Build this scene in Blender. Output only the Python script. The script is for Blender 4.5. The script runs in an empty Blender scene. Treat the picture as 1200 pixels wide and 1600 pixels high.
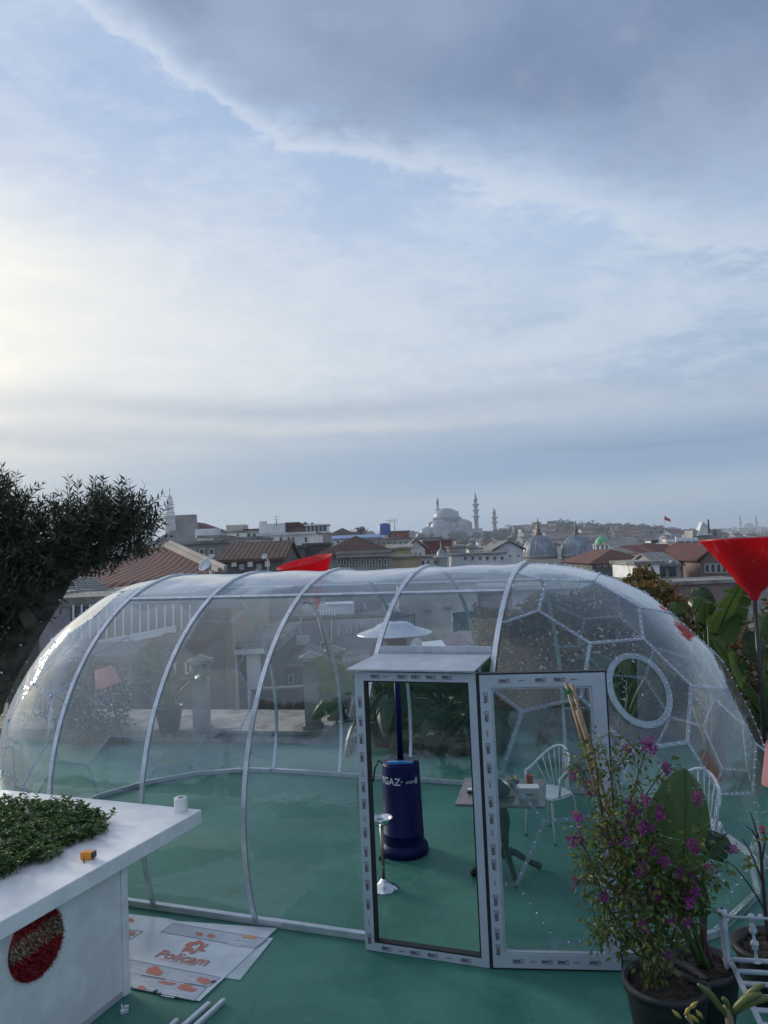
import bpy, bmesh, math, random
from mathutils import Vector, Matrix, Euler, noise as mnoise
R = math.radians
sc = bpy.context.scene
COL = sc.collection
random.seed(11)

# ------------------------------------------------------------------ camera
PITCH, ROLL, CAMZ, FPX = R(2.8), R(2.5), 3.0, 1200.0
_f = Vector((0, math.cos(PITCH), math.sin(PITCH)))
_u0 = Vector((0, -math.sin(PITCH), math.cos(PITCH)))
_r0 = Vector((1, 0, 0))
CR = _r0 * math.cos(ROLL) - _u0 * math.sin(ROLL)
CU = _u0 * math.cos(ROLL) + _r0 * math.sin(ROLL)
cam_d = bpy.data.cameras.new('camera')
cam = bpy.data.objects.new('camera', cam_d)
COL.objects.link(cam)
m3 = Matrix((CR, CU, -_f)).transposed()
cam.matrix_world = Matrix.Translation((0, 0, CAMZ)) @ m3.to_4x4()
cam_d.sensor_fit = 'HORIZONTAL'
cam_d.sensor_width = 36.0
cam_d.lens = 36.0
cam_d.clip_start = 0.05
cam_d.clip_end = 20000
sc.camera = cam

# ------------------------------------------------------------------ render look
sc.render.engine = 'CYCLES'
sc.view_settings.view_transform = 'Standard'
sc.view_settings.look = 'None'
sc.view_settings.exposure = 0.42
sc.view_settings.gamma = 1.0
sc.view_settings.use_curve_mapping = False
sc.cycles.max_bounces = 8
sc.cycles.diffuse_bounces = 2
sc.cycles.glossy_bounces = 3
sc.cycles.transmission_bounces = 4
sc.cycles.volume_bounces = 0
sc.cycles.transparent_max_bounces = 40
sc.cycles.caustics_reflective = False
sc.cycles.caustics_refractive = False

SUN_AZ, SUN_EL = -50.0, 16.0

# ------------------------------------------------------------------ node helper
class NT:
    def __init__(s, tree):
        s.t = tree
    def n(s, typ, **kw):
        nd = s.t.nodes.new(typ)
        for k, v in kw.items():
            setattr(nd, k, v)
        return nd
    def put(s, sock, v):
        if isinstance(v, bpy.types.NodeSocket):
            s.t.links.new(v, sock)
        elif v is not None:
            if hasattr(sock.default_value, '__len__') and not hasattr(v, '__len__'):
                v = (v, v, v)
            if hasattr(sock.default_value, '__len__') and len(sock.default_value) == 4 and len(v) == 3:
                v = (*v, 1)
            sock.default_value = v
    def m(s, op, a, b=None, c=None, clamp=False):
        nd = s.n('ShaderNodeMath', operation=op, use_clamp=clamp)
        s.put(nd.inputs[0], a)
        if b is not None: s.put(nd.inputs[1], b)
        if c is not None: s.put(nd.inputs[2], c)
        return nd.outputs[0]
    def v(s, op, a, b=None, scale=None):
        nd = s.n('ShaderNodeVectorMath', operation=op)
        s.put(nd.inputs[0], a)
        if b is not None: s.put(nd.inputs[1], b)
        if scale is not None: s.put(nd.inputs['Scale'], scale)
        return nd.outputs['Value' if op in ('LENGTH', 'DOT_PRODUCT') else 'Vector']
    def xyz(s, x, y, z):
        nd = s.n('ShaderNodeCombineXYZ')
        for i, q in enumerate((x, y, z)): s.put(nd.inputs[i], q)
        return nd.outputs[0]
    def sep(s, v):
        nd = s.n('ShaderNodeSeparateXYZ'); s.put(nd.inputs[0], v)
        return nd.outputs
    def noise(s, vec, scale, detail=4, rough=.55, dist=0, lac=2.0, col=False):
        nd = s.n('ShaderNodeTexNoise')
        if vec is not None: s.put(nd.inputs['Vector'], vec)
        nd.inputs['Scale'].default_value = scale
        nd.inputs['Detail'].default_value = detail
        nd.inputs['Roughness'].default_value = rough
        nd.inputs['Distortion'].default_value = dist
        return nd.outputs['Color' if col else 'Fac']
    def ramp(s, fac, stops, interp='LINEAR'):
        nd = s.n('ShaderNodeValToRGB'); nd.color_ramp.interpolation = interp
        el = nd.color_ramp.elements
        while len(el) > 1: el.remove(el[0])
        el[0].position = stops[0][0]; c0 = stops[0][1]
        el[0].color = (*c0, 1) if hasattr(c0, '__len__') else (c0, c0, c0, 1)
        for p, c in stops[1:]:
            e = el.new(p); e.color = (*c, 1) if hasattr(c, '__len__') else (c, c, c, 1)
        s.put(nd.inputs[0], fac)
        return nd.outputs[0]
    def mix(s, fac, a, b, mode='MIX'):
        nd = s.n('ShaderNodeMix', data_type='RGBA', blend_type=mode)
        s.put(nd.inputs[0], fac); s.put(nd.inputs[6], a); s.put(nd.inputs[7], b)
        return nd.outputs[2]
    def sstep(s, x, a, b):
        nd = s.n('ShaderNodeMapRange', interpolation_type='SMOOTHSTEP')
        s.put(nd.inputs[0], x); s.put(nd.inputs[1], a); s.put(nd.inputs[2], b)
        return nd.outputs[0]
    def lin(s, x, a, b, c=0., d=1.):
        nd = s.n('ShaderNodeMapRange')
        s.put(nd.inputs[0], x); s.put(nd.inputs[1], a); s.put(nd.inputs[2], b); s.put(nd.inputs[3], c); s.put(nd.inputs[4], d)
        return nd.outputs[0]

def s2l(c):
    return tuple(((q / 255 + .055) / 1.055) ** 2.4 if q > 10.3 else q / 255 / 12.92 for q in c)

# ------------------------------------------------------------------ world: Nishita sky behind broken cloud
W = bpy.data.worlds.new("World")
sc.world = W
W.use_nodes = True
W.node_tree.nodes.clear()
w = NT(W.node_tree)
STR = 0.1
dirv = w.v('NORMALIZE', w.n('ShaderNodeTexCoord').outputs['Generated'])
dx, dy, dz = w.sep(dirv)
el = w.m('MULTIPLY', w.m('ARCSINE', dz), 57.29578)
az = w.m('MULTIPLY', w.m('ARCTAN2', dx, dy), 57.29578)
zz = w.m('ADD', w.m('MAXIMUM', dz, 0.0), 0.10)
plane = w.xyz(w.m('DIVIDE', dx, zz), w.m('DIVIDE', dy, zz), 0.0)
n_big = w.noise(plane, 1.1, 6, .55, .4)
n_mid = w.noise(plane, 3.2, 8, .6, .5)
n_fine = w.noise(plane, 9.0, 8, .66, .5)
n_rip = w.noise(w.v('MULTIPLY', plane, (1.0, 1.8, 1.0)), 16.0, 5, .6, .8)
layer = w.noise(w.xyz(w.m('MULTIPLY', az, .018), w.m('MULTIPLY', el, .42), 3.1), 1.0, 5, .55, .3)
def S(*c): return s2l(c)
# veil of high cloud, coloured by height above the horizon
elw = w.m('ADD', el, w.m('MULTIPLY', w.m('SUBTRACT', layer, .5), 5.0))
base = w.ramp(w.lin(elw, -5., 90.), [(0, S(112, 138, 164)), (5 / 95, S(148, 174, 202)), (7.3 / 95, S(150, 176, 203)), (10 / 95, S(130, 158, 192)),
        (12.5 / 95, S(138, 160, 190)), (14.5 / 95, S(164, 179, 201)), (19 / 95, S(186, 200, 219)), (27 / 95, S(172, 192, 222)), (36 / 95, S(158, 181, 217)), (60 / 95, S(204, 212, 226)), (1, S(206, 213, 225))])  # stops above the view brightened to lift the light on the terrace
sky = w.n('ShaderNodeTexSky', sky_type='NISHITA', sun_disc=False)
sky.sun_elevation = R(SUN_EL); sky.sun_rotation = R(SUN_AZ)
sky.air_density = 1.2; sky.dust_density = 1.5
# openings towards blue sky
gap = w.m('MULTIPLY', w.sstep(n_big, .42, .62), w.sstep(az, -18., 20.))
gap = w.m('MULTIPLY', gap, w.sstep(el, 5., 11.))
bluecol = w.mix(.7, w.v('MULTIPLY', sky.outputs[0], (STR, STR, STR)), S(146, 174, 216))
c = w.mix(w.m('MULTIPLY', gap, .65), base, bluecol)
# mottled thin veil
veil = w.m('MULTIPLY', w.sstep(w.m('ADD', w.m('MULTIPLY', n_mid, .5), w.m('ADD', w.m('MULTIPLY', n_fine, .3), w.m('MULTIPLY', n_rip, .2))), .42, .60), w.sstep(el, 6., 13.))
c = w.mix(w.m('MULTIPLY', veil, .38), c, S(210, 218, 230))
# bright veil round the hidden sun
da = w.m('DIVIDE', w.m('ADD', az, 46.), 29.); de = w.m('DIVIDE', w.m('SUBTRACT', el, 15.5), 9.0)
glow = w.m('EXPONENT', w.m('MULTIPLY', w.m('ADD', w.m('MULTIPLY', da, da), w.m('MULTIPLY', de, de)), -1.0))
glow = w.m('MULTIPLY', glow, w.m('ADD', .62, w.m('MULTIPLY', n_mid, .7)))
c = w.mix(w.m('MINIMUM', glow, 1.0), c, (1.34, 1.20, .90))
# wide pale belt
da2 = w.m('DIVIDE', w.m('ADD', az, 14.), 26.); de2 = w.m('DIVIDE', w.m('SUBTRACT', el, 15.0), 6.0)
belt = w.m('EXPONENT', w.m('MULTIPLY', w.m('ADD', w.m('MULTIPLY', da2, da2), w.m('MULTIPLY', de2, de2)), -1.0))
c = w.mix(w.m('MULTIPLY', belt, w.m('ADD', .12, w.m('MULTIPLY', n_fine, .75))), c, S(218, 222, 227))
# low dark bars with a bright streak between
wob = w.m('MULTIPLY', w.m('SUBTRACT', w.noise(w.xyz(w.m('MULTIPLY', az, .05), w.m('MULTIPLY', el, .12), 7.), 1.0, 4, .5), .5), 3.4)
ee = w.m('ADD', el, wob)
def band(cn, wd, amt, col, src, azc=None, azw=30.):
    q = w.m('DIVIDE', w.m('SUBTRACT', ee, cn), wd)
    f = w.m('EXPONENT', w.m('MULTIPLY', w.m('MULTIPLY', q, q), -1.0))
    if azc is not None:
        a = w.m('DIVIDE', w.m('SUBTRACT', az, azc), azw)
        f = w.m('MULTIPLY', f, w.m('EXPONENT', w.m('MULTIPLY', w.m('MULTIPLY', a, a), -1.0)))
    return w.mix(w.m('MULTIPLY', f, amt), src, col)
c = band(10.6, .9, .55, S(160, 170, 188), c, -8, 26)
c = band(9.2, .45, .75, S(204, 205, 208), c, -4, 13)
c = band(8.6, .8, .5, S(150, 163, 186), c, -30, 22)
c = band(9.0, .9, .45, S(186, 196, 212), c, 22, 14)
c = band(6.6, .25, .55, S(122, 144, 172), c, 20, 9)
c = band(3.0, 1.4, .5, S(176, 190, 203), c)
# big grey cloud bank with a lit edge
edge = w.ramp(w.lin(az, -180., 180.), [(0, .8), (0.33333, 0.8000), (0.41667, 0.5800), (0.43611, 0.3800), (0.44528, 0.3450), (0.45500, 0.3300), (0.46250, 0.3170), (0.47639, 0.2900), (0.49639, 0.2760), (0.51000, 0.2680), (0.52333, 0.2550), (0.54222, 0.2310), (0.56111, 0.2000), (0.57667, 0.1830), (0.66667, 0.1700), (0.80556, 0.2500), (1, .8)])
edge = w.m('MULTIPLY', edge, 100.0)
sd = w.m('SUBTRACT', el, edge)
sd = w.m('ADD', sd, w.m('MULTIPLY', w.m('SUBTRACT', n_mid, .5), 5.5))
sd = w.m('ADD', sd, w.m('MULTIPLY', w.m('SUBTRACT', n_fine, .5), 4.6))
soft = w.lin(az, 0., 22., 4.6, 9.0)
mask = w.sstep(sd, -.3, soft)
body = w.mix(w.sstep(w.noise(plane, 1.5, 6, .52, .3), .36, .66), S(112, 130, 162), S(152, 168, 196))
body = w.mix(w.m('MULTIPLY', w.sstep(n_mid, .5, .75), .4), body, S(168, 182, 204))
c = w.mix(w.m('MULTIPLY', mask, .93), c, body)
up_ = w.m('GREATER_THAN', sd, 0.1)
rw = w.m('ADD', w.m('MULTIPLY', up_, w.lin(az, -10., 20., .95, 1.9)), w.m('MULTIPLY', w.m('SUBTRACT', 1.0, up_), w.lin(az, -5., 20., .45, 1.1)))
rq = w.m('DIVIDE', w.m('SUBTRACT', sd, .1), rw)
rim = w.m('EXPONENT', w.m('MULTIPLY', w.m('MULTIPLY', rq, rq), -1.0))
rim = w.m('MULTIPLY', rim, w.m('MULTIPLY', w.lin(az, 5., 26., .56, .46), w.m('ADD', .55, w.m('MULTIPLY', n_fine, .8))))
c = w.mix(rim, c, S(212, 220, 230))
fin = w.mix(.12, c, w.v('MULTIPLY', sky.outputs[0], (STR, STR, STR)))
bg = w.n('ShaderNodeBackground')
w.put(bg.inputs['Color'], w.v('MULTIPLY', fin, (.845 / STR, .85 / STR, .85 / STR)))
bg.inputs['Strength'].default_value = STR
wo = w.n('ShaderNodeOutputWorld')
w.t.links.new(bg.outputs[0], wo.inputs[0])

# ------------------------------------------------------------------ sun behind thin cloud
sl = bpy.data.lights.new('sun', 'SUN'); sl.energy = 2.4; sl.angle = R(16); sl.color = (1.0, .92, .79)
sun = bpy.data.objects.new('sun', sl); COL.objects.link(sun)
sd_ = Vector((math.sin(R(SUN_AZ)) * math.cos(R(SUN_EL)), math.cos(R(SUN_AZ)) * math.cos(R(SUN_EL)), math.sin(R(SUN_EL))))
sun.rotation_euler = sd_.to_track_quat('Z', 'Y').to_euler()
sun.location = (0, 0, 40)

# ------------------------------------------------------------------ placing: sight line of a picture point
def ray(x, y):
    return _f + CR * ((x - 600) / FPX) + CU * ((800 - y) / FPX)
def onz(x, y, z=0.0):
    d = ray(x, y); t = (z - CAMZ) / d.z
    return Vector((0, 0, CAMZ)) + d * t
def at(x, y, Y):
    d = ray(x, y)
    return Vector((0, 0, CAMZ)) + d * (Y / d.y)
def onplane(x, y, p, nrm):
    d = ray(x, y); o = Vector((0, 0, CAMZ))
    return o + d * ((Vector(p) - o).dot(nrm) / d.dot(nrm))

# ------------------------------------------------------------------ mesh builder
class MB:
    def __init__(s):
        s.v = []; s.f = []; s.mi = []; s.sm = []
    def face(s, pts, mi=0, sm=False):
        i = len(s.v); s.v.extend([tuple(p) for p in pts]); s.f.append(tuple(range(i, i + len(pts)))); s.mi.append(mi); s.sm.append(sm)
    def mesh(s, verts, faces, mi=0, sm=False):
        i = len(s.v); s.v.extend([tuple(p) for p in verts])
        for f in faces:
            s.f.append(tuple(i + k for k in f)); s.mi.append(mi); s.sm.append(sm)
    def box(s, c, size, rz=0, mi=0, M=None):
        hx, hy, hz = size[0] / 2, size[1] / 2, size[2] / 2
        cs, sn = math.cos(rz), math.sin(rz)
        vs = []
        for z in (-hz, hz):
            for x, y in ((-hx, -hy), (hx, -hy), (hx, hy), (-hx, hy)):
                p = Vector((x * cs - y * sn, x * sn + y * cs, z))
                if M is not None: p = M @ Vector((x, y, z))
                vs.append((c[0] + p.x, c[1] + p.y, c[2] + p.z))
        s.mesh(vs, [(3, 2, 1, 0), (4, 5, 6, 7), (0, 1, 5, 4), (1, 2, 6, 5), (2, 3, 7, 6), (3, 0, 4, 7)], mi)
    def bar(s, a, b, wd, hg, up=(0, 0, 1), mi=0):
        a, b = Vector(a), Vector(b); d = (b - a); L = d.length; d.normalize()
        up = Vector(up); sx = d.cross(up)
        if sx.length < 1e-5: sx = d.cross(Vector((1, 0, 0)))
        sx.normalize(); uz = sx.cross(d)
        M = Matrix((sx, d, uz)).transposed()
        s.box((a + b) / 2, (wd, L, hg), M=M, mi=mi)
    def tube(s, pts, rad, n=8, mi=0, caps=True, sm=True):
        pts = [Vector(p) for p in pts]
        if not hasattr(rad, '__len__'): rad = [rad] * len(pts)
        i0 = len(s.v); px = None
        for k, p in enumerate(pts):
            d = (pts[min(k + 1, len(pts) - 1)] - pts[max(k - 1, 0)]).normalized()
            if px is None:
                px = d.cross(Vector((0, 0, 1)))
                if px.length < .05: px = d.cross(Vector((1, 0, 0)))
            px = (px - d * px.dot(d)).normalized(); py = d.cross(px)
            for j in range(n):
                a = 2 * math.pi * j / n
                q = p + (px * math.cos(a) + py * math.sin(a)) * rad[k]
                s.v.append(tuple(q))
        for k in range(len(pts) - 1):
            for j in range(n):
                j2 = (j + 1) % n
                s.f.append((i0 + k * n + j, i0 + k * n + j2, i0 + (k + 1) * n + j2, i0 + (k + 1) * n + j)); s.mi.append(mi); s.sm.append(sm)
        if caps:
            s.f.append(tuple(i0 + j for j in reversed(range(n)))); s.mi.append(mi); s.sm.append(False)
            e = i0 + (len(pts) - 1) * n
            s.f.append(tuple(e + j for j in range(n))); s.mi.append(mi); s.sm.append(False)
    def lathe(s, prof, c=(0, 0, 0), n=24, mi=0, axis=None, sm=True):
        i0 = len(s.v); M = Vector((0, 0, 1)).rotation_difference(Vector(axis)).to_matrix() if axis is not None else None
        for r, z in prof:
            for j in range(n):
                a = 2 * math.pi * j / n
                p = Vector((r * math.cos(a), r * math.sin(a), z))
                if M is not None: p = M @ p
                s.v.append((c[0] + p.x, c[1] + p.y, c[2] + p.z))
        for k in range(len(prof) - 1):
            for j in range(n):
                j2 = (j + 1) % n
                s.f.append((i0 + k * n + j, i0 + k * n + j2, i0 + (k + 1) * n + j2, i0 + (k + 1) * n + j)); s.mi.append(mi); s.sm.append(sm)
    def prism(s, poly, z0, z1, mi=0):
        n = len(poly)
        vs = [(p[0], p[1], z0) for p in poly] + [(p[0], p[1], z1) for p in poly]
        s.mesh(vs, [tuple(reversed(range(n))), tuple(range(n, 2 * n))] + [(i, (i + 1) % n, n + (i + 1) % n, n + i) for i in range(n)], mi)
    def extr(s, poly3, off, mi=0):
        n = len(poly3); off = Vector(off)
        vs = [Vector(p) for p in poly3] + [Vector(p) + off for p in poly3]
        s.mesh(vs, [tuple(reversed(range(n))), tuple(range(n, 2 * n))] + [(i, (i + 1) % n, n + (i + 1) % n, n + i) for i in range(n)], mi)
    def ball(s, c, r, n=8, m=6, mi=0, sc3=(1, 1, 1)):
        prof = [(max(1e-4, r * math.sin(math.pi * k / m)), -r * math.cos(math.pi * k / m)) for k in range(m + 1)]
        i0 = len(s.v)
        s.lathe(prof, (0, 0, 0), n, mi)
        for k in range(i0, len(s.v)):
            q = s.v[k]; s.v[k] = (c[0] + q[0] * sc3[0], c[1] + q[1] * sc3[1], c[2] + q[2] * sc3[2])
    def data(s, name, mats, o=(0, 0, 0)):
        me = bpy.data.meshes.new(name)
        me.from_pydata([(p[0] - o[0], p[1] - o[1], p[2] - o[2]) for p in s.v], [], s.f)
        for m in (mats if isinstance(mats, (list, tuple)) else [mats]): me.materials.append(m)
        me.polygons.foreach_set('material_index', s.mi)
        me.polygons.foreach_set('use_smooth', s.sm)
        me.update()
        return me

ORG = {}
def thing(name, label, cat, loc=(0, 0, 0), group=None):
    o = bpy.data.objects.new(name, None); COL.objects.link(o); o.location = loc
    o.empty_display_size = .1
    o['label'] = label; o['category'] = cat
    if group: o['group'] = group
    o['kind'] = 'thing'
    ORG[o.name] = Vector(loc)
    return o
def org(p): return ORG[p.name]
def part(name, mb, mats, parent, label=None, kind=None):          # mesh given in world coordinates
    o = bpy.data.objects.new(name, mb.data(name, mats, org(parent)) if isinstance(mb, MB) else mb)
    COL.objects.link(o); o.parent = parent; ORG[o.name] = org(parent)
    if label: o['label'] = label
    if kind: o['kind'] = kind
    return o
def solo(name, mb, mats, label, cat, loc=(0, 0, 0), group=None):   # a thing that is one mesh
    o = bpy.data.objects.new(name, mb.data(name, mats, loc)); COL.objects.link(o); o.location = loc
    o['label'] = label; o['category'] = cat
    if group: o['group'] = group
    o['kind'] = 'thing'
    ORG[o.name] = Vector(loc)
    return o
def struct(name, mb, mats, kind='structure'):
    o = bpy.data.objects.new(name, mb.data(name, mats)); COL.objects.link(o); o['kind'] = kind
    ORG[o.name] = Vector((0, 0, 0))
    return o
def inst(name, me, loc, parent, rz=0):                             # a part sharing mesh data, loc local to its parent
    o = bpy.data.objects.new(name, me); COL.objects.link(o); o.parent = parent; o.location = loc; o.rotation_euler.z = rz
    ORG[o.name] = org(parent) + Vector(loc)
    return o
def copy_tree(o, parent=None, label=None):
    c = o.copy(); COL.objects.link(c)
    if parent is not None: c.parent = parent
    if label: c['label'] = label
    for ch in list(o.children): copy_tree(ch, c)
    return c

# ------------------------------------------------------------------ materials
MATS = {}
def mat(name, col, rough=.6, metal=0., var=.0, vs=3.0, bump=0., bs=20., spec=.5, col2=None, stretch=None, det=5, lo=.35, hi=.65):
    if name in MATS: return MATS[name]
    m = bpy.data.materials.new(name); m.use_nodes = True; t = NT(m.node_tree)
    bs_ = m.node_tree.nodes['Principled BSDF']
    bs_.inputs['Roughness'].default_value = rough; bs_.inputs['Metallic'].default_value = metal
    bs_.inputs['Specular IOR Level'].default_value = spec
    cc = (*col, 1)
    vec = t.n('ShaderNodeTexCoord').outputs['Object']
    if stretch is not None: vec = t.v('MULTIPLY', vec, stretch)
    if var > 0 or col2 is not None:
        n = t.noise(vec, vs, det, .6)
        c2 = col2 if col2 is not None else tuple(max(0, q * (1 - var)) for q in col)
        c1 = col if col2 is not None else tuple(min(1, q * (1 + var * .6)) for q in col)
        t.put(bs_.inputs['Base Color'], t.mix(t.sstep(n, lo, hi), c1, c2))
    else:
        bs_.inputs['Base Color'].default_value = cc
    if bump > 0:
        b = t.n('ShaderNodeBump'); b.inputs['Strength'].default_value = 1.0; b.inputs['Distance'].default_value = bump
        t.put(b.inputs['Height'], t.noise(vec, bs, 4, .6)); t.put(bs_.inputs['Normal'], b.outputs[0])
    MATS[name] = m
    return m

# ================================================================== the land
def smooth(x, a, b):
    t = min(1, max(0, (x - a) / (b - a))); return t * t * (3 - 2 * t)
def ground_h(x, y):
    h = -20.0
    h += 31 * smooth(y, 330, 860) * (1 - smooth(x, 170, 420))
    h += 13 * smooth(y, 500, 1300) * smooth(x, 250, 500)
    h += 20 * smooth(y, 1300, 2700)
    if y > 300: h += 7 * mnoise.noise((x / 330, y / 330, 0)) * smooth(y, 300, 900)
    return h
mb = MB()
xs = [-4000, -2400, -1400] + [-1000 + 50 * i for i in range(56)] + [2400, 4000]
ys = [-600, -100, 8, 60, 120, 200] + [260 + 50 * i for i in range(36)] + [2200 + 120 * i for i in range(10)] + [4200, 6000]
gi = [[None] * len(xs) for _ in ys]
vs = []; fs = []
for j, y in enumerate(ys):
    for i, x in enumerate(xs):
        gi[j][i] = len(vs); vs.append((x, y, ground_h(x, y)))
for j in range(len(ys) - 1):
    for i in range(len(xs) - 1):
        fs.append((gi[j][i], gi[j][i + 1], gi[j + 1][i + 1], gi[j + 1][i]))
mb.mesh(vs, fs, 0, True)
mGround = mat('city_ground', (.16, .15, .14), .95, var=.4, vs=.03)
struct('city_ground', mb, mGround)

# ------------------------------------------------------------------ city materials
def wallm(n, c, var=.22): return mat('wall_' + n, c, .85, var=var, vs=.35, bump=.01, bs=2.0)
wWhite = wallm('white', (.74, .74, .73)); wCream = wallm('cream', (.55, .50, .42)); wGrey = wallm('grey', (.30, .29, .28))
wLilac = wallm('lilac', (.36, .335, .375), .45); wDark = wallm('dark', (.12, .12, .12)); wStone = wallm('stone', (.38, .35, .31))
wBrick = wallm('red', (.26, .09, .07)); wTan = wallm('tan', (.40, .31, .20)); wPale = wallm('pale', (.60, .61, .62)); wBrown = wallm('brown', (.2, .15, .13))
wYellow = wallm('yellow', (.50, .40, .22)); wMosque = wallm('mosque_stone', (.31, .30, .285)); wFar = [wallm('far_a', (.40, .40, .39)), wallm('far_b', (.36, .32, .26)), wallm('far_c', (.24, .225, .20)), wallm('far_d', (.30, .31, .32))]
def rowmat(n, c, c2, per, bump=.03):
    m = bpy.data.materials.new('roof_' + n); m.use_nodes = True; t = NT(m.node_tree); b = m.node_tree.nodes['Principled BSDF']
    b.inputs['Roughness'].default_value = .85
    oc = t.n('ShaderNodeTexCoord').outputs['Object']
    x, y, z = t.sep(oc)
    nn = t.noise(oc, .6, 6, .65)
    sx = t.m('FRACT', t.m('DIVIDE', x, per)); sy = t.m('FRACT', t.m('DIVIDE', t.m('ADD', y, t.m('MULTIPLY', z, .5)), per * 1.3))
    rid = t.m('ADD', t.m('MULTIPLY', t.m('ABSOLUTE', t.m('SUBTRACT', sx, .5)), 1.2), t.m('MULTIPLY', sy, .8))
    n2 = t.noise(t.v('SNAP', oc, (per, per * 1.3, per)), 3.0, 2)
    t.put(b.inputs['Base Color'], t.mix(t.sstep(t.m('ADD', t.m('MULTIPLY', nn, .6), t.m('MULTIPLY', n2, .4)), .35, .65), c, c2))
    bp = t.n('ShaderNodeBump'); bp.inputs['Distance'].default_value = bump; t.put(bp.inputs['Height'], rid); t.put(b.inputs['Normal'], bp.outputs[0])
    return m
rTile = rowmat('terracotta', (.15, .058, .042), (.085, .04, .033), .3)
rMaroon = rowmat('maroon', (.105, .030, .027), (.06, .024, .022), .35)
rBrown = rowmat('brown', (.12, .068, .05), (.07, .046, .038), .3)
rGrey = rowmat('grey', (.22, .22, .22), (.13, .13, .13), .5)
rLead = mat('lead_sheet', (.27, .31, .34), .5, .3, var=.35, vs=.8)
rFlat = mat('flat_roof', (.24, .23, .22), .9, var=.4, vs=.5)
mGlassD = mat('window_glass', (.025, .03, .035), .12, spec=.8)
mFrameW = mat('window_frame', (.55, .55, .54), .6)
mWhiteMetal = mat('white_metal', (.7, .72, .75), .4, .2)
mGreenCop = mat('green_dome_paint', (.11, .36, .20), .6, var=.3, vs=1.)
mBlueTank = mat('blue_tank', (.04, .10, .28), .5)
mBlueRoof = mat('blue_roof', (.10, .2, .42), .5, var=.2)
mGold = mat('old_gilt', (.13, .10, .07), .6, .2)
mSteel = mat('dull_steel', (.35, .36, .37), .4, .8)
mSky = mat('skylight_sheet', (.65, .68, .72), .2)
WIN = {}
def win_mesh(wd, h, style='frame', gl=None):
    k = (round(wd, 2), round(h, 2), style)
    if k in WIN: return WIN[k]
    m = MB(); fr = max(.05, min(.14, wd * .09))
    m.box((0, -.01, 0), (wd - 2 * fr, .04, h - 2 * fr), mi=1)
    for sx in (-1, 1): m.box((sx * (wd / 2 - fr / 2), -.05, 0), (fr, .12, h))
    for sz in (-1, 1): m.box((0, -.05, sz * (h / 2 - fr / 2)), (wd - 2 * fr, .12, fr))
    if style == 'sill': m.box((0, -.09, -h / 2 - .08), (wd + .2, .22, .14))
    if wd > .7: m.box((0, -.035, 0), (fr * .6, .05, h - 2 * fr))
    WIN[k] = m.data('window', [mFrameW, mGlassD])
    return WIN[k]

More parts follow.
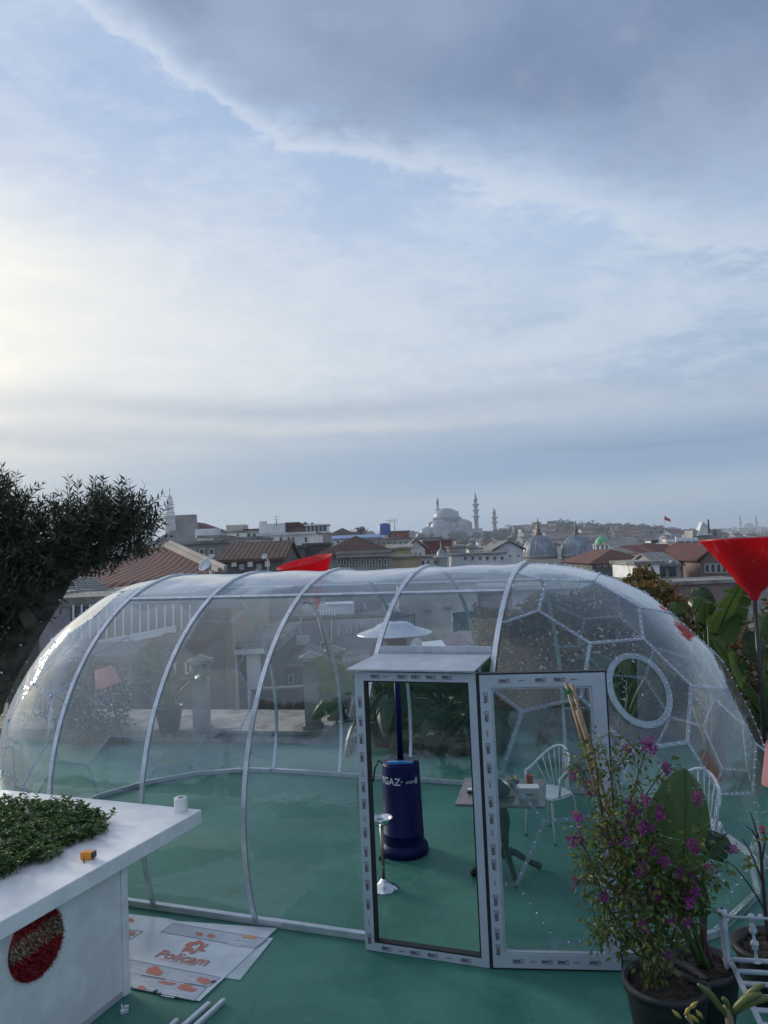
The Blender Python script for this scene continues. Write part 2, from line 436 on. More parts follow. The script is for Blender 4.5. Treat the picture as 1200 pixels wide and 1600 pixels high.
def building(name, label, cat, x0, x1, ytop, Y, wall, depth=12, rz=0, roof='flat', roofm=None, rh=2.0, wins=(), zb=None, group=None, over=.4, parapet=.0, ridge='x', skew=0):
    """front wall spans picture columns x0..x1 with its top at row ytop, standing at distance Y"""
    L, Rr = at(x0, ytop, Y), at(x1, ytop, Y)
    wd = Rr.x - L.x; zt = at((x0 + x1) / 2, ytop, Y).z; cx = (L.x + Rr.x) / 2
    if zb is None: zb = min(ground_h(cx, Y), ground_h(cx, Y + depth), zt - 4) - .5
    o = thing(name, label, cat, (cx, Y, zb), group); h = zt - zb
    o.rotation_euler.z = rz
    B = Vector((cx, Y, zb))
    m = MB(); m.box((cx, Y + depth / 2, zb + h / 2), (wd, depth, h)); part('wall', m, wall, o)
    def P(x, y, z): return (cx + x, Y + y, zt + z)
    hw = wd / 2; ov = over
    r = MB()
    if roof == 'flat':
        r.box(P(0, depth / 2, .12), (wd + ov, depth + ov, .24))
        if parapet: 
            for sx in (-1, 1): r.box(P(sx * (hw), depth / 2, .24 + parapet / 2), (.25, depth + ov, parapet))
            r.box(P(0, 0, .24 + parapet / 2), (wd - .25, .25, parapet))
    elif roof == 'gable':
        if ridge == 'x':
            a = [P(-hw - ov, -ov, 0.02), P(hw + ov, -ov, 0.02), P(hw + ov, depth / 2, rh), P(-hw - ov, depth / 2, rh)]
            b2 = [P(-hw - ov, depth / 2, rh), P(hw + ov, depth / 2, rh), P(hw + ov, depth + ov, .02), P(-hw - ov, depth + ov, .02)]
        else:
            a = [P(-hw - ov, -ov, .02), P(0, -ov, rh), P(0, depth + ov, rh), P(-hw - ov, depth + ov, .02)]
            b2 = [P(0, -ov, rh), P(hw + ov, -ov, .02), P(hw + ov, depth + ov, .02), P(0, depth + ov, rh)]
        r.extr(a, (0, 0, .18)); r.extr(b2, (0, 0, .18))
        if ridge == 'x':
            for sx in (-1, 1): g = MB(); g.extr([P(sx * hw - (0.25 if sx > 0 else 0), 0, 0.01), P(sx * hw - (.25 if sx > 0 else 0), depth, 0.01), P(sx * hw - (.25 if sx > 0 else 0), depth / 2, rh - .02)], (.25, 0, 0)); part('gable', g, wall, o)
        else:
            for y in (0, depth - .25): g = MB(); g.extr([P(-hw, y, .01), P(hw, y, .01), P(0, y, rh - .02)], (0, .25, 0)); part('gable', g, wall, o)
    elif roof == 'hip':
        k = min(hw, depth / 2) * .95
        if wd >= depth: A_, B_ = P(-hw + k, depth / 2, rh), P(hw - k, depth / 2, rh)
        else: A_, B_ = P(0, k, rh), P(0, depth - k, rh)
        c0, c1, c2, c3 = P(-hw - ov, -ov, .02), P(hw + ov, -ov, .02), P(hw + ov, depth + ov, .02), P(-hw - ov, depth + ov, .02)
        if wd >= depth: fs_ = [[c0, c1, B_, A_], [c1, c2, B_], [c2, c3, A_, B_], [c3, c0, A_]]
        else: fs_ = [[c0, c1, A_], [c1, c2, B_, A_], [c2, c3, B_], [c3, c0, A_, B_]]
        for f in fs_: r.face(f)
        r.face([c3, c2, c1, c0])
    elif roof == 'shed':
        r.extr([P(-hw - ov, -ov, .02), P(hw + ov, -ov, .02), P(hw + ov, depth, rh), P(-hw - ov, depth, rh)], (0, 0, .2))
    if r.v: part('roof', r, roofm or rFlat, o)
    for q in wins:
        px, py, ww, hh = q[:4]
        p = at(px, py, Y); s = Y / 1200
        inst('window', win_mesh(ww * s, hh * s, q[4] if len(q) > 4 else 'frame'), (p.x - cx, -.02, p.z - zb), o)
    return o
def on_roof(o, name, x, y, Y, size, m, up=True):
    """a roof-top piece of a building: its foot centred at picture point x, y"""
    p = at(x, y, Y); k = MB(); k.box((p.x, p.y + size[1] / 2, p.z + size[2] / 2), size); return part(name, k, m, o)
def antenna(o, x, y, Y, h=2.5):
    p = at(x, y, Y); k = MB(); k.tube([(p.x, p.y, p.z), (p.x, p.y, p.z + h)], .05 * Y / 100, 5)
    for i, L in enumerate((.5, .4, .3)): k.bar((p.x - L * Y / 100, p.y, p.z + h - .25 - i * .3), (p.x + L * Y / 100, p.y, p.z + h - .25 - i * .3), .04 * Y / 100, .04 * Y / 100)
    return part('antenna', k, mSteel, o)
def dish(o, x, y, Y, r=.6):
    p = at(x, y, Y); k = MB(); k.lathe([(.01, .12), (r * .5, .16), (r, .32), (r * .98, .28), (r * .5, .08), (.01, .03)], p, 14, axis=(-.5, -.7, .5)); k.tube([p, (p.x, p.y + .1, p.z - 1.0)], .05, 5)
    return part('satellite_dish', k, mWhiteMetal, o)
def row(xs, y, w_, h_, st='frame'): return [(x, y, w_, h_, st) for x in xs]

# ------------------------------------------------------------------ skyline, left to right
# fire watch tower
T = at(267, 838, 880)
tz = ground_h(T.x, 880) - 1
o = thing('watch_tower', 'tall slender stone fire tower with stepped lantern storeys at the left skyline', 'tower', (T.x, 880, tz))
def zrow(y, Y=880, x=267): return at(x, y, Y).z
k = MB(); k.lathe([(6.5, tz), (6.2, zrow(815)), (5.5, zrow(811)), (7.5, zrow(809)), (7.5, zrow(806))], (T.x, 880, 0), 12); part('shaft', k, wMosque, o)
k = MB()
for a, b_, r in ((806, 800, 5.4), (799, 792, 4.6), (791, 784, 4.0), (783, 778, 3.2)):
    k.lathe([(r, zrow(a)), (r * .93, zrow(b_) - .6), (r * 1.18, zrow(b_) - .4), (r * 1.18, zrow(b_)), (.1, zrow(b_) + .1)], (T.x, 880, 0), 8, sm=False)
part('lantern', k, wPale, o)
k = MB(); k.lathe([(2.9, zrow(778)), (.5, zrow(773)), (.35, zrow(762))], (T.x, 880, 0), 8); part('spire', k, rLead, o)

b = building('office_block', 'plain pale slab block just right of the fire tower', 'building', 273, 287, 817, 420, wPale, 14)
b = building('long_house', 'long building with orange red hip roof below the fire tower', 'building', 262, 338, 833, 150, wWhite, 16, roof='hip', roofm=rMaroon, rh=2.3, wins=row((305, 312, 319, 326, 333), 838, 3.5, 4))
on_roof(b, 'chimney', 301, 834, 149, (1.6, 1.4, 2.2), wGrey)
b = building('grey_house', 'small house with dark hip roof half hidden by the olive crown', 'building', 236, 286, 850, 110, wPale, 9, roof='hip', roofm=rGrey, rh=2.0, wins=row((262, 271, 280), 854, 5, 5))
on_roof(b, 'chimney', 290, 850, 105, (2.6, 1.5, 4.0), wGrey)
b = building('apartment_block', 'grey brown rendered apartment block with white framed windows and wall air conditioner', 'building', 276, 345, 850, 58, wGrey, 9, wins=row((302, 316, 331), 862, 8, 9, 'sill') + row((333,), 880, 6, 9, 'sill'))
k = MB(); p = at(331, 869, 57.8); k.box(p, (.35, .3, .25)); part('air_conditioner', k, mWhiteMetal, b)
b = building('white_annex', 'low white flat roofed block behind the grey apartment block', 'building', 312, 342, 840, 78, wWhite, 8)
on_roof(b, 'stair_head', 322, 840, 78, (2.2, 2, .9), wWhite)
b = building('white_block', 'white block with a teal glazed strip and two square windows', 'building', 338, 402, 843, 75, wWhite, 10, wins=row((384, 395), 857, 6, 7))
k = MB(); p0, p1 = at(364, 850, 74.9), at(402, 850, 74.9); k.bar(p0, p1, .25, .45); part('glazing_strip', k, mat('teal_glass', (.10, .16, .17), .15), b)
b = building('white_house', 'white house with a boxy penthouse beside brown roofed terrace', 'building', 352, 408, 832, 108, wWhite, 10, wins=row((372,), 836, 4, 5) + row((389, 398), 836, 6, 6))
on_roof(b, 'penthouse', 368, 831, 109, (2.6, 3, 1.0), wCream); on_roof(b, 'chimney', 411, 830, 108, (.9, .9, 1.4), wWhite); on_roof(b, 'lean_to_roof', 394, 829, 108, (2.6, 2.5, .25), rMaroon)
b = building('white_corner_house', 'white cornice topped corner house with arched grey windows and a brown roofed attic', 'building', 402, 492, 835, 95, wWhite, 12, wins=row((439, 451, 458, 478), 843, 4.5, 8, 'sill') + row((439, 478), 855, 4.5, 6, 'sill'))
k = MB(); p = at(447, 834, 95); k.box((p.x, p.y - .1, p.z), (7.4, .5, .3)); part('cornice', k, wPale, b)
on_roof(b, 'attic', 425, 833, 96, (3.2, 4, 1.2), wWhite)
k = MB(); p = at(457, 832, 97); k.box((p.x, p.y + 2, p.z + .35), (2.2, 3.4, .7), mi=1)
k.extr([(p.x - 1.4, p.y + .1, p.z + .7), (p.x + 1.5, p.y + .1, p.z + .7), (p.x + .8, p.y + .1, p.z + 1.3), (p.x - .9, p.y + .1, p.z + 1.3)], (0, 3.6, 0)); part('attic_roof', k, [rTile, wBrown], b)
antenna(b, 432, 822, 96, 1.4)
b = building('glass_penthouse', 'white building with a dark glazed rooftop restaurant and flat white canopy', 'building', 470, 512, 833, 130, wGrey, 9, roofm=mWhiteMetal)
k = MB()
p0, p1 = at(473, 832, 129.9), at(511, 832, 129.9)
k.box(((p0.x + p1.x) / 2, p0.y + 3, p0.z + .55), (p1.x - p0.x, 6, 1.1)); part('glass_storey', k, mGlassD, b)
for i in range(7):
    q = p0.lerp(p1, i / 6); k = MB(); k.box((q.x, q.y - .1, q.z + .55), (.14, .14, 1.1)); part('mullion', k, mFrameW, b)
k = MB(); k.box(((p0.x + p1.x) / 2, p0.y + 3, p0.z + 1.2), (p1.x - p0.x + .6, 6.6, .22)); part('canopy', k, mWhiteMetal, b)
b = building('skylight_house', 'brown roofed house with a large bright skylight panel and pipes on its grey gable', 'building', 345, 442, 878, 46, wDark, 8, roof='gable', roofm=rBrown, rh=1.1, over=.2)
k = MB(); a0, a1, a2, a3 = at(358, 873, 46.8), at(385, 873, 46.8), at(404, 861, 49.2), at(382, 861, 49.2); k.extr([a0, a1, a2, a3], (0, 0, .12)); part('skylight', k, mSky, b)
for i, xx in enumerate((366, 378, 391, 405, 418)):
    p = at(xx, 881 + (i % 2) * 5, 45.9); k = MB(); k.box(p, (.3, .15, .35)); part('vent_box', k, mSteel if i % 2 else wPale, b)
p = at(418, 876, 46); dish(b, 418, 873, 45.7, .18); dish(b, 333, 888, 45.9, .3)
b = building('charcoal_house', 'charcoal walled low house between the skylight roof and the white corner house', 'building', 420, 472, 857, 70, wDark, 8, rz=.05, roofm=wDark)
b = building('charcoal_shed', 'low charcoal shed with curved front left of the big brown roof', 'building', 475, 512, 852, 76, wDark, 6, roofm=wDark)
b = building('market_hall', 'long grey market hall with a broad brown tiled hip roof and dark row of windows', 'building', 498, 612, 866, 60, wGrey, 13, roof='hip', roofm=rBrown, rh=1.5, over=.5, wins=[(530 + 9 * i, 878, 5, 10) for i in range(9)])
k = MB(); k.bar(at(525, 867, 59.7), at(612, 864, 59.7), .3, .5); part('eaves_band', k, wGrey, b)
b = building('brown_roof_house', 'house with a low brown hip roof behind the glass restaurant', 'building', 508, 560, 838, 190, wPale, 14, roof='hip', roofm=rBrown, rh=2.2)
b = building('blue_roof_hall', 'long low hall with a bright blue sheet roof', 'building', 515, 596, 842, 170, wPale, 10, roof='shed', roofm=mBlueRoof, rh=.9, wins=[(528 + 9 * i, 847, 4, 4) for i in range(8)])
b = building('tank_house', 'dark red brick house with antennas and a blue water tank on top', 'building', 606, 639, 831, 160, wBrick, 10, wins=row((613, 622), 838, 3, 4))
k = MB(); p = at(601, 836, 160); k.lathe([(1.3, 0), (1.3, 2), (.9, 2.4), (.01, 2.5)], p, 12); part('water_tank', k, mBlueTank, b)
antenna(b, 609, 830, 160, 2.5); antenna(b, 617, 830, 161, 2.6)
b = building('grey_terrace_house', 'grey terrace house below the brick house with antennas', 'building', 560, 640, 843, 140, wStone, 10, wins=[(566 + 8.5 * i, 848, 4, 4.5) for i in range(9)])
b = building('cream_house', 'cream house with lean roof in front of the dark red block', 'building', 608, 642, 858, 95, wYellow, 8, roof='shed', roofm=rFlat, rh=.5, wins=row((614, 634), 864, 3, 5))
b = building('ochre_house', 'low ochre house partly hidden by the dome ridge', 'building', 610, 655, 872, 80, wTan, 7)
b = building('gable_house', 'pale house with a pointed gable left of the dark red block', 'building', 636, 664, 858, 105, wPale, 10, roof='gable', roofm=rGrey, rh=1.3, ridge='y', wins=row((642, 650, 657), 866, 3, 6))
b = building('red_block', 'tall dark red windowless block left of the little turret', 'building', 662, 706, 845, 112, wBrick, 10, wins=row((674, 681), 863, 3, 4))
b = building('white_shop', 'white ground row house with dark arched openings beside the turret', 'building', 655, 700, 871, 84, wWhite, 8, wins=row((661, 669), 879, 4, 7) + row((684,), 878, 12, 6))
P0 = at(690, 878, 83)
o = thing('stone_turret', 'small stone turret with a lead cap and finial in front of the dark red block', 'turret', (P0.x, 83, P0.z - 3))
k = MB(); k.lathe([(.55, P0.z - 3), (.55, P0.z + .4), (.85, P0.z + .5), (.85, P0.z + .65)], (P0.x, 83, 0), 12); part('shaft', k, wPale, o)
k = MB(); k.lathe([(.5, P0.z + .65), (.45, P0.z + 1.0), (.3, P0.z + 1.25), (.06, P0.z + 1.5), (.04, P0.z + 2.3)], (P0.x, 83, 0), 12); part('cap', k, rLead, o)
b = building('arcade_house', 'long pale building with a row of dark windows left of the big grey dome', 'building', 706, 790, 867, 96, wPale, 9, wins=[(727 + 11.5 * i, 872, 5.5, 6) for i in range(6)])
b = building('beige_house', 'beige flat house right of the dark red block', 'building', 702, 728, 856, 104, wStone, 8, wins=[(708 + 7 * i, 862, 3, 5) for i in range(3)])
b = building('grey_gable_house', 'blue grey house with broad plain gable behind the arcade house', 'building', 772, 818, 860, 118, wPale, 10, roof='gable', roofm=rGrey, rh=1.4, ridge='y', wins=row((797, 810), 868, 3, 4))
b = building('long_grey_house', 'long grey flat house under the mosque on the slope', 'building', 640, 690, 841, 190, wGrey, 10, wins=[(646 + 7 * i, 846, 3.5, 4) for i in range(6)])

# ------------------------------------------------------------------ domed neighbours
def dome_house(name, label, x, ybase, ytopd, yfin, rpx, Y, bx0, bx1, dm, ribs=True):
    c = at(x, ybase, Y); s = Y / 1200; r = rpx * s; h = (ybase - ytopd) * s
    gb = ground_h(c.x, Y) - .5
    o = thing(name, label, 'domed building', (c.x, Y, gb))
    cx = at((bx0 + bx1) / 2, ybase, Y).x; wd = (bx1 - bx0) * s
    k = MB(); k.box((cx, Y + r * .3, (gb + c.z - .7) / 2), (wd, r * 2.6, c.z - .7 - gb)); part('wall', k, wCream, o)
    k = MB(); k.lathe([(r * 1.0, c.z - .75), (r * 1.0, c.z - .25), (r * 1.1, c.z - .2), (r * 1.1, c.z), (r * .98, c.z + .02)], (c.x, Y, 0), 24); part('drum', k, wStone, o)
    prof = [(r * math.cos(a) * (1 if a < 1.2 else 1), c.z + h * math.sin(a)) for a in [i * math.pi / 2 / 9 for i in range(9)]] + [(.12, c.z + h)]
    k = MB(); k.lathe(prof, (c.x, Y, 0), 32)
    part('dome', k, dm, o)
    if ribs:
        for i in range(16):
            a = 2 * math.pi * i / 16; k = MB()
            k.tube([(c.x + math.cos(a) * p[0] * 1.01, Y + math.sin(a) * p[0] * 1.01, p[1] + .01) for p in prof], .06 * Y / 120, 5, caps=False); part('dome_rib', k, rLead, o)
    hf = (ytopd - yfin) * s
    k = MB(); z = c.z + h - .05
    k.lathe([(r * .22, z - .12), (r * .2, z + hf * .12), (r * .1, z + hf * .22), (r * .16, z + hf * .32), (r * .06, z + hf * .42), (r * .09, z + hf * .52), (r * .035, z + hf * .6), (r * .05, z + hf * .68), (.02, z + hf)], (c.x, Y, 0), 10); part('finial', k, mGold, o)
    return o
rDome = mat('dome_lead', (.22, .26, .30), .45, .2, var=.3, vs=.9)
d1 = dome_house('domed_hall', 'larger grey ribbed lead dome with a tall finial on a stone drum', 843, 868, 836, 808, 27, 140, 812, 872, rDome)
d2 = dome_house('domed_hall', 'smaller grey ribbed lead dome standing next to the round window wall', 902, 866, 835, 814, 24, 138, 879, 926, rDome)
for xx in (900, 905): pass
pq = at(917, 873, 134.0)
def wall_win(o, x, y, Y, ww, hh):
    p = at(x, y, Y); b_ = org(o); return inst('window', win_mesh(ww * Y / 1200, hh * Y / 1200), tuple(p - b_), o)
yf = 138 + 24 * 138 / 1200 * .3 - 1.3 * 24 * 138 / 1200 - .05
wall_win(d2, 895, 872, yf, 4, 5); wall_win(d2, 902, 872, yf, 4, 5)
k = MB(); p = at(918, 873, yf); k.lathe([(.01, .02), (.30, .02), (.42, .06), (.5, 0)], p, 16, axis=(0, -1, 0)); part('round_window', k, [mGlassD], d2)
c = at(941, 850, 150)
gb = ground_h(c.x, 150) - .5
o = thing('green_domed_tower', 'round tower with a green dome above a ring of pale columns', 'tower', (c.x, 150, gb))
k = MB(); k.lathe([(1.6, gb), (1.6, c.z - 3.2), (2.0, c.z - 3.1), (2.0, c.z - 2.8)], (c.x, 150, 0), 20); part('base_wall', k, wPale, o)
k = MB(); k.lathe([(1.2, c.z - 2.8), (1.2, c.z - .3), (1.75, c.z - .25), (1.75, c.z)], (c.x, 150, 0), 20); part('drum', k, wPale, o)
for i in range(12):
    a = i * math.pi / 6; k = MB(); k.tube([(c.x + 1.6 * math.cos(a), 150 + 1.6 * math.sin(a), c.z - 2.8), (c.x + 1.6 * math.cos(a), 150 + 1.6 * math.sin(a), c.z - .28)], .17, 6); part('column', k, wWhite, o)
k = MB(); k.lathe([(1.45, c.z)] + [(1.42 * math.cos(a), c.z + 1.55 * math.sin(a)) for a in [i * math.pi / 2 / 7 for i in range(7)]] + [(.1, c.z + 1.56), (.04, c.z + 2.2)], (c.x, 150, 0), 20); part('dome', k, mGreenCop, o)
b = building('pale_house', 'pale hazy house behind the green domed tower', 'building', 950, 975, 852, 200, wPale, 10, wins=[(955 + 5 * i, 858, 2.5, 5) for i in range(4)])

# ------------------------------------------------------------------ right of the domes
b = building('bazaar_hall', 'low hall with broad rust red hip roof right of the smaller grey dome', 'building', 925, 1012, 879, 78, wDark, 12, roof='hip', roofm=rTile, rh=1.35, over=.5, wins=[(935 + 10 * i, 883, 6, 5) for i in range(7)])
b = building('slope_roof_house', 'grey house with a tall slanting roof and a black rooftop billboard', 'building', 975, 1024, 866, 120, wGrey, 10, roof='shed', roofm=rGrey, rh=2.0)
k = MB(); k.box(at(1023, 846, 121), (1.1, .15, .5)); part('billboard', k, mGlassD, b)
b = building('terrace_house', 'concrete house with an open columned roof terrace, tanks and masts on top', 'building', 1054, 1132, 853, 105, wGrey, 10, over=1.4, wins=[(1062 + 12 * i, 861, 8, 8) for i in range(3)])
for i, xx in enumerate((1058, 1070, 1082, 1094)):
    p = at(xx, 853, 104.7); k = MB(); k.box((p.x, p.y - .5, p.z - .7), (.2, .2, 1.4)); part('column', k, wPale, b)
k = MB(); p0, p1 = at(1054, 851, 104), at(1130, 848, 104); k.bar(p0, p1, .2, 1.0); part('balustrade', k, wStone, b)
k = MB(); p = at(1108, 846, 107); k.box((p.x, p.y + 2, p.z + .8), (4.0, 3, 1.7)); part('stair_head', k, wGrey, b)
k = MB(); p = at(1101, 833, 107); k.extr([(p.x - 1.0, p.y, p.z - .3), (p.x + 1.0, p.y, p.z - .3), (p.x + .5, p.y, p.z + 1.1), (p.x - .2, p.y, p.z + 1.6)], (0, 1.2, 0)); part('cowl', k, wPale, b)
k = MB(); p = at(1108, 834, 107); k.tube([p, (p.x, p.y, p.z + 2.0)], .12, 6); part('flue', k, wDark, b)
k = MB(); p = at(1118, 838, 107); k.tube([p, (p.x, p.y, p.z + 1.0)], .1, 6); part('mast', k, wDark, b)
for i in range(9):
    p = at(1057 + 4 * i, 847, 103.8); k = MB(); k.box((p.x, p.y, p.z + .35), (.24, .3, .5 + .25 * (i % 3 == 0))); part('awning_flap', k, mWhiteMetal, b)
b = building('brown_roof_villa', 'white walled villa with shallow maroon roof and a wide white window bay', 'building', 1058, 1096, 880, 66, wWhite, 9, roof='shed', roofm=rMaroon, rh=1.5, over=.3, wins=[(1064 + 6.5 * i, 888, 4.5, 8) for i in range(5)])
b = building('maroon_roof_house', 'house under a dark maroon gable with tall white mullioned windows behind the red cone', 'building', 1094, 1150, 876, 62, wBrown, 9, roof='gable', roofm=rMaroon, rh=1.3, ridge='y', over=.4, wins=[(1104 + 9 * i, 888, 7.5, 14) for i in range(5)])
b = building('dormer_house', 'small grey slate house with two pointed dormers', 'building', 1029, 1059, 885, 60, wGrey, 7, roof='gable', roofm=rGrey, rh=.9, over=.2)
for xx in (1036, 1052):
    p = at(xx, 892, 59.8); k = MB(); k.box((p.x, p.y + .3, p.z), (.45, .6, .8), mi=1)
    k.extr([(p.x - .4, p.y - .1, p.z + .35), (p.x + .4, p.y - .1, p.z + .35), (p.x, p.y - .1, p.z + .85)], (0, .7, 0)); part('dormer', k, [rGrey, mGlassD], b)
b = building('white_wall_house', 'small bright white house wall left of the dormer house', 'building', 994, 1030, 882, 57, wWhite, 6)
b = building('stone_terrace', 'rough stone terrace wall below the maroon gable house', 'wall', 1040, 1165, 912, 52, wBrown, 4)
b = building('red_roof_hall', 'long low building with a faded red roof left of the roof terrace', 'building', 1005, 1056, 866, 95, wBrown, 8, roof='shed', roofm=rMaroon, rh=1.0)
b = building('ochre_block', 'tiny ochre block above the faded red roof', 'building', 1037, 1053, 853, 130, wTan, 6)
# flag far away
p = at(1039, 822, 230); gz = ground_h(p.x, 230)
o = thing('flag', 'small red flag flying on a tall thin pole above the right roofs', 'flag', (p.x, 230, gz))
k = MB(); k.tube([(p.x, 230, gz), (p.x, 230, at(1039, 805, 230).z)], .06, 6); part('pole', k, mSteel, o)
k = MB(); z0 = at(1039, 805, 230).z
for i in range(6):
    f = i / 6; g = (i + 1) / 6
    def fp(u, v): return (p.x + u * 1.9, 230 + .25 * math.sin(u * 7), z0 - .1 - u * 1.4 - v * (1.3 - .7 * u))
    k.face([fp(f, 0), fp(g, 0), fp(g, 1), fp(f, 1)])
part('cloth', k, mat('flag_red', (.5, .03, .03), .7), o)

# ------------------------------------------------------------------ the great mosque on the hill
def minaret(o, x, ytip, ybase, Y, r=1.9, galleries=(.45, .62), nm='minaret'):
    a, b_ = at(x, ytip, Y), at(x, ybase, Y); zb, zt = b_.z, a.z; H = zt - zb
    prof = [(r * 1.25, zb - 12), (r * 1.25, zb), (r, zb + 2)]
    for g in galleries:
        z = zb + H * g; prof += [(r, z - 1.2), (r * 1.75, z), (r * 1.75, z + 1.2), (r * .95, z + 1.2)]
    prof += [(r * .9, zb + H * .80), (r * 1.1, zb + H * .80)]
    k = MB(); k.lathe(prof, (a.x, Y, 0), 10); q = part(nm, k, wMosque, o)
    k = MB(); k.lathe([(r * 1.1, zb + H * .80), (.05, zt)], (a.x, Y, 0), 10); part('cone_cap', k, rLead, q)
Ym = 900; s = Ym / 1200
mc = at(700, 836, Ym); mx = mc.x; mz = mc.z
o = thing('grand_mosque', 'great hazy mosque with cascading lead domes and slender minarets on the far hill', 'mosque', (mx, Ym, mz - 8))
k = MB(); k.box((mx + 2, Ym + 5, mz - 1), (72, 50, 14)); k.box((mx + 2, Ym + 5, mz + 10), (50, 40, 8)); part('prayer_hall', k, wMosque, o)
zd = at(698, 809, Ym).z
k = MB(); k.lathe([(17, mz + 12), (17, zd - 5.5)], (mx - 1, Ym, 0), 24); k.lathe([(15.5, zd - 5.5), (15.5, zd - 1), (16.2, zd - .8), (16.2, zd)], (mx - 1, Ym, 0), 24); dr = part('drum', k, wMosque, o)
k = MB()
for i in range(24):
    a = 2 * math.pi * i / 24; k.box((mx - 1 + 15.55 * math.cos(a), Ym + 15.55 * math.sin(a), zd - 3), (1.5, 1.5, 3.2), rz=a)
part('drum_windows', k, mGlassD, dr, kind='stuff')
def cap(o, x, y, z, r, h=None, nm='small_dome', n=18):
    h = h or r * .8; k = MB(); k.lathe([(r, z)] + [(r * math.cos(a), z + h * math.sin(a)) for a in [i * math.pi / 2 / 7 for i in range(7)]] + [(.05, z + h), (.05, z + h + r * .25)], (x, y, 0), n); return part(nm, k, rDome, o)
cap(o, mx - 1, Ym, zd, 15.4, 11.5, 'great_dome', 32)
for (xx, yy, rr, dy) in ((688, 824, 11.5, -16), (680, 835, 7, -24), (667, 833, 8.5, -20), (658, 838, 6, -22), (724, 821, 9.5, -10), (748, 840, 5, -22), (718, 830, 6, -20), (727, 836, 6, -24), (696, 836, 6, -26), (731, 830, 6, -14), (737, 836, 5, -18), (665, 838, 5, -18), (712, 832, 5, -22), (704, 833, 5, -22), (676, 822, 7, -2), (716, 812, 5, -4), (681, 814, 4, -2), (708, 822, 4.5, -16), (742, 838, 4, -20)):
    p = at(xx, yy, Ym + dy); cap(o, p.x, p.y, p.z, rr)
    k = MB(); k.lathe([(rr * 1.05, p.z - 8), (rr * 1.05, p.z)], (p.x, p.y, 0), 14); part('dome_base', k, wMosque, o)
minaret(o, 683, 776, 812, Ym + 25, 1.7, (.42,))
minaret(o, 714.5, 797, 815, Ym + 45, 1.7, (.2,))
minaret(o, 742, 768, 832, Ym - 15, 2.4, (.38, .53, .67))
minaret(o, 771.5, 793, 829, Ym + 10, 2.2, (.35, .55))
# the far mosque at the right edge
Yf = 2400
fc = at(1170, 826, Yf)
o = thing('far_mosque', 'tiny pale mosque with two minarets on the far right horizon', 'mosque', (fc.x, Yf, fc.z - 12))
k = MB(); k.box((fc.x, Yf, fc.z - 2), (52, 40, 14)); part('prayer_hall', k, wMosque, o)
cap(o, fc.x, Yf, fc.z + 4, 17, 14, 'great_dome')
for dx_ in (-30, 26, 42): cap(o, fc.x + dx_, Yf, fc.z - 2, 9)
minaret(o, 1156, 805, 826, Yf, 3.2, (.5,)); minaret(o, 1181, 804, 826, Yf, 3.2, (.5,))

# ------------------------------------------------------------------ close neighbours, seen through the bubble
b = building('maroon_roof_hall', 'big neighbouring hall with a maroon tiled roof and pale stone ridge at left', 'building', 70, 350, 930, 27, wGrey, 10, roof=None)
def P(x, y, Y): return at(x, y, Y)
k = MB(); k.extr([P(60, 925, 27), P(352, 925, 26), P(343, 893, 29.0), P(262, 853, 37), P(120, 868, 40), P(60, 880, 40)], (0, 0, -.15)); part('roof', k, rMaroon, b)
k = MB(); a, c_ = P(262, 852, 37), P(347, 893, 29); k.bar(a, c_, .35, .3); k.bar(a + Vector((.2, -.3, .12)), c_ + Vector((.2, -.3, .12)), .12, .2); part('ridge_coping', k, wStone, b)
k = MB(); k.bar(P(165, 866, 36), P(232, 865, 36), .12, .14); part('gutter', k, mWhiteMetal, b)
dish(b, 329, 888, 28.4, .28)
o = thing('corrugated_shed', 'dark corrugated metal roof with a handrail below the maroon roof', 'shed', P(135, 960, 23))
k = MB(); A, B_, C_, D_ = P(60, 905, 26), P(150, 905, 25), P(190, 945, 22), P(60, 950, 22)
k.extr([A, B_, C_, D_], (0, 0, -.1)); rf = part('roof', k, rowmat('dark_sheet', (.10, .11, .12), (.07, .075, .08), .16, .03), o)
for i in range(12):
    f = i / 11; k = MB(); k.bar(A.lerp(D_, f) + Vector((0, 0, .03)), B_.lerp(C_, f) + Vector((0, 0, .03)), .05, .05); part('sheet_seam', k, mSteel, rf)
k = MB(); k.box(((A.x + C_.x) / 2, 24.6, D_.z - 6), (3.0, 4, 11)); part('wall', k, wDark, o)
k = MB()
for i in range(8):
    q = P(95, 941, 21.9).lerp(P(178, 935, 21.9), i / 7); k.tube([q, q + Vector((0, 0, .28))], .015, 5)
k.tube([P(95, 937, 21.9) + Vector((0, 0, .22)), P(178, 931, 21.9) + Vector((0, 0, .22))], .02, 5); part('handrail', k, mSteel, o)
b = building('ribbed_glass_house', 'grey house with tall ribbed glazing behind the left end of the bubble', 'building', 60, 300, 945, 20, wLilac, 7, over=.1)
q0, q1 = P(110, 955, 19.95), P(300, 935, 19.95)
k = MB(); k.extr([P(110, 950, 19.9), P(300, 940, 19.9), P(300, 985, 19.9), P(110, 1000, 19.9)], (0, .04, 0)); part('glazing', k, mat('dull_glass', (.10, .11, .12), .15), b)
for i in range(15):
    a = P(115 + 13 * i, 945, 19.85); c_ = P(115 + 13 * i, 998, 19.85); k = MB(); k.bar(a, c_, .04, .05, (0, 1, 0)); part('mullion', k, mWhiteMetal, b)
k = MB(); k.bar(P(100, 1020, 19.7), P(275, 985, 19.7), .1, .12); k.bar(P(100, 1013, 19.7), P(275, 979, 19.7), .06, .06); part('sloping_rail', k, mWhiteMetal, b)
b = building('tan_house', 'tan rendered narrow house wall left of the pilaster facade', 'building', 316, 362, 950, 21.5, wTan, 6)
k = MB(); k.bar(P(335, 972, 21.4), P(352, 969, 21.4), .1, .12); part('cornice', k, wWhite, b)
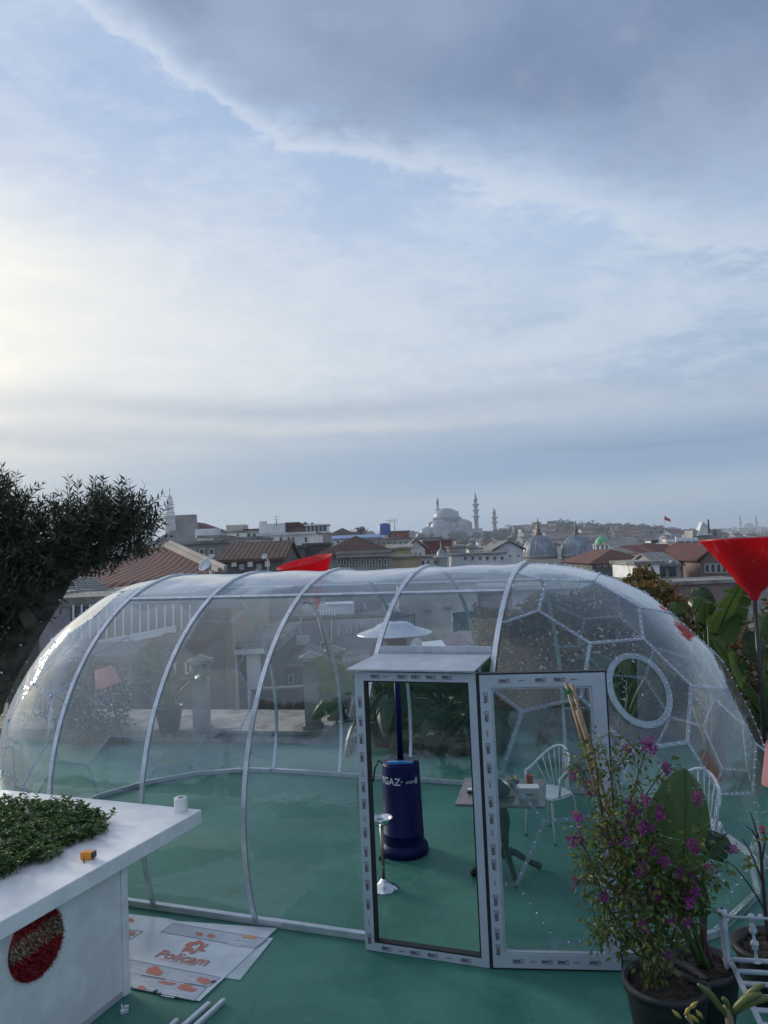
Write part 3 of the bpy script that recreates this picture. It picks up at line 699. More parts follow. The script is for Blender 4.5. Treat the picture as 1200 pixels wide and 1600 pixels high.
b = building('pilaster_house', 'small facade with two white pilasters and rooftop air conditioners', 'building', 352, 424, 1018, 22, wDark, 6)
for xx in (361, 396):
    k = MB(); a = P(xx, 1020, 21.85); k.box((a.x, a.y, a.z - 4), (.36, .25, 8)); part('pilaster', k, wWhite, b)
k = MB(); a = P(380, 1018, 21.8); k.box(a, (1.35, .4, .12)); part('cornice', k, wWhite, b)
for i, yy in enumerate((1043, 1062, 1082)):
    k = MB(); a = P(379, yy, 21.95); k.box(a, (.34, .1, .22)); part('window', k, mGlassD, b)
for xx in (366, 374):
    k = MB(); a = P(xx, 1014, 21.9); k.box(a, (.16, .2, .14)); part('air_conditioner', k, mWhiteMetal, b)
k = MB(); a = P(373, 1012, 22); k.tube([a, a + Vector((0, 0, .45))], .02, 5); k.tube([P(381, 1014, 22), P(399, 989, 22)], .02, 5); k.tube([P(381, 1014, 22), P(402, 1006, 22)], .02, 5); part('stay_mast', k, mSteel, b)
k = MB(); k.extr([P(358, 1012, 23), P(420, 1012, 23), P(409, 988, 25), P(392, 985, 25), P(352, 1000, 25)], (0, 0, -.1)); part('roof', k, rGrey, b)
b = building('lilac_house', 'wide lilac grey rendered house with a few small dark windows seen through the bubble', 'building', 432, 628, 968, 30, wLilac, 8, roof=None, wins=[(448, 994, 9, 13), (478, 1010, 8, 12), (505, 1008, 8, 12), (595, 998, 8, 12), (529, 987, 3.5, 11), (543, 984, 3.5, 11), (548.5, 983, 3.5, 11), (558, 979, 3.5, 11), (565, 977, 5, 6)])
k = MB(); k.extr([P(440, 967, 30), P(628, 962, 30), P(600, 945, 34), P(480, 945, 34)], (0, 0, .1)); part('roof', k, rGrey, b)
k = MB(); a = P(523, 955, 30); k.box((a.x, a.y + 1, a.z), (1.5, 1.6, .5)); part('roof_lantern', k, mWhiteMetal, b)
for i in range(8):
    k = MB(); a, c_ = P(492 + 4.5 * i, 962, 29.9), P(495 + 4 * i, 948, 30.5); k.bar(a, c_, .05, .05); part('glazing_bar', k, mWhiteMetal, b)
for xx in (470, 518, 588):
    k = MB(); k.tube([P(xx, 966, 29.85), P(xx - 1, 1080, 29.85)], .045, 6); part('drain_pipe', k, mSteel, b)
for (xx, yy, ww) in ((462, 960, .5), (560, 950, .4), (585, 956, .6), (500, 944, .35)):
    k = MB(); a = P(xx, yy, 31); k.box((a.x, a.y, a.z + .3), (ww, .4, .7)); part('chimney', k, wStone, b)
for (xx, yy) in ((474, 1000), (512, 1024)):
    k = MB(); a = P(xx, yy, 29.8); k.box(a, (.5, .25, .35)); part('air_conditioner', k, mWhiteMetal, b)
b = building('low_annex', 'low grey annex with a small hipped roof in front of the lilac house', 'building', 440, 505, 1042, 25, wGrey, 3, roof='hip', roofm=rGrey, rh=.5, over=.15, wins=[(455, 1060, 9, 14), (478, 1060, 9, 14)])
b = building('flat_annex', 'flat roofed stone annex with a rail of pots in front of the lilac house', 'building', 508, 566, 1050, 24, wStone, 3, wins=[(522, 1068, 8, 14), (545, 1067, 8, 14)])
for i in range(7):
    a = P(511 + 8 * i, 1047, 23.9); k = MB(); k.tube([a, a + Vector((0, 0, .45))], .02, 5); part('rail_post', k, mSteel, b)
k = MB(); k.bar(P(509, 1026, 23.9), P(562, 1023, 23.9), .04, .05); part('rail', k, mSteel, b)
b = building('brick_lean_to', 'narrow brown lean to with a slanted tile roof left of the tan house', 'building', 255, 318, 1015, 19, wBrown, 3, roof='shed', roofm=rBrown, rh=.6, over=.15, wins=[(272, 1045, 10, 18), (296, 1043, 10, 18)])
b = building('grey_outhouse', 'grey outhouse with door and small windows behind the pink shaded lamp', 'building', 110, 205, 1038, 18.5, wGrey, 2.5, roof='shed', roofm=rGrey, rh=.4, over=.15, wins=[(130, 1066, 12, 18), (158, 1064, 12, 18), (186, 1062, 9, 14)])
b = building('cream_tower_house', 'tall cream house with faint shuttered windows above the heater', 'building', 622, 745, 912, 36, wCream, 8, wins=[])
for xx, yy in ((668, 945), (700, 941), (669, 975), (690, 917)):
    k = MB(); a = P(xx, yy, 35.95); k.box(a, (.27, .08, .42)); f = part('shutter', k, wallm('shutter', (.48, .44, .38)), b)
    k = MB(); k.box((a.x, a.y - .03, a.z - .25), (.36, .12, .05)); part('sill', k, wStone, f)
b = building('rose_house', 'rose coloured house with a flat grey roof right of the tall cream house', 'building', 715, 800, 928, 40, wallm('rose', (.34, .27, .28)), 7)
o = thing('balcony', 'dark railed roof balcony right of the lilac house', 'balcony', P(630, 985, 28))
k = MB(); k.extr([P(612, 985, 28), P(648, 985, 28), P(648, 980, 30), P(612, 982, 30)], (0, 0, -.12)); part('deck', k, wDark, o)
for i in range(10):
    a = P(613 + 3.8 * i, 985, 27.95); k = MB(); k.tube([a, a + Vector((0, 0, .6))], .015, 5); part('baluster', k, wDark, o)
k = MB(); k.bar(P(612, 967, 27.95), P(648, 960, 27.95), .05, .06); k.tube([P(647, 958, 28), P(647, 1020, 28)], .05, 6); part('top_rail', k, wDark, o)
k = MB(); a = P(630, 1000, 28.4); k.box((a.x, a.y + .6, a.z - 3), (.8, 1.0, 6)); part('wall', k, wLilac, o)
# green netting on a scaffold
mNet = mat('green_net', (.03, .10, .10), .9, var=.35, vs=1.5)
o = thing('netting', 'teal construction netting stretched on posts in front of the rose house', 'netting', P(750, 1000, 29))
k = MB()
for i in range(14):
    for j in range(4):
        def np_(u, v):
            a = P(707 + 88 * u, 958 - 9 * u + 30 * v, 29); a.y += .08 * math.sin(u * 40) + .1 * math.sin(v * 5 + u * 9); return a
        k.face([np_(i / 14, j / 4), np_((i + 1) / 14, j / 4), np_((i + 1) / 14, (j + 1) / 4), np_(i / 14, (j + 1) / 4)], 0, True)
part('net', k, mNet, o)
for xx in (707, 730, 752, 774, 795):
    a = P(xx, 955, 29.1); k = MB(); k.tube([a, a - Vector((0, 0, 12))], .04, 6); part('post', k, mSteel, o)
k = MB(); k.extr([P(820, 950, 29), P(925, 950, 29), P(925, 985, 29), P(820, 985, 29)], (0, .05, 0)); part('net', k, mNet, o)
# mauve tent roof
mTent = mat('mauve_canvas', (.32, .24, .25), .85, var=.2, vs=1.5)
o = thing('canvas_pavilion', 'mauve canvas pavilion roof behind the heater reflector', 'pavilion', P(725, 1030, 23))
ap = P(717, 985, 24.5); c0, c1, c2, c3 = P(668, 1016, 23), P(770, 1016, 23), P(790, 1003, 27), P(690, 1003, 27)
k = MB(); k.face([c0, c1, ap]); k.face([c1, c2, ap]); k.face([c2, c3, ap]); k.face([c3, c0, ap]); part('canopy', k, mTent, o)
k = MB(); k.extr([c0, c1, c1 + Vector((0, 0, -.35)), c0 + Vector((0, 0, -.35))], (0, .02, 0)); part('valance', k, mTent, o)
for q in (c0, c1):
    k = MB(); k.tube([q, q - Vector((0, 0, 5))], .05, 6); part('post', k, wBrown, o)
o = thing('white_lean_to', 'small white sheet roof with a satellite dish between reflector and canvas pavilion', 'lean-to', P(668, 1025, 21))
k = MB(); k.extr([P(636, 1022, 20.5), P(698, 1014, 20.5), P(690, 1003, 22.5), P(645, 1008, 22.5)], (0, 0, .06)); part('roof', k, mWhiteMetal, o)
k = MB(); a = P(665, 1025, 21); k.box((a.x, a.y + .7, a.z - 3), (.9, 1.1, 6)); part('wall', k, wBrown, o)
dish(o, 659, 1013, 20.4, .16)
b = building('classical_house', 'pale classical facade with cornice and dark tall windows behind the brown vine', 'building', 800, 990, 916, 46, wWhite, 9, wins=[(865, 936, 6, 13), (877, 935, 6, 13), (895, 934, 6, 13), (912, 932, 6, 13), (835, 938, 6, 13)])
k = MB(); a, c_ = P(800, 918, 45.8), P(990, 912, 45.8); k.bar(a, c_, .5, .3); k.bar(P(800, 950, 45.8), P(990, 945, 45.8), .3, .2); part('cornice', k, wWhite, b)
# tiled roof just beyond the back of the terrace
o = thing('tiled_roof_house', 'low brown tiled lean-to roof just behind the concrete pillars', 'roof', P(460, 1140, 17))
A, B_, C_, D_ = P(388, 1125, 16.6), P(545, 1123, 16.6), P(548, 1071, 19.6), P(392, 1080, 19.6)
k = MB(); k.extr([A, B_, C_, D_], (0, 0, -.1)); part('roof', k, rTile, o)
cur = None
k = MB()
nr = 12
for i in range(nr):
    f = i / nr; g = (i + .92) / nr
    for j in range(26):
        u0, u1 = j / 26, (j + .86) / 26
        def rp(u, v): return A.lerp(B_, u).lerp(D_.lerp(C_, u), v)
        up = Vector((0, -.25, 1)) * .03
        a0, a1, a2, a3 = rp(u0, f) + up, rp(u1, f) + up, rp(u1, g) + up * .3, rp(u0, g) + up * .3
        mid0 = rp((u0 + u1) / 2, f) + up * 2.6; mid1 = rp((u0 + u1) / 2, g) + up * 1.6
        k.face([a0, mid0, mid1, a3], 0); k.face([mid0, a1, a2, mid1], 0)
part('tiles', k, rBrown, o, kind='stuff')
k = MB(); a = A.lerp(B_, .5); k.box((a.x, a.y + 1.4, a.z - 3), (2.2, 2.6, 6)); part('wall', k, wGrey, o)
k = MB(); k.bar(D_, C_, .18, .14); part('ridge', k, wStone, o)

# ------------------------------------------------------------------ jumble of roofs between, each a house
rng = random.Random(5)
walls = [('white', wWhite), ('cream', wCream), ('grey', wGrey), ('stone grey', wStone), ('pale', wPale)]
slots = []
for (x0, x1, y0, y1, Ya, Yb, n) in ((560, 820, 846, 858, 150, 420, 34), (340, 560, 838, 850, 160, 400, 20), (940, 1120, 842, 862, 150, 420, 26), (800, 930, 846, 858, 180, 420, 8)):
    for i in range(n):
        t = (i + rng.random()) / n
        Y = Yb - (Yb - Ya) * (((i * 7) % n) / n); y = y0 + (y1 - y0) * (1 - (Y - Ya) / (Yb - Ya))
        slots.append((x0 + (x1 - x0) * t, y + rng.uniform(-2, 2), Y))
TOWN = []
for i, (x, y, Y) in enumerate(slots):
    wpx = rng.uniform(14, 30) * (200 / Y) ** .5; nmw, wm = rng.choice(walls); kind = rng.choice(['flat', 'flat', 'hip', 'gable'])
    rm, rn = (rFlat, 'flat roofed') if kind == 'flat' else rng.choice([(rTile, 'rust roofed'), (rBrown, 'brown roofed'), (rGrey, 'grey roofed')])
    side = 'left of the mosque hill' if x < 640 else ('below the mosque hill' if x < 830 else 'on the right slope')
    ws = [(x - wpx / 2 + wpx * (j + .5) / 4, y + 4.5, 2.4, 3.2) for j in range(4)] if Y < 300 else []
    o = building('town_house', f'{nmw} {rn} house {side}', 'building', x - wpx / 2, x + wpx / 2, y, Y, wm, rng.uniform(7, 12), rz=0, roof=kind, roofm=rm, rh=rng.uniform(.8, 1.8), wins=ws, group='town houses crowded ' + side)
    TOWN.append((o['label'], x, o))
ORDW = ['', 'second', 'third', 'fourth', 'fifth', 'sixth', 'seventh', 'eighth', 'ninth', 'tenth']
for lb in sorted({t[0] for t in TOWN}):
    g = sorted([t for t in TOWN if t[0] == lb], key=lambda t: t[1])
    if len(g) > 1:
        for i, t in enumerate(g):
            t[2]['label'] = lb + (', leftmost of its kind' if i == 0 else ', rightmost of its kind' if i == len(g) - 1 else f', {ORDW[i]} from left of its kind')

# ------------------------------------------------------------------ hazy masses: far housing and woods
k = MB(); rng = random.Random(9)
def tiny_house(x, y):
    z = ground_h(x, y) - 2; wd = rng.uniform(7, 16); d = rng.uniform(7, 12); h = rng.uniform(6, 12.5) + 2
    a = rng.uniform(-.5, .5); cs, sn = math.cos(a), math.sin(a); mi = rng.randrange(4)
    def q(u, v, w_): return (x + u * cs - v * sn, y + u * sn + v * cs, z + w_)
    hw, hd = wd / 2, d / 2
    b4 = [q(-hw, -hd, 0), q(hw, -hd, 0), q(hw, hd, 0), q(-hw, hd, 0)]; t4 = [q(-hw, -hd, h), q(hw, -hd, h), q(hw, hd, h), q(-hw, hd, h)]
    for i in range(4): k.face([b4[i], b4[(i + 1) % 4], t4[(i + 1) % 4], t4[i]], mi)
    if rng.random() < .55:
        r0, r1 = q(-hw, 0, h + 2.2), q(hw, 0, h + 2.2); k.face([t4[0], t4[1], r1, r0], 4); k.face([t4[2], t4[3], r0, r1], 4); k.face([t4[1], t4[2], r1], mi); k.face([t4[3], t4[0], r0], mi)
    else: k.face(t4, 5)
    if y < 900:
        for fl in range(3):
            for c_ in range(3):
                u = -hw + wd * (c_ + .5) / 3; zz_ = h - 2.2 - fl * 3
                k.face([q(u - .6, -hd - .06, zz_ - .8), q(u + .6, -hd - .06, zz_ - .8), q(u + .6, -hd - .06, zz_ + .8), q(u - .6, -hd - .06, zz_ + .8)], 6)
for i in range(5200):
    y = 320 + 2500 * rng.random() ** 1.5; x = (rng.random() * 2 - 1) * (.62 * y) + .03 * y
    if abs(x - mx) < 85 and 800 < y < 960: continue
    if .03 < x / y < .17 and 430 < y < 900: continue
    tiny_house(x, y)
struct('far_housing', k, wFar + [rTile, rFlat, mGlassD], 'stuff')

def blob_tree(k, c, r, n, rg, mi=0, leaf=.5):
    for i in range(n):
        v = Vector((rg.gauss(0, 1), rg.gauss(0, 1), rg.gauss(0, .8))).normalized() * r * rg.uniform(.55, 1.0) ** .6
        p = Vector(c) + v; t_ = Vector((rg.gauss(0, 1), rg.gauss(0, 1), rg.gauss(0, 1))).normalized(); b_ = t_.orthogonal().normalized()
        s_ = leaf * rg.uniform(.5, 1.3)
        k.face([p - t_ * s_, p + b_ * s_ * .6, p + t_ * s_, p - b_ * s_ * .6], mi)
mFarTree = mat('bare_crown', (.10, .085, .07), .9, var=.3, vs=.1)
mFarGreen = mat('dark_green_crown', (.035, .05, .035), .9, var=.3, vs=.1)
mBark = mat('bark', (.085, .068, .055), .95, var=.55, vs=9., bump=.05, bs=16.)
k = MB(); rg = random.Random(3)
for i in range(420):
    y = rg.uniform(620, 1500); x = rg.uniform(.22, .40) * y if rg.random() < .6 else rg.uniform(-.5, .5) * y
    if i % 4 == 0: y = rg.uniform(520, 820); x = rg.uniform(.04, .19) * y
    if .05 < x / y < .14 and y > 820: continue
    z = ground_h(x, y); hh_ = 5 if .02 < x / y < .2 else 10; blob_tree(k, (x, y, z + hh_), hh_ * .6, 60, rg, leaf=1.3)
struct('far_woods', k, [mFarGreen], 'stuff')
def far_tree(name, label, x, ytop, ybot, wpx, Y, m, shape='round', n=500):
    a, c_ = at(x, ytop, Y), at(x, ybot, Y); r = wpx / 2 * Y / 1200; gz = ground_h(c_.x, Y)
    o = thing(name, label, 'tree', (c_.x, Y, gz)); rg = random.Random(int(x * 7))
    k = MB(); k.tube([(c_.x, Y, gz), (c_.x, Y, (a.z + c_.z) / 2)], [r * .09, r * .05], 6); 
    if shape == 'round':
        for i in range(14):
            t = rg.uniform(0, 6.28); e_ = Vector((math.cos(t) * r * .8, math.sin(t) * r * .8, rg.uniform(.0, 1) * (a.z - c_.z) * .9)); k.tube([(c_.x, Y, c_.z - 1), Vector((c_.x, Y, c_.z)) + e_ * .5, Vector((c_.x, Y, c_.z)) + e_], [r * .04, r * .025, r * .01], 4)
    part('trunk', k, mBark, o)
    k = MB(); hh = a.z - c_.z
    if shape == 'round':
        for j in range(9):
            t = rg.uniform(0, 6.28); q = Vector((c_.x + math.cos(t) * r * .55 * rg.random(), Y + math.sin(t) * r * .5, c_.z + hh * rg.uniform(.25, .68)))
            blob_tree(k, q, min(r * .5, hh * .34), n // 9, rg, leaf=r * .09)
    else:
        for j in range(14):
            f = j / 13; blob_tree(k, (c_.x, Y, c_.z + hh * f), max(.3, r * (1 - f) ** .7), n // 14, rg, leaf=r * .25)
    part('crown', k, m, o)
far_tree('bare_tree', 'wide bare grey tree crown behind the glass restaurant roof', 481, 816, 828, 36, 210, mFarTree)
far_tree('bare_tree', 'rounded bare tree left of the antenna house on the skyline', 565, 822, 838, 30, 230, mFarTree)
far_tree('leafless_tree', 'leafless hazy tree just right of the rightmost near minaret', 785, 820, 842, 38, 760, mFarTree)
far_tree('leafless_tree', 'dark leafless tree on the slope in front of the mosque', 712, 826, 842, 30, 780, mFarTree)
far_tree('cypress', 'pointed dark cypress right of the hazy tree', 806, 823, 845, 9, 720, mFarGreen, 'cone', 300)
far_tree('cypress', 'shorter dark cypress left of the larger grey dome', 819, 828, 846, 10, 700, mFarGreen, 'cone', 300)

# ================================================================== the terrace
def floor_mat():
    m = bpy.data.materials.new('green_floor_paint'); m.use_nodes = True; t = NT(m.node_tree); b = m.node_tree.nodes['Principled BSDF']
    oc = t.n('ShaderNodeTexCoord').outputs['Object']
    n1 = t.noise(oc, .9, 6, .62, .6); n2 = t.noise(oc, 3.5, 8, .68, 1.2); n3 = t.noise(oc, 26., 4, .6)
    c = t.mix(t.sstep(n1, .36, .66), (.024, .138, .105), (.050, .205, .157))
    c = t.mix(t.m('MULTIPLY', t.sstep(n2, .52, .72), .5), c, (.085, .27, .195))
    c = t.mix(t.m('MULTIPLY', t.sstep(n2, .50, .30), .45), c, (.02, .12, .10))
    # roller marks and overlapped coats
    br = t.n('ShaderNodeTexBrick'); br.offset = .37; br.squash = 1.0
    t.put(br.inputs['Vector'], t.v('ADD', oc, t.v('SCALE', t.noise(oc, 1.2, 2, .5, col=True), scale=.22)))
    br.inputs['Scale'].default_value = .55; br.inputs['Mortar Size'].default_value = .006; br.inputs['Mortar Smooth'].default_value = .5
    br.inputs['Color1'].default_value = (0, 0, 0, 1); br.inputs['Color2'].default_value = (1, 1, 1, 1); br.inputs['Mortar'].default_value = (.5, .5, .5, 1)
    c = t.mix(t.m('MULTIPLY', br.outputs['Color'], .26), c, (.075, .245, .185))
    c = t.mix(t.m('MULTIPLY', br.outputs['Fac'], .2), c, (.02, .09, .075))
    # worn brown and pale scuffs
    c = t.mix(t.m('MULTIPLY', t.sstep(t.noise(oc, 1.7, 8, .7, 2.0), .60, .72), .5), c, (.15, .17, .10))
    c = t.mix(t.m('MULTIPLY', t.sstep(t.noise(t.v('MULTIPLY', oc, (1.0, 3.4, 1)), 2.6, 9, .75, 2.5), .58, .68), .32), c, (.24, .36, .31))
    c = t.mix(t.m('MULTIPLY', t.sstep(n3, .64, .74), .4), c, (.25, .33, .29))
    c = t.mix(t.m('MULTIPLY', t.sstep(t.noise(t.v('MULTIPLY', oc, (5.5, .8, 1)), 3.0, 6, .7, 1.5), .60, .72), .25), c, (.02, .10, .08))
    c = t.mix(t.m('MULTIPLY', t.sstep(t.noise(oc, .55, 4, .6, 1.0), .52, .62), .28), c, (.085, .225, .175))
    t.put(b.inputs['Base Color'], c)
    t.put(b.inputs['Roughness'], t.lin(n2, .3, .7, .42, .68))
    bp = t.n('ShaderNodeBump'); bp.inputs['Distance'].default_value = .006
    t.put(bp.inputs['Height'], t.m('ADD', t.m('MULTIPLY', n2, .8), t.m('MULTIPLY', n3, .25))); t.put(b.inputs['Normal'], bp.outputs[0])
    return m
mFloor = floor_mat()
FLOORP = [(-8, -3), (6.4, -3), (6.4, 11.3), (-.78, 13.95), (-8, 15.6)]
k = MB(); k.prism(FLOORP, -.3, 0.0)
struct('terrace_floor', k, mFloor)
k = MB(); k.prism([(-7.8, -2.8), (6.2, -2.8), (6.2, 11.1), (-.8, 13.7), (-7.8, 15.3)], -20.4, -.3)
solo('hotel_block', k, wCream, 'rendered block of the building that carries the green terrace', 'building', (0, 5, -20.4))
mConc = mat('weathered_concrete', (.33, .305, .27), .9, var=.45, vs=2.2, bump=.006, bs=25)
mConcD = mat('weathered_cap', (.36, .34, .31), .9, var=.5, vs=5., bump=.006, bs=25)

# raised ledge at the back with concrete pillars
k = MB(); k.prism([(-1.09, 12.19), (-.84, 13.7), (-7.4, 15.15), (-7.9, 13.75)], .004, .15)
k.prism([(-1.05, 12.15), (-.80, 13.74), (-7.42, 15.2), (-7.95, 13.72)], .15, .20)
struct('ledge', k, mConc)
def pillar(x, y, label, h=1.22, zb=.20, w_=.24):
    o = thing('pillar', label, 'pillar', (x, y, zb), 'concrete pillars along the terrace edge')
    k = MB(); k.box((x, y, zb + .03), (w_ + .07, w_ + .07, .06)); part('base', k, mConc, o)
    k = MB(); k.box((x, y, zb + .06 + (h - .2) / 2), (w_, w_, h - .2)); part('shaft', k, mConc, o)
    k = MB(); k.box((x, y, zb + h - .11), (w_ + .12, w_ + .12, .06))
    q = (w_ + .06) / 2; z = zb + h - .08
    b4 = [(x - q, y - q, z), (x + q, y - q, z), (x + q, y + q, z), (x - q, y + q, z)]; ap = (x, y, z + .09)
    for i in range(4): k.face([b4[i], b4[(i + 1) % 4], ap])
    part('cap', k, mConcD, o)
    return o
q = onz(490, 1137, .2); pillar(q.x, q.y, 'concrete pillar with pyramid cap at the right front corner of the ledge')
q = onz(527, 1122, .2); pillar(q.x, q.y, 'concrete pillar behind the corner one, half hidden by dark lamp pole')
q = onz(316, 1140, .2); pillar(q.x, q.y, 'concrete pillar next to the potted plant on the ledge')
q = onz(100, 1140, .2); pillar(q.x, q.y, 'concrete pillar behind the left shrub')
pillar(3.1, 11.72, 'concrete pillar rising from brown vine above the round window', 1.32, 0.0)
# low parapet on the right back edge
k = MB()
def seg(a, b_, h, t_):
    a, b_ = Vector((*a, 0)), Vector((*b_, 0)); n_ = (b_ - a).normalized().cross(Vector((0, 0, 1))) * t_ / 2
    k.prism([(a + n_).to_tuple()[:2], (b_ + n_).to_tuple()[:2], (b_ - n_).to_tuple()[:2], (a - n_).to_tuple()[:2]], .004, h)
seg((-.6, 13.75), (6.25, 11.2), .45, .25); seg((6.25, 11.0), (6.25, -2.6), .9, .25)
solo('parapet', k, mat('dark_mottled_render', (.10, .10, .09), .95, var=.5, vs=2.5, bump=.008, bs=20.), 'low weathered parapet wall along the planted back edge', 'wall', (3, 12.3, 0))  # dark render with random mottling

# ================================================================== the bubble
TH = R(-20.3); EX, EY = math.cos(TH), math.sin(TH)
BX, BY, BC, BR, BV, SP = -.503, 8.245, .76, 2.10, 2.05, .994
RA = {1: 2.05, -1: 1.85}
def DW(s, v, z): return Vector((BX + EX * s - EY * v, BY + EY * s + EX * v, z))
LEAF0, LEAF1 = (1.968, -2.07), (2.85, -1.86)
def door_clamp(s, v, z):
    if v < 0 and z < 2.12:
        if LEAF0[0] - .02 < s < LEAF1[0] + .12:
            lim = LEAF0[1] + (LEAF1[1] - LEAF0[1]) * (s - LEAF0[0]) / (LEAF1[0] - LEAF0[0]) + .06
            v = max(v, lim)
        elif .95 < s <= LEAF0[0] - .02: v = max(v, -2.0)
    return v
def prof(t, ex=0.0): return -(BR + ex) * math.cos(t), BC + (BV + ex) * math.sin(t)   # t: 0 front .. pi back
T0 = -math.asin(BC / BV)
def film_mat(nm='clear_film', base=.003, wr=.016):
    m = bpy.data.materials.new(nm); m.use_nodes = True; T_ = m.node_tree; T_.nodes.clear(); t = NT(T_)
    oc = t.n('ShaderNodeTexCoord').outputs['Object']; geo = t.n('ShaderNodeNewGeometry')
    n1 = t.noise(t.v('MULTIPLY', oc, (1.0, 1.0, 2.0)), 1.5, 3, .5, .6); n2 = t.noise(t.v('MULTIPLY', oc, (2.2, 2.2, .5)), 4., 3, .55)
    bp = t.n('ShaderNodeBump'); bp.inputs['Distance'].default_value = wr; bp.inputs['Strength'].default_value = .6
    t.put(bp.inputs['Height'], t.m('ADD', n1, t.m('MULTIPLY', n2, .12)))
    co = t.m('ABSOLUTE', t.v('DOT_PRODUCT', geo.outputs['Incoming'], geo.outputs['Normal']))
    sch = t.m('ADD', .045, t.m('MULTIPLY', t.m('POWER', t.m('SUBTRACT', 1.0, co), 4.0), .955))
    F = t.m('DIVIDE', t.m('MULTIPLY', sch, 2.0), t.m('ADD', sch, 1.0))
    tr = t.n('ShaderNodeBsdfTransparent'); tr.inputs['Color'].default_value = (.89, .925, .95, 1)
    gl = t.n('ShaderNodeBsdfGlossy'); gl.inputs['Roughness'].default_value = .06; t.put(gl.inputs['Normal'], bp.outputs[0]); gl.inputs['Color'].default_value = (.95, .97, 1, 1)
    mx_ = t.n('ShaderNodeMixShader'); t.put(mx_.inputs[0], F); T_.links.new(tr.outputs[0], mx_.inputs[1]); T_.links.new(gl.outputs[0], mx_.inputs[2])
    # dust and scuffs on the film, whitened towards the roof as painted sky sheen
    df = t.n('ShaderNodeBsdfDiffuse'); df.inputs['Color'].default_value = (.72, .74, .78, 1)
    tl = t.n('ShaderNodeBsdfTranslucent'); tl.inputs['Color'].default_value = (.72, .74, .78, 1)
    d2 = t.n('ShaderNodeMixShader'); d2.inputs[0].default_value = .5; T_.links.new(df.outputs[0], d2.inputs[1]); T_.links.new(tl.outputs[0], d2.inputs[2])
    hz_ = t.m('ADD', t.sstep(t.sep(oc)[2], .7, 2.5), t.m('MULTIPLY', t.sstep(t.sep(oc)[2], 2.35, 2.75), 2.5))
    dust_sheen = t.m('ADD', base, t.m('MULTIPLY', hz_, t.m('ADD', .004, t.m('MULTIPLY', t.sstep(t.noise(oc, 2.0, 8, .7, 1.0), .42, .72), .014))))
    dust_sheen = t.m('ADD', dust_sheen, t.m('MULTIPLY', t.sstep(t.noise(oc, 38., 3, .6), .72, .76), .03))
    dust_sheen = t.m('DIVIDE', dust_sheen, t.m('ADD', .13, co), clamp=True)
    m2 = t.n('ShaderNodeMixShader'); t.put(m2.inputs[0], dust_sheen); T_.links.new(mx_.outputs[0], m2.inputs[1]); T_.links.new(d2.outputs[0], m2.inputs[2])
    o = t.n('ShaderNodeOutputMaterial'); T_.links.new(m2.outputs[0], o.inputs[0])
    return m
mFilm = film_mat(); mFilmSheen = film_mat('wrinkled_sheen_film', .10, .05)  # second one: wrinkled left end, bright sky sheen put in as extra milkiness
def glass_mat(name, col=(.93, .95, .96), f0=.06):
    m = bpy.data.materials.new(name); m.use_nodes = True; T_ = m.node_tree; T_.nodes.clear(); t = NT(T_)
    geo = t.n('ShaderNodeNewGeometry')
    co = t.m('ABSOLUTE', t.v('DOT_PRODUCT', geo.outputs['Incoming'], geo.outputs['Normal']))
    F = t.m('ADD', f0, t.m('MULTIPLY', t.m('POWER', t.m('SUBTRACT', 1.0, co), 5.0), 1 - f0))
    tr = t.n('ShaderNodeBsdfTransparent'); tr.inputs['Color'].default_value = (*col, 1)
    gl = t.n('ShaderNodeBsdfGlossy'); gl.inputs['Roughness'].default_value = .02
    mx_ = t.n('ShaderNodeMixShader'); t.put(mx_.inputs[0], F); T_.links.new(tr.outputs[0], mx_.inputs[1]); T_.links.new(gl.outputs[0], mx_.inputs[2])
    o = t.n('ShaderNodeOutputMaterial'); T_.links.new(mx_.outputs[0], o.inputs[0]); return m
mPane = glass_mat('door_pane')
def seam_mat():
    m = bpy.data.materials.new('clear_joint_strip'); m.use_nodes = True; T_ = m.node_tree; t = NT(T_); b = T_.nodes['Principled BSDF']
    b.inputs['Base Color'].default_value = (.58, .65, .74, 1); b.inputs['Roughness'].default_value = .22; b.inputs['Specular IOR Level'].default_value = .8
    oc = t.n('ShaderNodeTexCoord').outputs['Object']
    tr = t.n('ShaderNodeBsdfTransparent'); tr.inputs['Color'].default_value = (.85, .9, .95, 1)
    mx_ = t.n('ShaderNodeMixShader'); t.put(mx_.inputs[0], t.lin(t.noise(oc, 3., 4, .6), .3, .7, .20, .42))
    T_.links.new(tr.outputs[0], mx_.inputs[1]); T_.links.new(b.outputs[0], mx_.inputs[2]); T_.links.new(mx_.outputs[0], T_.nodes['Material Output'].inputs[0])
    return m
mSeam = seam_mat()
mSeamClear = mSeam.copy(); mSeamClear.name = 'far_clear_joint_strip'
for nd in mSeamClear.node_tree.nodes:
    if nd.type == 'MAP_RANGE': nd.inputs[3].default_value = .10; nd.inputs[4].default_value = .22
mAlu = mat('aluminium_profile', (.60, .64, .70), .30, .55, var=.12, vs=9.)
mRivet = mat('rivet_steel', (.70, .72, .75), .25, .5)
mPVC = mat('white_pvc', (.42, .47, .54), .35, var=.06, vs=4.)
mGasket = mat('black_gasket', (.012, .012, .014), .5)
mPrintK = mat('film_print_black', (.05, .055, .075), .5)
mPrintO = mat('film_print_orange', (.45, .25, .17), .5)
BUB = thing('bubble_tent', 'long clear bubble tent of bent aluminium ribs and film with faceted rounded ends', 'bubble tent', tuple(DW(0, 0, 0)))
RIV = []
def wav(p, a=.02): return a * mnoise.noise(p * 1.4) + a * .4 * mnoise.noise(p * 4.1)
TR = [math.pi - R(63.5), R(63.5)]
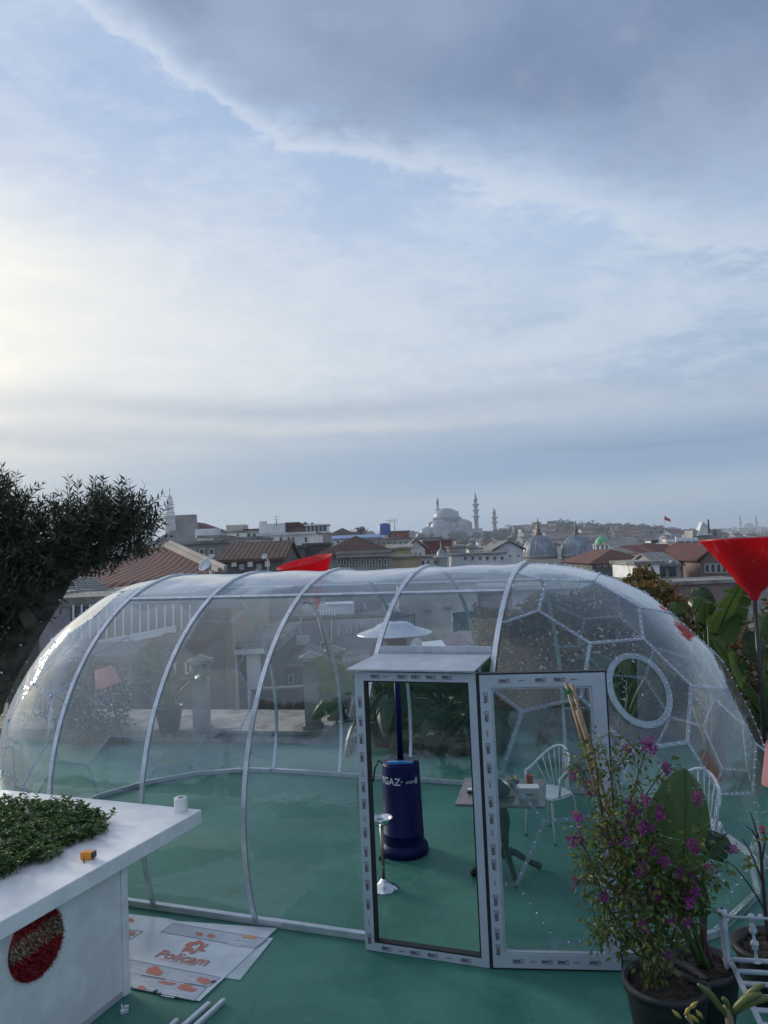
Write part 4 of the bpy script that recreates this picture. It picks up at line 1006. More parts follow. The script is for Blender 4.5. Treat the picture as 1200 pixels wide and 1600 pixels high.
def grid_panel(s0, s1, t0, t1, ns, nt, ex=0.0):
    g = []
    for j in range(nt + 1):
        t = t0 + (t1 - t0) * j / nt
        for i in range(ns + 1):
            u = i / ns; s = s0 + (s1 - s0) * u
            edge = min(1, 6 * u * (1 - u) + .0) * min(1, 6 * j / nt * (1 - j / nt))
            v, z = prof(t, ex); p = DW(s, v, z)
            d = wav(p, .022) * edge - .012 * edge
            v, z = prof(t, ex + d); g.append(DW(s, v, max(z, .03)))
    k = MB(); k.mesh(g, [(j * (ns + 1) + i, j * (ns + 1) + i + 1, (j + 1) * (ns + 1) + i + 1, (j + 1) * (ns + 1) + i) for j in range(nt) for i in range(ns)], 0, True)
    return k
def t_of_z(z, front=True):
    a = math.asin(max(-1, min(1, (z - BC) / BV))); return a if front else math.pi - a
ribs_s = [(i - 2) * SP for i in range(5)]
for i in range(4):
    s0, s1 = ribs_s[i] + .02, ribs_s[i + 1] - .02
    if i < 3: part('film_panel', grid_panel(s0, s1, T0, R(63.5), 12, 20), mFilm, BUB)
    else: part('film_panel', grid_panel(s0, s1, t_of_z(2.15), R(63.5), 10, 6), mFilm, BUB)
    part('film_panel', grid_panel(s0, s1, R(63.5), math.pi - R(63.5), 12, 14), mFilm, BUB)
    part('film_panel', grid_panel(s0, s1, math.pi - R(63.5), math.pi - T0, 12, 20), mFilm, BUB)
def sweep_rect(path, nrm, tang, wd, hg):
    """flat profile swept along path; nrm(i) outward, tang side direction"""
    k = MB(); vs = []
    for i, p in enumerate(path):
        n_ = nrm[i]; 
        for a, b_ in ((-1, -1), (1, -1), (1, 1), (-1, 1)): vs.append(p + tang * (a * wd / 2) + n_ * (b_ * hg / 2))
    fs_ = []
    for i in range(len(path) - 1):
        for j in range(4): fs_.append((i * 4 + j, i * 4 + (j + 1) % 4, (i + 1) * 4 + (j + 1) % 4, (i + 1) * 4 + j))
    fs_ += [(3, 2, 1, 0), tuple(len(vs) - 4 + q for q in range(4))]
    k.mesh(vs, fs_); return k
ED = Vector((EX, EY, 0)); ND = Vector((-EY, EX, 0))
for i, s in enumerate(ribs_s):
    pa, nn = [], []
    N_ = 64
    for j in range(N_ + 1):
        t = T0 + (math.pi - 2 * T0) * j / N_; v, z = prof(t, .006); v = door_clamp(s + (.03 if i == 4 else -.03 if i == 3 else 0), v, z) if i >= 3 else v
        pa.append(DW(s, v, z)); nn.append((ND * (-math.cos(t)) + Vector((0, 0, 1)) * math.sin(t)).normalized())
    rb = part('rib', sweep_rect(pa, nn, ED, .040, .022), mAlu, BUB)
    for j in range(2, N_ - 1, 2): RIV.append((pa[j] + nn[j] * .012, .007)) 
for tt in (R(63.5), math.pi - R(63.5)):
    v, z = prof(tt, .004); n_ = (ND * (-math.cos(tt)) + Vector((0, 0, 1)) * math.sin(tt)).normalized(); sd2 = ED.cross(n_)
    for i in range(4):
        a, b_ = DW(ribs_s[i] + .026, v, z), DW(ribs_s[i + 1] - .026, v, z)
        part('rail', sweep_rect([a, b_], [n_, n_], sd2, .034, .02), mAlu, BUB)
        for j in range(1, 9): RIV.append((a.lerp(b_, j / 9) + n_ * .011, .006))
# base rail
v0 = prof(T0)[0]
def base_bar(a, b_):
    k = MB(); k.bar(a, b_, .05, .05); return part('base_rail', k, mAlu, BUB)
base_bar(DW(-2 * SP, v0, .029), DW(SP + .0, v0, .029)); base_bar(DW(-2 * SP, -v0, .029), DW(2 * SP, -v0, .029))
# ---- faceted ends: a ball of hexagons and twelve pentagons
def goldberg(nf):
    p = (1 + 5 ** .5) / 2
    V = [Vector(q).normalized() for q in [(-1, p, 0), (1, p, 0), (-1, -p, 0), (1, -p, 0), (0, -1, p), (0, 1, p), (0, -1, -p), (0, 1, -p), (p, 0, -1), (p, 0, 1), (-p, 0, -1), (-p, 0, 1)]]
    F = [(0, 11, 5), (0, 5, 1), (0, 1, 7), (0, 7, 10), (0, 10, 11), (1, 5, 9), (5, 11, 4), (11, 10, 2), (10, 7, 6), (7, 1, 8), (3, 9, 4), (3, 4, 2), (3, 2, 6), (3, 6, 8), (3, 8, 9), (4, 9, 5), (2, 4, 11), (6, 2, 10), (8, 6, 7), (9, 8, 1)]
    pts, idx, tris = [], {}, []
    def add(q):
        q = q.normalized(); key = tuple(round(c, 4) for c in q)
        if key not in idx: idx[key] = len(pts); pts.append(q)
        return idx[key]
    for f in F:
        a, b_, c_ = (V[i] for i in f); g = {}
        for i in range(nf + 1):
            for j in range(nf + 1 - i): g[i, j] = add(a + (b_ - a) * i / nf + (c_ - a) * j / nf)
        for i in range(nf):
            for j in range(nf - i):
                tris.append((g[i, j], g[i + 1, j], g[i, j + 1]))
                if i + j < nf - 1: tris.append((g[i + 1, j], g[i + 1, j + 1], g[i, j + 1]))
    cen = [((pts[a] + pts[b_] + pts[c_]) / 3).normalized() for a, b_, c_ in tris]
    cells = []
    for i, q in enumerate(pts):
        ring = [cen[n_] for n_, t in enumerate(tris) if i in t]; x = q.orthogonal().normalized(); y = q.cross(x)
        ring.sort(key=lambda c_: math.atan2(c_.dot(y), c_.dot(x))); cells.append((q, ring))
    return cells
def quat_m(qw, qx, qy, qz):
    from mathutils import Quaternion
    return Quaternion((qw, qx, qy, qz)).normalized().to_matrix()
GR = quat_m(-0.723193, -0.051798, -0.688348, -0.022043)
CELLS = [(GR @ q, [GR @ c_ for c_ in ring]) for q, ring in goldberg(3)]
def clip(poly, f):
    out = []
    for i in range(len(poly)):
        a, b_ = poly[i], poly[(i + 1) % len(poly)]; fa, fb = f(a), f(b_)
        if fa >= 0: out.append(a)
        if fa * fb < 0: out.append(a.lerp(b_, fa / (fa - fb)))
    return out
ZC = -BC / BV + .012
def endmap(d, sg, ex=0.0, cl=True):
    s = sg * (2 * SP + (RA[sg] + ex) * d.x); v = (BR + ex) * d.y; z = BC + (BV + ex) * d.z
    if cl and sg > 0: v = door_clamp(s, v, z)
    return DW(s, v, max(z, .02))
WINC = Vector((.515, -.64, .55))
for sg in (1, -1):
    edges = {}
    for q, ring in CELLS:
        poly = clip(clip(ring, lambda p: p.x - .012), lambda p: p.z - ZC)
        if len(poly) < 3: continue
        cen_ = sum(poly, Vector()) / len(poly)
        # window cell: the one nearest to the oval's centre
        iswin = sg > 0 and (q - WINC).length < .16
        k = MB(); n_e = 5; rings = 5
        bp_ = []
        for i in range(len(poly)):
            for e in range(n_e): bp_.append(poly[i].lerp(poly[(i + 1) % len(poly)], e / n_e))
        def pos(p, r_):
            fl = p; sp_ = p.normalized() if p.length > 1e-6 else p
            m_ = .55 if sg > 0 else .85; d = fl.lerp(sp_, m_)
            wv = (.035 if sg < 0 else .014) * mnoise.noise(endmap(p, sg, 0, False) * 1.7) * (1 - r_ * r_)
            return endmap(d, sg, wv)
        r0 = .58 if iswin else 0
        vs = []; fs_ = []
        nb = len(bp_)
        if iswin:
            # oval opening cut in the sheet
            tx = cen_.cross(Vector((0, 0, 1))).normalized(); ty = tx.cross(cen_).normalized()
            def ovalp(a, sc_=1.0):
                ca, sa = math.cos(a) * .112 * sc_, math.sin(a) * .128 * sc_; rot = .35
                return cen_ + tx * (ca * math.cos(rot) - sa * math.sin(rot)) + ty * (ca * math.sin(rot) + sa * math.cos(rot))
            ang = [math.atan2((p - cen_).dot(ty), (p - cen_).dot(tx)) for p in bp_]
            inner = []
            for p, a in zip(bp_, ang):
                best = min((abs(math.remainder(math.atan2((ovalp(b_) - cen_).dot(ty), (ovalp(b_) - cen_).dot(tx)) - a, 2 * math.pi)), b_) for b_ in [2 * math.pi * z_ / 180 for z_ in range(180)])[1]
                inner.append(ovalp(best))
            for rr in range(rings + 1):
                f = rr / rings
                for p, ip in zip(bp_, inner): vs.append(pos(ip.lerp(p, f), .55 + .45 * f))
            for rr in range(rings):
                for i in range(nb): fs_.append((rr * nb + i, rr * nb + (i + 1) % nb, (rr + 1) * nb + (i + 1) % nb, (rr + 1) * nb + i))
        else:
            vs.append(pos(cen_, 0))
            for rr in range(1, rings + 1):
                f = rr / rings
                for p in bp_: vs.append(pos(cen_.lerp(p, f), f))
            for i in range(nb): fs_.append((0, 1 + (i + 1) % nb, 1 + i))
            for rr in range(rings - 1):
                for i in range(nb): fs_.append((1 + rr * nb + i, 1 + rr * nb + (i + 1) % nb, 1 + (rr + 1) * nb + (i + 1) % nb, 1 + (rr + 1) * nb + i))
        k.mesh(vs, fs_, 0, True)
        pn = part('film_panel', k, mFilmSheen if (sg < 0 and q.x > .38 and q.z > -.15) else mFilm, BUB, label='film panel with an oval ring window' if iswin else None)
        if iswin:
            # ring of the window: two clear hoops, and half a cover sheet inside
            no = (endmap(cen_, sg, .1, False) - endmap(cen_, sg, 0, False)).normalized()
            k = MB(); NN = 48
            for i in range(NN):
                a, b_ = 2 * math.pi * i / NN, 2 * math.pi * (i + 1) / NN
                def rp(an, sc_, h): return pos(ovalp(an, sc_), .6) + no * h
                A = [rp(a, .96, .004), rp(a, .96, .02), rp(a, 1.15, .02), rp(a, 1.15, .004)]; B = [rp(b_, .96, .004), rp(b_, .96, .02), rp(b_, 1.15, .02), rp(b_, 1.15, .004)]
                for j in range(4): k.face([A[j], B[j], B[(j + 1) % 4], A[(j + 1) % 4]], 0, False)
                if i % 3 == 0: RIV.append((rp(a, 1.08, .022), .007))
            part('window_ring', k, mSeam, pn)
            k = MB()
            L = [rp(2 * math.pi * i / NN, 1.0, .002) for i in range(NN)]
            cx_ = sum(L, Vector()) / NN; side = (DW(1, 0, 0) - DW(0, 0, 0)).normalized()
            Lr = [p for p in L if (p - cx_).dot(side) > -.02]
            Lr.sort(key=lambda p: math.atan2((p - cx_).z, (p - cx_ - side * .0).dot(side)))
            k.face(Lr); part('window_cover', k, mFilm, pn)
        for i in range(len(poly)):
            a, b_ = poly[i], poly[(i + 1) % len(poly)]
            key = tuple(sorted((tuple(round(c_, 3) for c_ in a), tuple(round(c_, 3) for c_ in b_))))
            edges.setdefault(key, (a, b_))
    for key, (a, b_) in edges.items():
        if (a - b_).length < .03: continue
        on_floor = abs(a.z - ZC) < .004 and abs(b_.z - ZC) < .004
        on_rib = a.x < .016 and b_.x < .016
        if on_rib: continue
        k = MB(); pa = []; nn = []
        ns = 5
        for i in range(ns + 1):
            p = a.lerp(b_, i / ns); P_ = endmap(p, sg, .004); pa.append(P_)
            nn.append((endmap(p, sg, .1, False) - endmap(p, sg, 0, False)).normalized())
        tg = (pa[-1] - pa[0]).normalized().cross(nn[ns // 2]).normalized()
        if on_floor:
            for i in range(ns + 1): pa[i].z = .029
            part('base_rail', sweep_rect(pa, [Vector((0, 0, 1))] * (ns + 1), (pa[-1] - pa[0]).normalized().cross(Vector((0, 0, 1))), .045, .05), mAlu, BUB)
        else:
            part('joint_strip', sweep_rect(pa, nn, tg, .029, .006), mSeamClear if ((sg < 0 and (a.y + b_.y) / 2 > -.15) or (sg > 0 and (a.z + b_.z) / 2 < -.02)) else mSeam, BUB)
            nr = max(2, int((pa[-1] - pa[0]).length / .075))
            for i in range(nr + 1):
                f = i / nr * ns; j = min(ns - 1, int(f)); RIV.append((pa[j].lerp(pa[j + 1], f - j) + nn[j] * .005, .0078))
k = MB()
for p, r_ in RIV: k.ball(p, r_, 6, 4)
part('rivets', k, mRivet, BUB, kind='stuff')

# ---- doorway, canopy and opened door leaf
def framebox(k, O, u, nr, u0, u1, z0, z1, d0, d1, mi=0):
    a = O + u * u0 + nr * d0; 
    vs = [O + u * uu + nr * dd + Vector((0, 0, zz_)) for zz_ in (z0, z1) for uu, dd in ((u0, d0), (u1, d0), (u1, d1), (u0, d1))]
    k.mesh(vs, [(3, 2, 1, 0), (4, 5, 6, 7), (0, 1, 5, 4), (1, 2, 6, 5), (2, 3, 7, 6), (3, 0, 4, 7)], mi)
prng = random.Random(4)
def prints(parent, O, u, nr, d, spans):
    """rows of small bracket-and-bar marks printed on the protective tape"""
    k = MB()
    for (ua, za, ub, zb) in spans:
        A = O + u * ua + Vector((0, 0, za)); B = O + u * ub + Vector((0, 0, zb)); L = (B - A).length; dr = (B - A) / L
        sdv = nr.cross(dr).normalized() * -1
        x = .05; n_ = 0
        while x < L - .1:
            kind = n_ % 3 if prng.random() < .85 else 0; wd = .075 if kind != 1 else .05
            def quad(a0, a1, b0, b1, mi): 
                c_ = nr * (d + .0012 + (.0006 if mi else 0)); k.face([A + dr * (x + a0) + sdv * b0 + c_, A + dr * (x + a1) + sdv * b0 + c_, A + dr * (x + a1) + sdv * b1 + c_, A + dr * (x + a0) + sdv * b1 + c_], mi)
            if kind != 1:
                quad(0, wd, .013, .015, 0)
                for j in range(5): quad(.002 + j * .0105, .010 + j * .0105, -.013 + prng.uniform(-.003, .003), .007, 0)
                quad(.058, .062, -.016, .016, 0); quad(.062, .074, -.016, -.012, 0); quad(.072, .076, -.016, .016, 0)
                quad(.004, .05, .008, .0105, 1)
            else:
                for j in range(4): quad(j * .012, j * .012 + .010, -.001, .005 - .001 * j, 0)
                quad(0, .045, -.007, -.005, 1)
            x += wd + prng.uniform(.03, .07); n_ += 1
    part('tape_print', k, [mPrintK, mPrintO], parent, kind='stuff')
O1 = DW(1.012, -2.06, 0); OUT = -ND
DF = part('door_frame', (lambda k: (framebox(k, O1, ED, OUT, 0, .072, .004, 2.075, -.03, .035), framebox(k, O1, ED, OUT, .892, .948, .004, 2.075, -.03, .035), framebox(k, O1, ED, OUT, .072, .892, 2.012, 2.075, -.03, .035), framebox(k, O1, ED, OUT, .072, .892, .004, .062, -.03, .035), k)[-1])(MB()), mPVC, BUB)
k = MB(); framebox(k, O1, ED, OUT, .0725, .088, .062, 2.012, -.03, .028); framebox(k, O1, ED, OUT, .880, .8915, .062, 2.012, -.03, .028); framebox(k, O1, ED, OUT, .088, .88, 1.998, 2.0115, -.03, .028); framebox(k, O1, ED, OUT, .088, .88, .0625, .074, -.03, .028); framebox(k, O1, ED, OUT, .9485, .962, .004, 2.075, -.03, .03)
part('gasket', k, mGasket, DF)
prints(DF, O1, ED, OUT, .035, [(.036, .0, .036, 2.0), (.08, 2.044, .88, 2.044), (.08, .033, .88, .033)])
# canopy sheet over the doorway
k = MB(); a, b_ = DW(SP + .02, -1.62, 2.135), DW(2 * SP - .01, -1.62, 2.135); c_, d_ = DW(1.96, -2.13, 2.09), DW(.96, -2.13, 2.09)
k.extr([a, b_, c_, d_], (0, 0, .012)); cn = part('canopy', k, mat('canopy_sheet', (.48, .52, .58), .3, .4, var=.15, vs=5.), BUB)
k = MB(); v_, z_ = prof(t_of_z(2.16), .01); framebox(k, DW(0, v_, 0), ED, OUT, SP + .026, 2 * SP - .026, 2.13, 2.20, -.01, .012); part('canopy_rail', k, mAlu, BUB)
k = MB(); k.face([DW(.965, -2.13, 2.09), DW(1.0, -1.66, 2.12), DW(.965, -2.06, 2.03), DW(.965, -2.12, 2.03)]); 
# door leaf swung right round
l0 = DW(LEAF0[0], LEAF0[1], 0); l1 = DW(LEAF1[0], LEAF1[1], 0); LU = (l1 - l0).normalized(); LN = LU.cross(Vector((0, 0, 1))).normalized(); LW = (l1 - l0).length
if LN.dot(OUT) < 0: LN = -LN
k = MB()
LF = .092
framebox(k, l0, LU, LN, .012, LF, .016, 2.066, -.02, .035); framebox(k, l0, LU, LN, LW - LF - .012, LW - .012, .016, 2.066, -.02, .035)
framebox(k, l0, LU, LN, LF, LW - LF - .012, 1.975, 2.066, -.02, .035); framebox(k, l0, LU, LN, LF, LW - LF - .012, .016, .108, -.02, .035)
DL = part('door_leaf', k, mPVC, BUB)
k = MB()
framebox(k, l0, LU, LN, 0, .0115, .01, 2.078, -.022, .03); framebox(k, l0, LU, LN, LW - .0115, LW, .01, 2.078, -.022, .03); framebox(k, l0, LU, LN, .0115, LW - .0115, 2.0665, 2.078, -.022, .03); framebox(k, l0, LU, LN, .0115, LW - .0115, .008, .0155, -.022, .03)
part('gasket', k, mGasket, DL)
k = MB()
framebox(k, l0, LU, LN, LF, LF + .016, .124, 1.959, .0, .022); framebox(k, l0, LU, LN, LW - LF - .028, LW - LF - .012, .124, 1.959, .0, .022); framebox(k, l0, LU, LN, LF, LW - LF - .012, 1.959, 1.975, .0, .022); framebox(k, l0, LU, LN, LF, LW - LF - .012, .108, .124, .0, .03)
part('glazing_bead', k, mPVC, DL)
k = MB(); framebox(k, l0, LU, LN, LF + .002, LW - LF - .014, .110, 1.973, .004, .010); part('pane', k, mPane, DL)
prints(DL, l0, LU, LN, .035, [(.052, .05, .052, 2.02), (.1, 2.022, LW - .06, 2.022), (.1, .062, LW - .06, .062)])

# ================================================================== things on the terrace
def plaster(name, col, var=.12): return mat(name, col, .55, var=var, vs=3.5, bump=.002, bs=60.)
mWhiteTop = mat('white_counter_top', (.86, .865, .87), .35, var=.10, vs=5.)
mWhiteSide = plaster('white_counter_side', (.76, .765, .77))
CA = Vector((-1.552, 6.213, 0)); C1 = Vector((-.370, -.929, 0)).normalized(); C2 = Vector((-C1.y * -1, C1.x * -1, 0)) * -1
C2 = Vector((C1.y, -C1.x, 0)).normalized()
if C2.x > 0: C2 = -C2
def cpt(a, l, z): return CA + C1 * a + C2 * l + Vector((0, 0, z))
CT = thing('bar_counter', 'white bar counter with overhanging slab top and planted trough', 'counter', tuple(cpt(1.5, 1, 0)))
def cbox(a0, a1, l0, l1, z0, z1):
    k = MB(); vs = [cpt(a, l, z) for z in (z0, z1) for a, l in ((a0, l0), (a1, l0), (a1, l1), (a0, l1))]
    k.mesh(vs, [(0, 1, 2, 3), (7, 6, 5, 4), (4, 5, 1, 0), (5, 6, 2, 1), (6, 7, 3, 2), (7, 4, 0, 3)]); return k
def bevel(o, wd=.004, seg_=2):
    md = o.modifiers.new('bevel', 'BEVEL'); md.width = wd; md.segments = seg_; md.limit_method = 'ANGLE'
    return o
bevel(part('slab_top', cbox(0, 4.6, 0, 2.15, .895, 1.0), mWhiteTop, CT), .006)
part('body', cbox(.86, 4.5, .075, 2.05, .006, .894), mWhiteSide, CT)
bevel(part('corner_trim', cbox(.80, .858, .06, .14, .004, .893), mWhiteSide, CT), .005)
part('plinth', cbox(.87, 4.5, .0725, .0745, .006, .05), mat('plinth_grey', (.4, .42, .45), .6), CT)
# tinsel bauble on the front
nF = Vector((-C1.y, C1.x, 0)).normalized()
if nF.x < 0: nF = -nF
P0 = cpt(1.2, .075, .5)
bc_ = onplane(56, 1474, P0, nF); rr_ = (onplane(97, 1462, P0, nF) - bc_).length * .96
mTinR = mat('red_tinsel', (.30, .012, .018), .35, .5, var=.5, vs=60.); mTinG = mat('gold_tinsel', (.36, .30, .20), .3, .7, var=.5, vs=70.)
OR = thing('ornament', 'round red tinsel bauble with a gold band fixed to the white counter front', 'ornament', tuple(bc_))
k = MB(); k.lathe([(.001, .012), (rr_, .010), (rr_, 0)], bc_, 32, axis=nF); part('backing', k, mTinR, OR)
rg = random.Random(2); kr, kg = MB(), MB()
tx = C1; 
for i in range(5200):
    a = rg.uniform(0, 6.283); r_ = rr_ * rg.random() ** .5; u, v = math.cos(a) * r_, math.sin(a) * r_
    if bc_.z + v > .885: continue
    gold = abs((v - .18 * rr_) * .96 + u * .05) < rr_ * .30
    d = Vector((rg.gauss(0, 1), rg.gauss(0, 1), rg.gauss(0, 1))); d = (d - nF * d.dot(nF) * .4 + nF * .8).normalized()
    p = bc_ + tx * u + Vector((0, 0, v)) + nF * .011; L = rg.uniform(.012, .026); sd_2 = d.orthogonal().normalized() * .0014
    (kg if gold else kr).face([p - sd_2, p + sd_2, p + d * L + sd_2 * .6, p + d * L - sd_2 * .6], 1 if (gold and rg.random() < .12) else 0)
part('tinsel', kr, mTinR, OR, kind='stuff'); part('tinsel_band', kg, [mTinG, mTinR], OR, kind='stuff')
# kitchen roll
q = onz(283, 1267, 1.0); mPaper = mat('tissue_paper', (.78, .78, .78), .9, bump=.002, bs=40.)
TPs = (onz(293, 1268, 1.0) - onz(273, 1268, 1.0)).length / 2
o = thing('paper_roll', 'white toilet paper roll standing near the far corner of the white counter', 'paper roll', tuple(q))
h_ = .104
k = MB(); k.lathe([(TPs * .99, .001), (TPs, .006), (TPs, h_ - .006), (TPs * .98, h_), (TPs * .42, h_ + .001)], q, 28); part('sheets', k, mPaper, o)
k = MB(); k.lathe([(TPs * .42, h_ + .001), (TPs * .36, h_ - .002), (TPs * .36, .02)], q, 20); part('core', k, mat('cardboard', (.28, .22, .15), .9), o)
# small orange tool
q = onz(137, 1342, 1.0); mOr = mat('orange_plastic', (.75, .27, .012), .4); mBlk = mat('black_plastic', (.015, .015, .017), .4)
o = thing('tape_measure', 'small orange plastic tool with black clip lying on the white counter', 'tool', tuple(q))
k = MB(); k.box((q.x, q.y, q.z + .026), (.085, .05, .05), rz=-.2); bevel(part('case', k, mOr, o), .006)
k = MB(); k.box((q.x + .046, q.y - .008, q.z + .03), (.012, .045, .04), rz=-.2); part('end_cap', k, mBlk, o)
k = MB(); k.tube([(q.x - .02, q.y - .03, q.z + .02), (q.x - .012, q.y - .045, q.z + .012), (q.x - .002, q.y - .055, q.z + .004), (q.x + .004, q.y - .075, q.z + .003)], .004, 6); part('clip', k, mBlk, o)

# ------------------------------------------------------------------ polycarbonate sheets
def sheet_mat(n, c):
    m = mat(n, c, .22, var=.12, vs=2.5, bump=.002, bs=3.0); return m
mShA = sheet_mat('protective_film_white', (.60, .66, .74)); mShB = sheet_mat('protective_film_pale', (.52, .60, .66))
mPrR = mat('print_red', (.52, .17, .12), .4); mPrG = mat('print_grey', (.44, .49, .57), .4); mPrL = mat('print_line', (.18, .21, .28), .4); mPrW = mat('print_white', (.68, .73, .8), .4); mPrY = mat('print_orange', (.65, .32, .12), .4)
k = MB(); k.prism([(-1.011, 6.16), (-1.163, 5.591), (-2.0, 5.87), (-1.85, 6.44)][::-1], .002, .005)
solo('plastic_sheet', k, mShB, 'pale polycarbonate sheet peeking out under the printed sheet', 'plastic sheet', (-1.2, 5.9, 0))
SA = thing('printed_sheet', 'polycarbonate sheet with white protective film printed Policam in red lying on the floor', 'plastic sheet', (-1.6, 5.95, 0))
pl = [onz(*p)[:2] for p in [(433, 1452), (278, 1441), (262, 1437)]] + [(-2.47, 6.72), (-2.06, 5.60)] + [onz(*p)[:2] for p in [(204, 1545), (312, 1566)]]
k = MB(); k.prism(pl, .0065, .010); 
sh = part('sheet', k, mShA, SA)
ZS = .0107
def pq(pts, mi, z=ZS, kk=None):
    kk.face([onz(*p, z) for p in pts], mi)
k = MB()
def z6(*pts): return [(180 + x / 4.2857, 1400 + y / 4.2857) for x, y in pts]
def outline(pts, z=ZS + .0006, w_=.008):
    P_ = [onz(*p, z) for p in pts]
    for a, b_ in zip(P_, P_[1:] + P_[:1]):
        d = (b_ - a).normalized(); n_ = Vector((-d.y, d.x, 0)) * w_ / 2; k.face([a - n_, b_ - n_, b_ + n_, a + n_], 2)
Rx = random.Random(8)
for B in ([(305, 240), (390, 182), (1020, 285), (935, 350)], [(95, 425), (705, 545), (625, 608), (95, 512)], [(95, 520), (612, 612), (530, 700), (108, 612)]):
    pq(z6(*B), 1, ZS, k); outline(z6(*B))
outline(z6((95, 225), (185, 238), (95, 292)))
# text lines in the banners
for (x, y, n_) in ((740, 255, 4), (380, 508, 6), (120, 470, 5), (120, 545, 5), (760, 300, 3), (330, 628, 4)):
    for j in range(n_):
        L = Rx.uniform(80, 190); x0 = x - j * 9; y0 = y + j * 11
        pq(z6((x0, y0), (x0 + L, y0 + L * .17), (x0 + L - 5, y0 + L * .17 + 5), (x0 - 5, y0 + 5)), 3, ZS + .0012, k)
# pictograms
for c_, m_ in (((265, 500), 0), ((590, 565), 0), ((475, 615), 0), ((350, 582), 0), ((640, 265), 0), ((560, 255), 0), ((900, 272), 4), ((180, 612), 0), ((105, 160), 0), ((110, 248), 0)):
    X, Y_ = c_; rx, ry = {(475, 615): (68, 26), (590, 565): (50, 25), (265, 500): (62, 34), (350, 582): (70, 14), (900, 272): (60, 14)}.get(c_, (30, 16))
    pts = []
    for i in range(12):
        a = 6.283 * i / 12; f = Rx.uniform(.65, 1.1); pts.append((X + math.cos(a) * rx * f, Y_ + math.sin(a) * ry * f + math.cos(a) * rx * .12))
    pq(z6(*pts)[::-1], m_, ZS + .0018, k)
# star emblem: six slanted blocks
for blk in ([(430, 388), (470, 345), (500, 350), (520, 372), (490, 385), (465, 380)], [(455, 340), (500, 318), (535, 325), (500, 352), (470, 342)], [(505, 325), (558, 308), (590, 330), (565, 350), (555, 330), (530, 345)],
            [(545, 352), (590, 340), (625, 330), (602, 352), (575, 362)], [(525, 370), (560, 355), (602, 380), (575, 385), (545, 378)], [(485, 392), (520, 378), (545, 384), (500, 405)]):
    pq(z6(*[(bx + 8, by - 14) for bx, by in blk])[::-1], 0, ZS + .0018, k)
part('film_print', k, [mPrR, mPrG, mPrL, mPrW, mPrY], sh, kind='stuff')
def text_mesh(s, size, shear=0., bold=0., extr=0.):
    cu = bpy.data.curves.new('lettering', 'FONT'); cu.body = s; cu.size = size; cu.shear = shear; cu.offset = bold; cu.extrude = extr
    o = bpy.data.objects.new('lettering', cu); COL.objects.link(o)
    dg = bpy.context.evaluated_depsgraph_get(); me = bpy.data.meshes.new_from_object(o.evaluated_get(dg))
    bpy.data.objects.remove(o); bpy.data.curves.remove(cu); return me
def place_text(s, A, B, parent, m, z, hscale=1.0, shear=.2, bold=.0, name='lettering'):
    """flat lettering lying on the sheet, running from A to B"""
    me = text_mesh(s, 1.0, shear, bold); xs_ = [v.co.x for v in me.vertices]; w_ = max(xs_) - min(xs_); x0 = min(xs_)
    d = (B - A); L = d.length; d.normalize(); up = Vector((-d.y, d.x, 0)); f = L / w_
    for v in me.vertices: v.co = A + d * ((v.co.x - x0) * f) + up * (v.co.y * f * hscale) + Vector((0, 0, z)) - org(parent) - Vector((0, 0, A.z))
    me.materials.clear(); me.materials.append(m)
    o = bpy.data.objects.new(name, me); COL.objects.link(o); o.parent = parent; ORG[o.name] = org(parent); return o
place_text('Policam', onz(*z6((262, 405))[0], ZS), onz(*z6((606, 468))[0], ZS), sh, mPrR, ZS + .0024, .98, .12, .018)
place_text('POLYCARBONATE SHEET', onz(*z6((292, 428))[0], ZS), onz(*z6((530, 472))[0], ZS), sh, mPrR, ZS + .0024, 1.0, .1, .0)
# black offcuts of tape at the sheet edge
for i, (x, y) in enumerate(((243, 1549), (250, 1554), (276, 1559), (333, 1534))):
    q = onz(x, y, .012); k = MB(); k.box((q.x, q.y, q.z + .003), (.03, .014, .004), rz=.8 + i); solo('tape_scrap', k, mBlk, ['scrap of black tape on the lower edge of the printed sheet, leftmost', 'black tape scrap on the sheet edge beside the leftmost one', 'black tape scrap under the middle of the sheet edge', 'single black tape dot near the grey banner corner'][i], 'tape scrap', tuple(q), 'black tape scraps on the printed sheet')
# aluminium bars
for i, (a, b_, lb) in enumerate((((327, 1565), (262, 1622), 'aluminium profile lying on the floor, left of the longest bar'), ((350, 1560), (270, 1632), 'longest aluminium profile on the floor reaching nearest the printed sheet'), ((277, 1591), (255, 1612), 'short aluminium profile end at the bottom edge by the counter'))):
    A, B = onz(*a, .03), onz(*b_, .03); o = thing('aluminium_bar', lb, 'metal bar', (A.x, A.y, 0), 'aluminium bars on the floor')
    k = MB(); k.bar((A.x, A.y, .016), (B.x, B.y, .016), .034, .028); bevel(part('profile', k, mAlu, o), .003)
    k = MB(); d = (B - A).normalized(); k.bar((A.x, A.y, .031), (B.x, B.y, .031), .016, .003); part('web', k, mRivet, o)
q = onz(194, 1583); o = thing('metal_bracket', 'small bent metal bracket on the floor by the counter foot', 'bracket', tuple(q))
k = MB(); k.box((q.x, q.y, .012), (.05, .03, .02), rz=.5); k.box((q.x + .012, q.y + .012, .03), (.03, .03, .016), rz=.2); part('plate', k, mRivet, o)
k = MB(); k.box((q.x - .02, q.y + .02, .02), (.012, .05, .03), rz=.4); part('tab', k, mRivet, o)

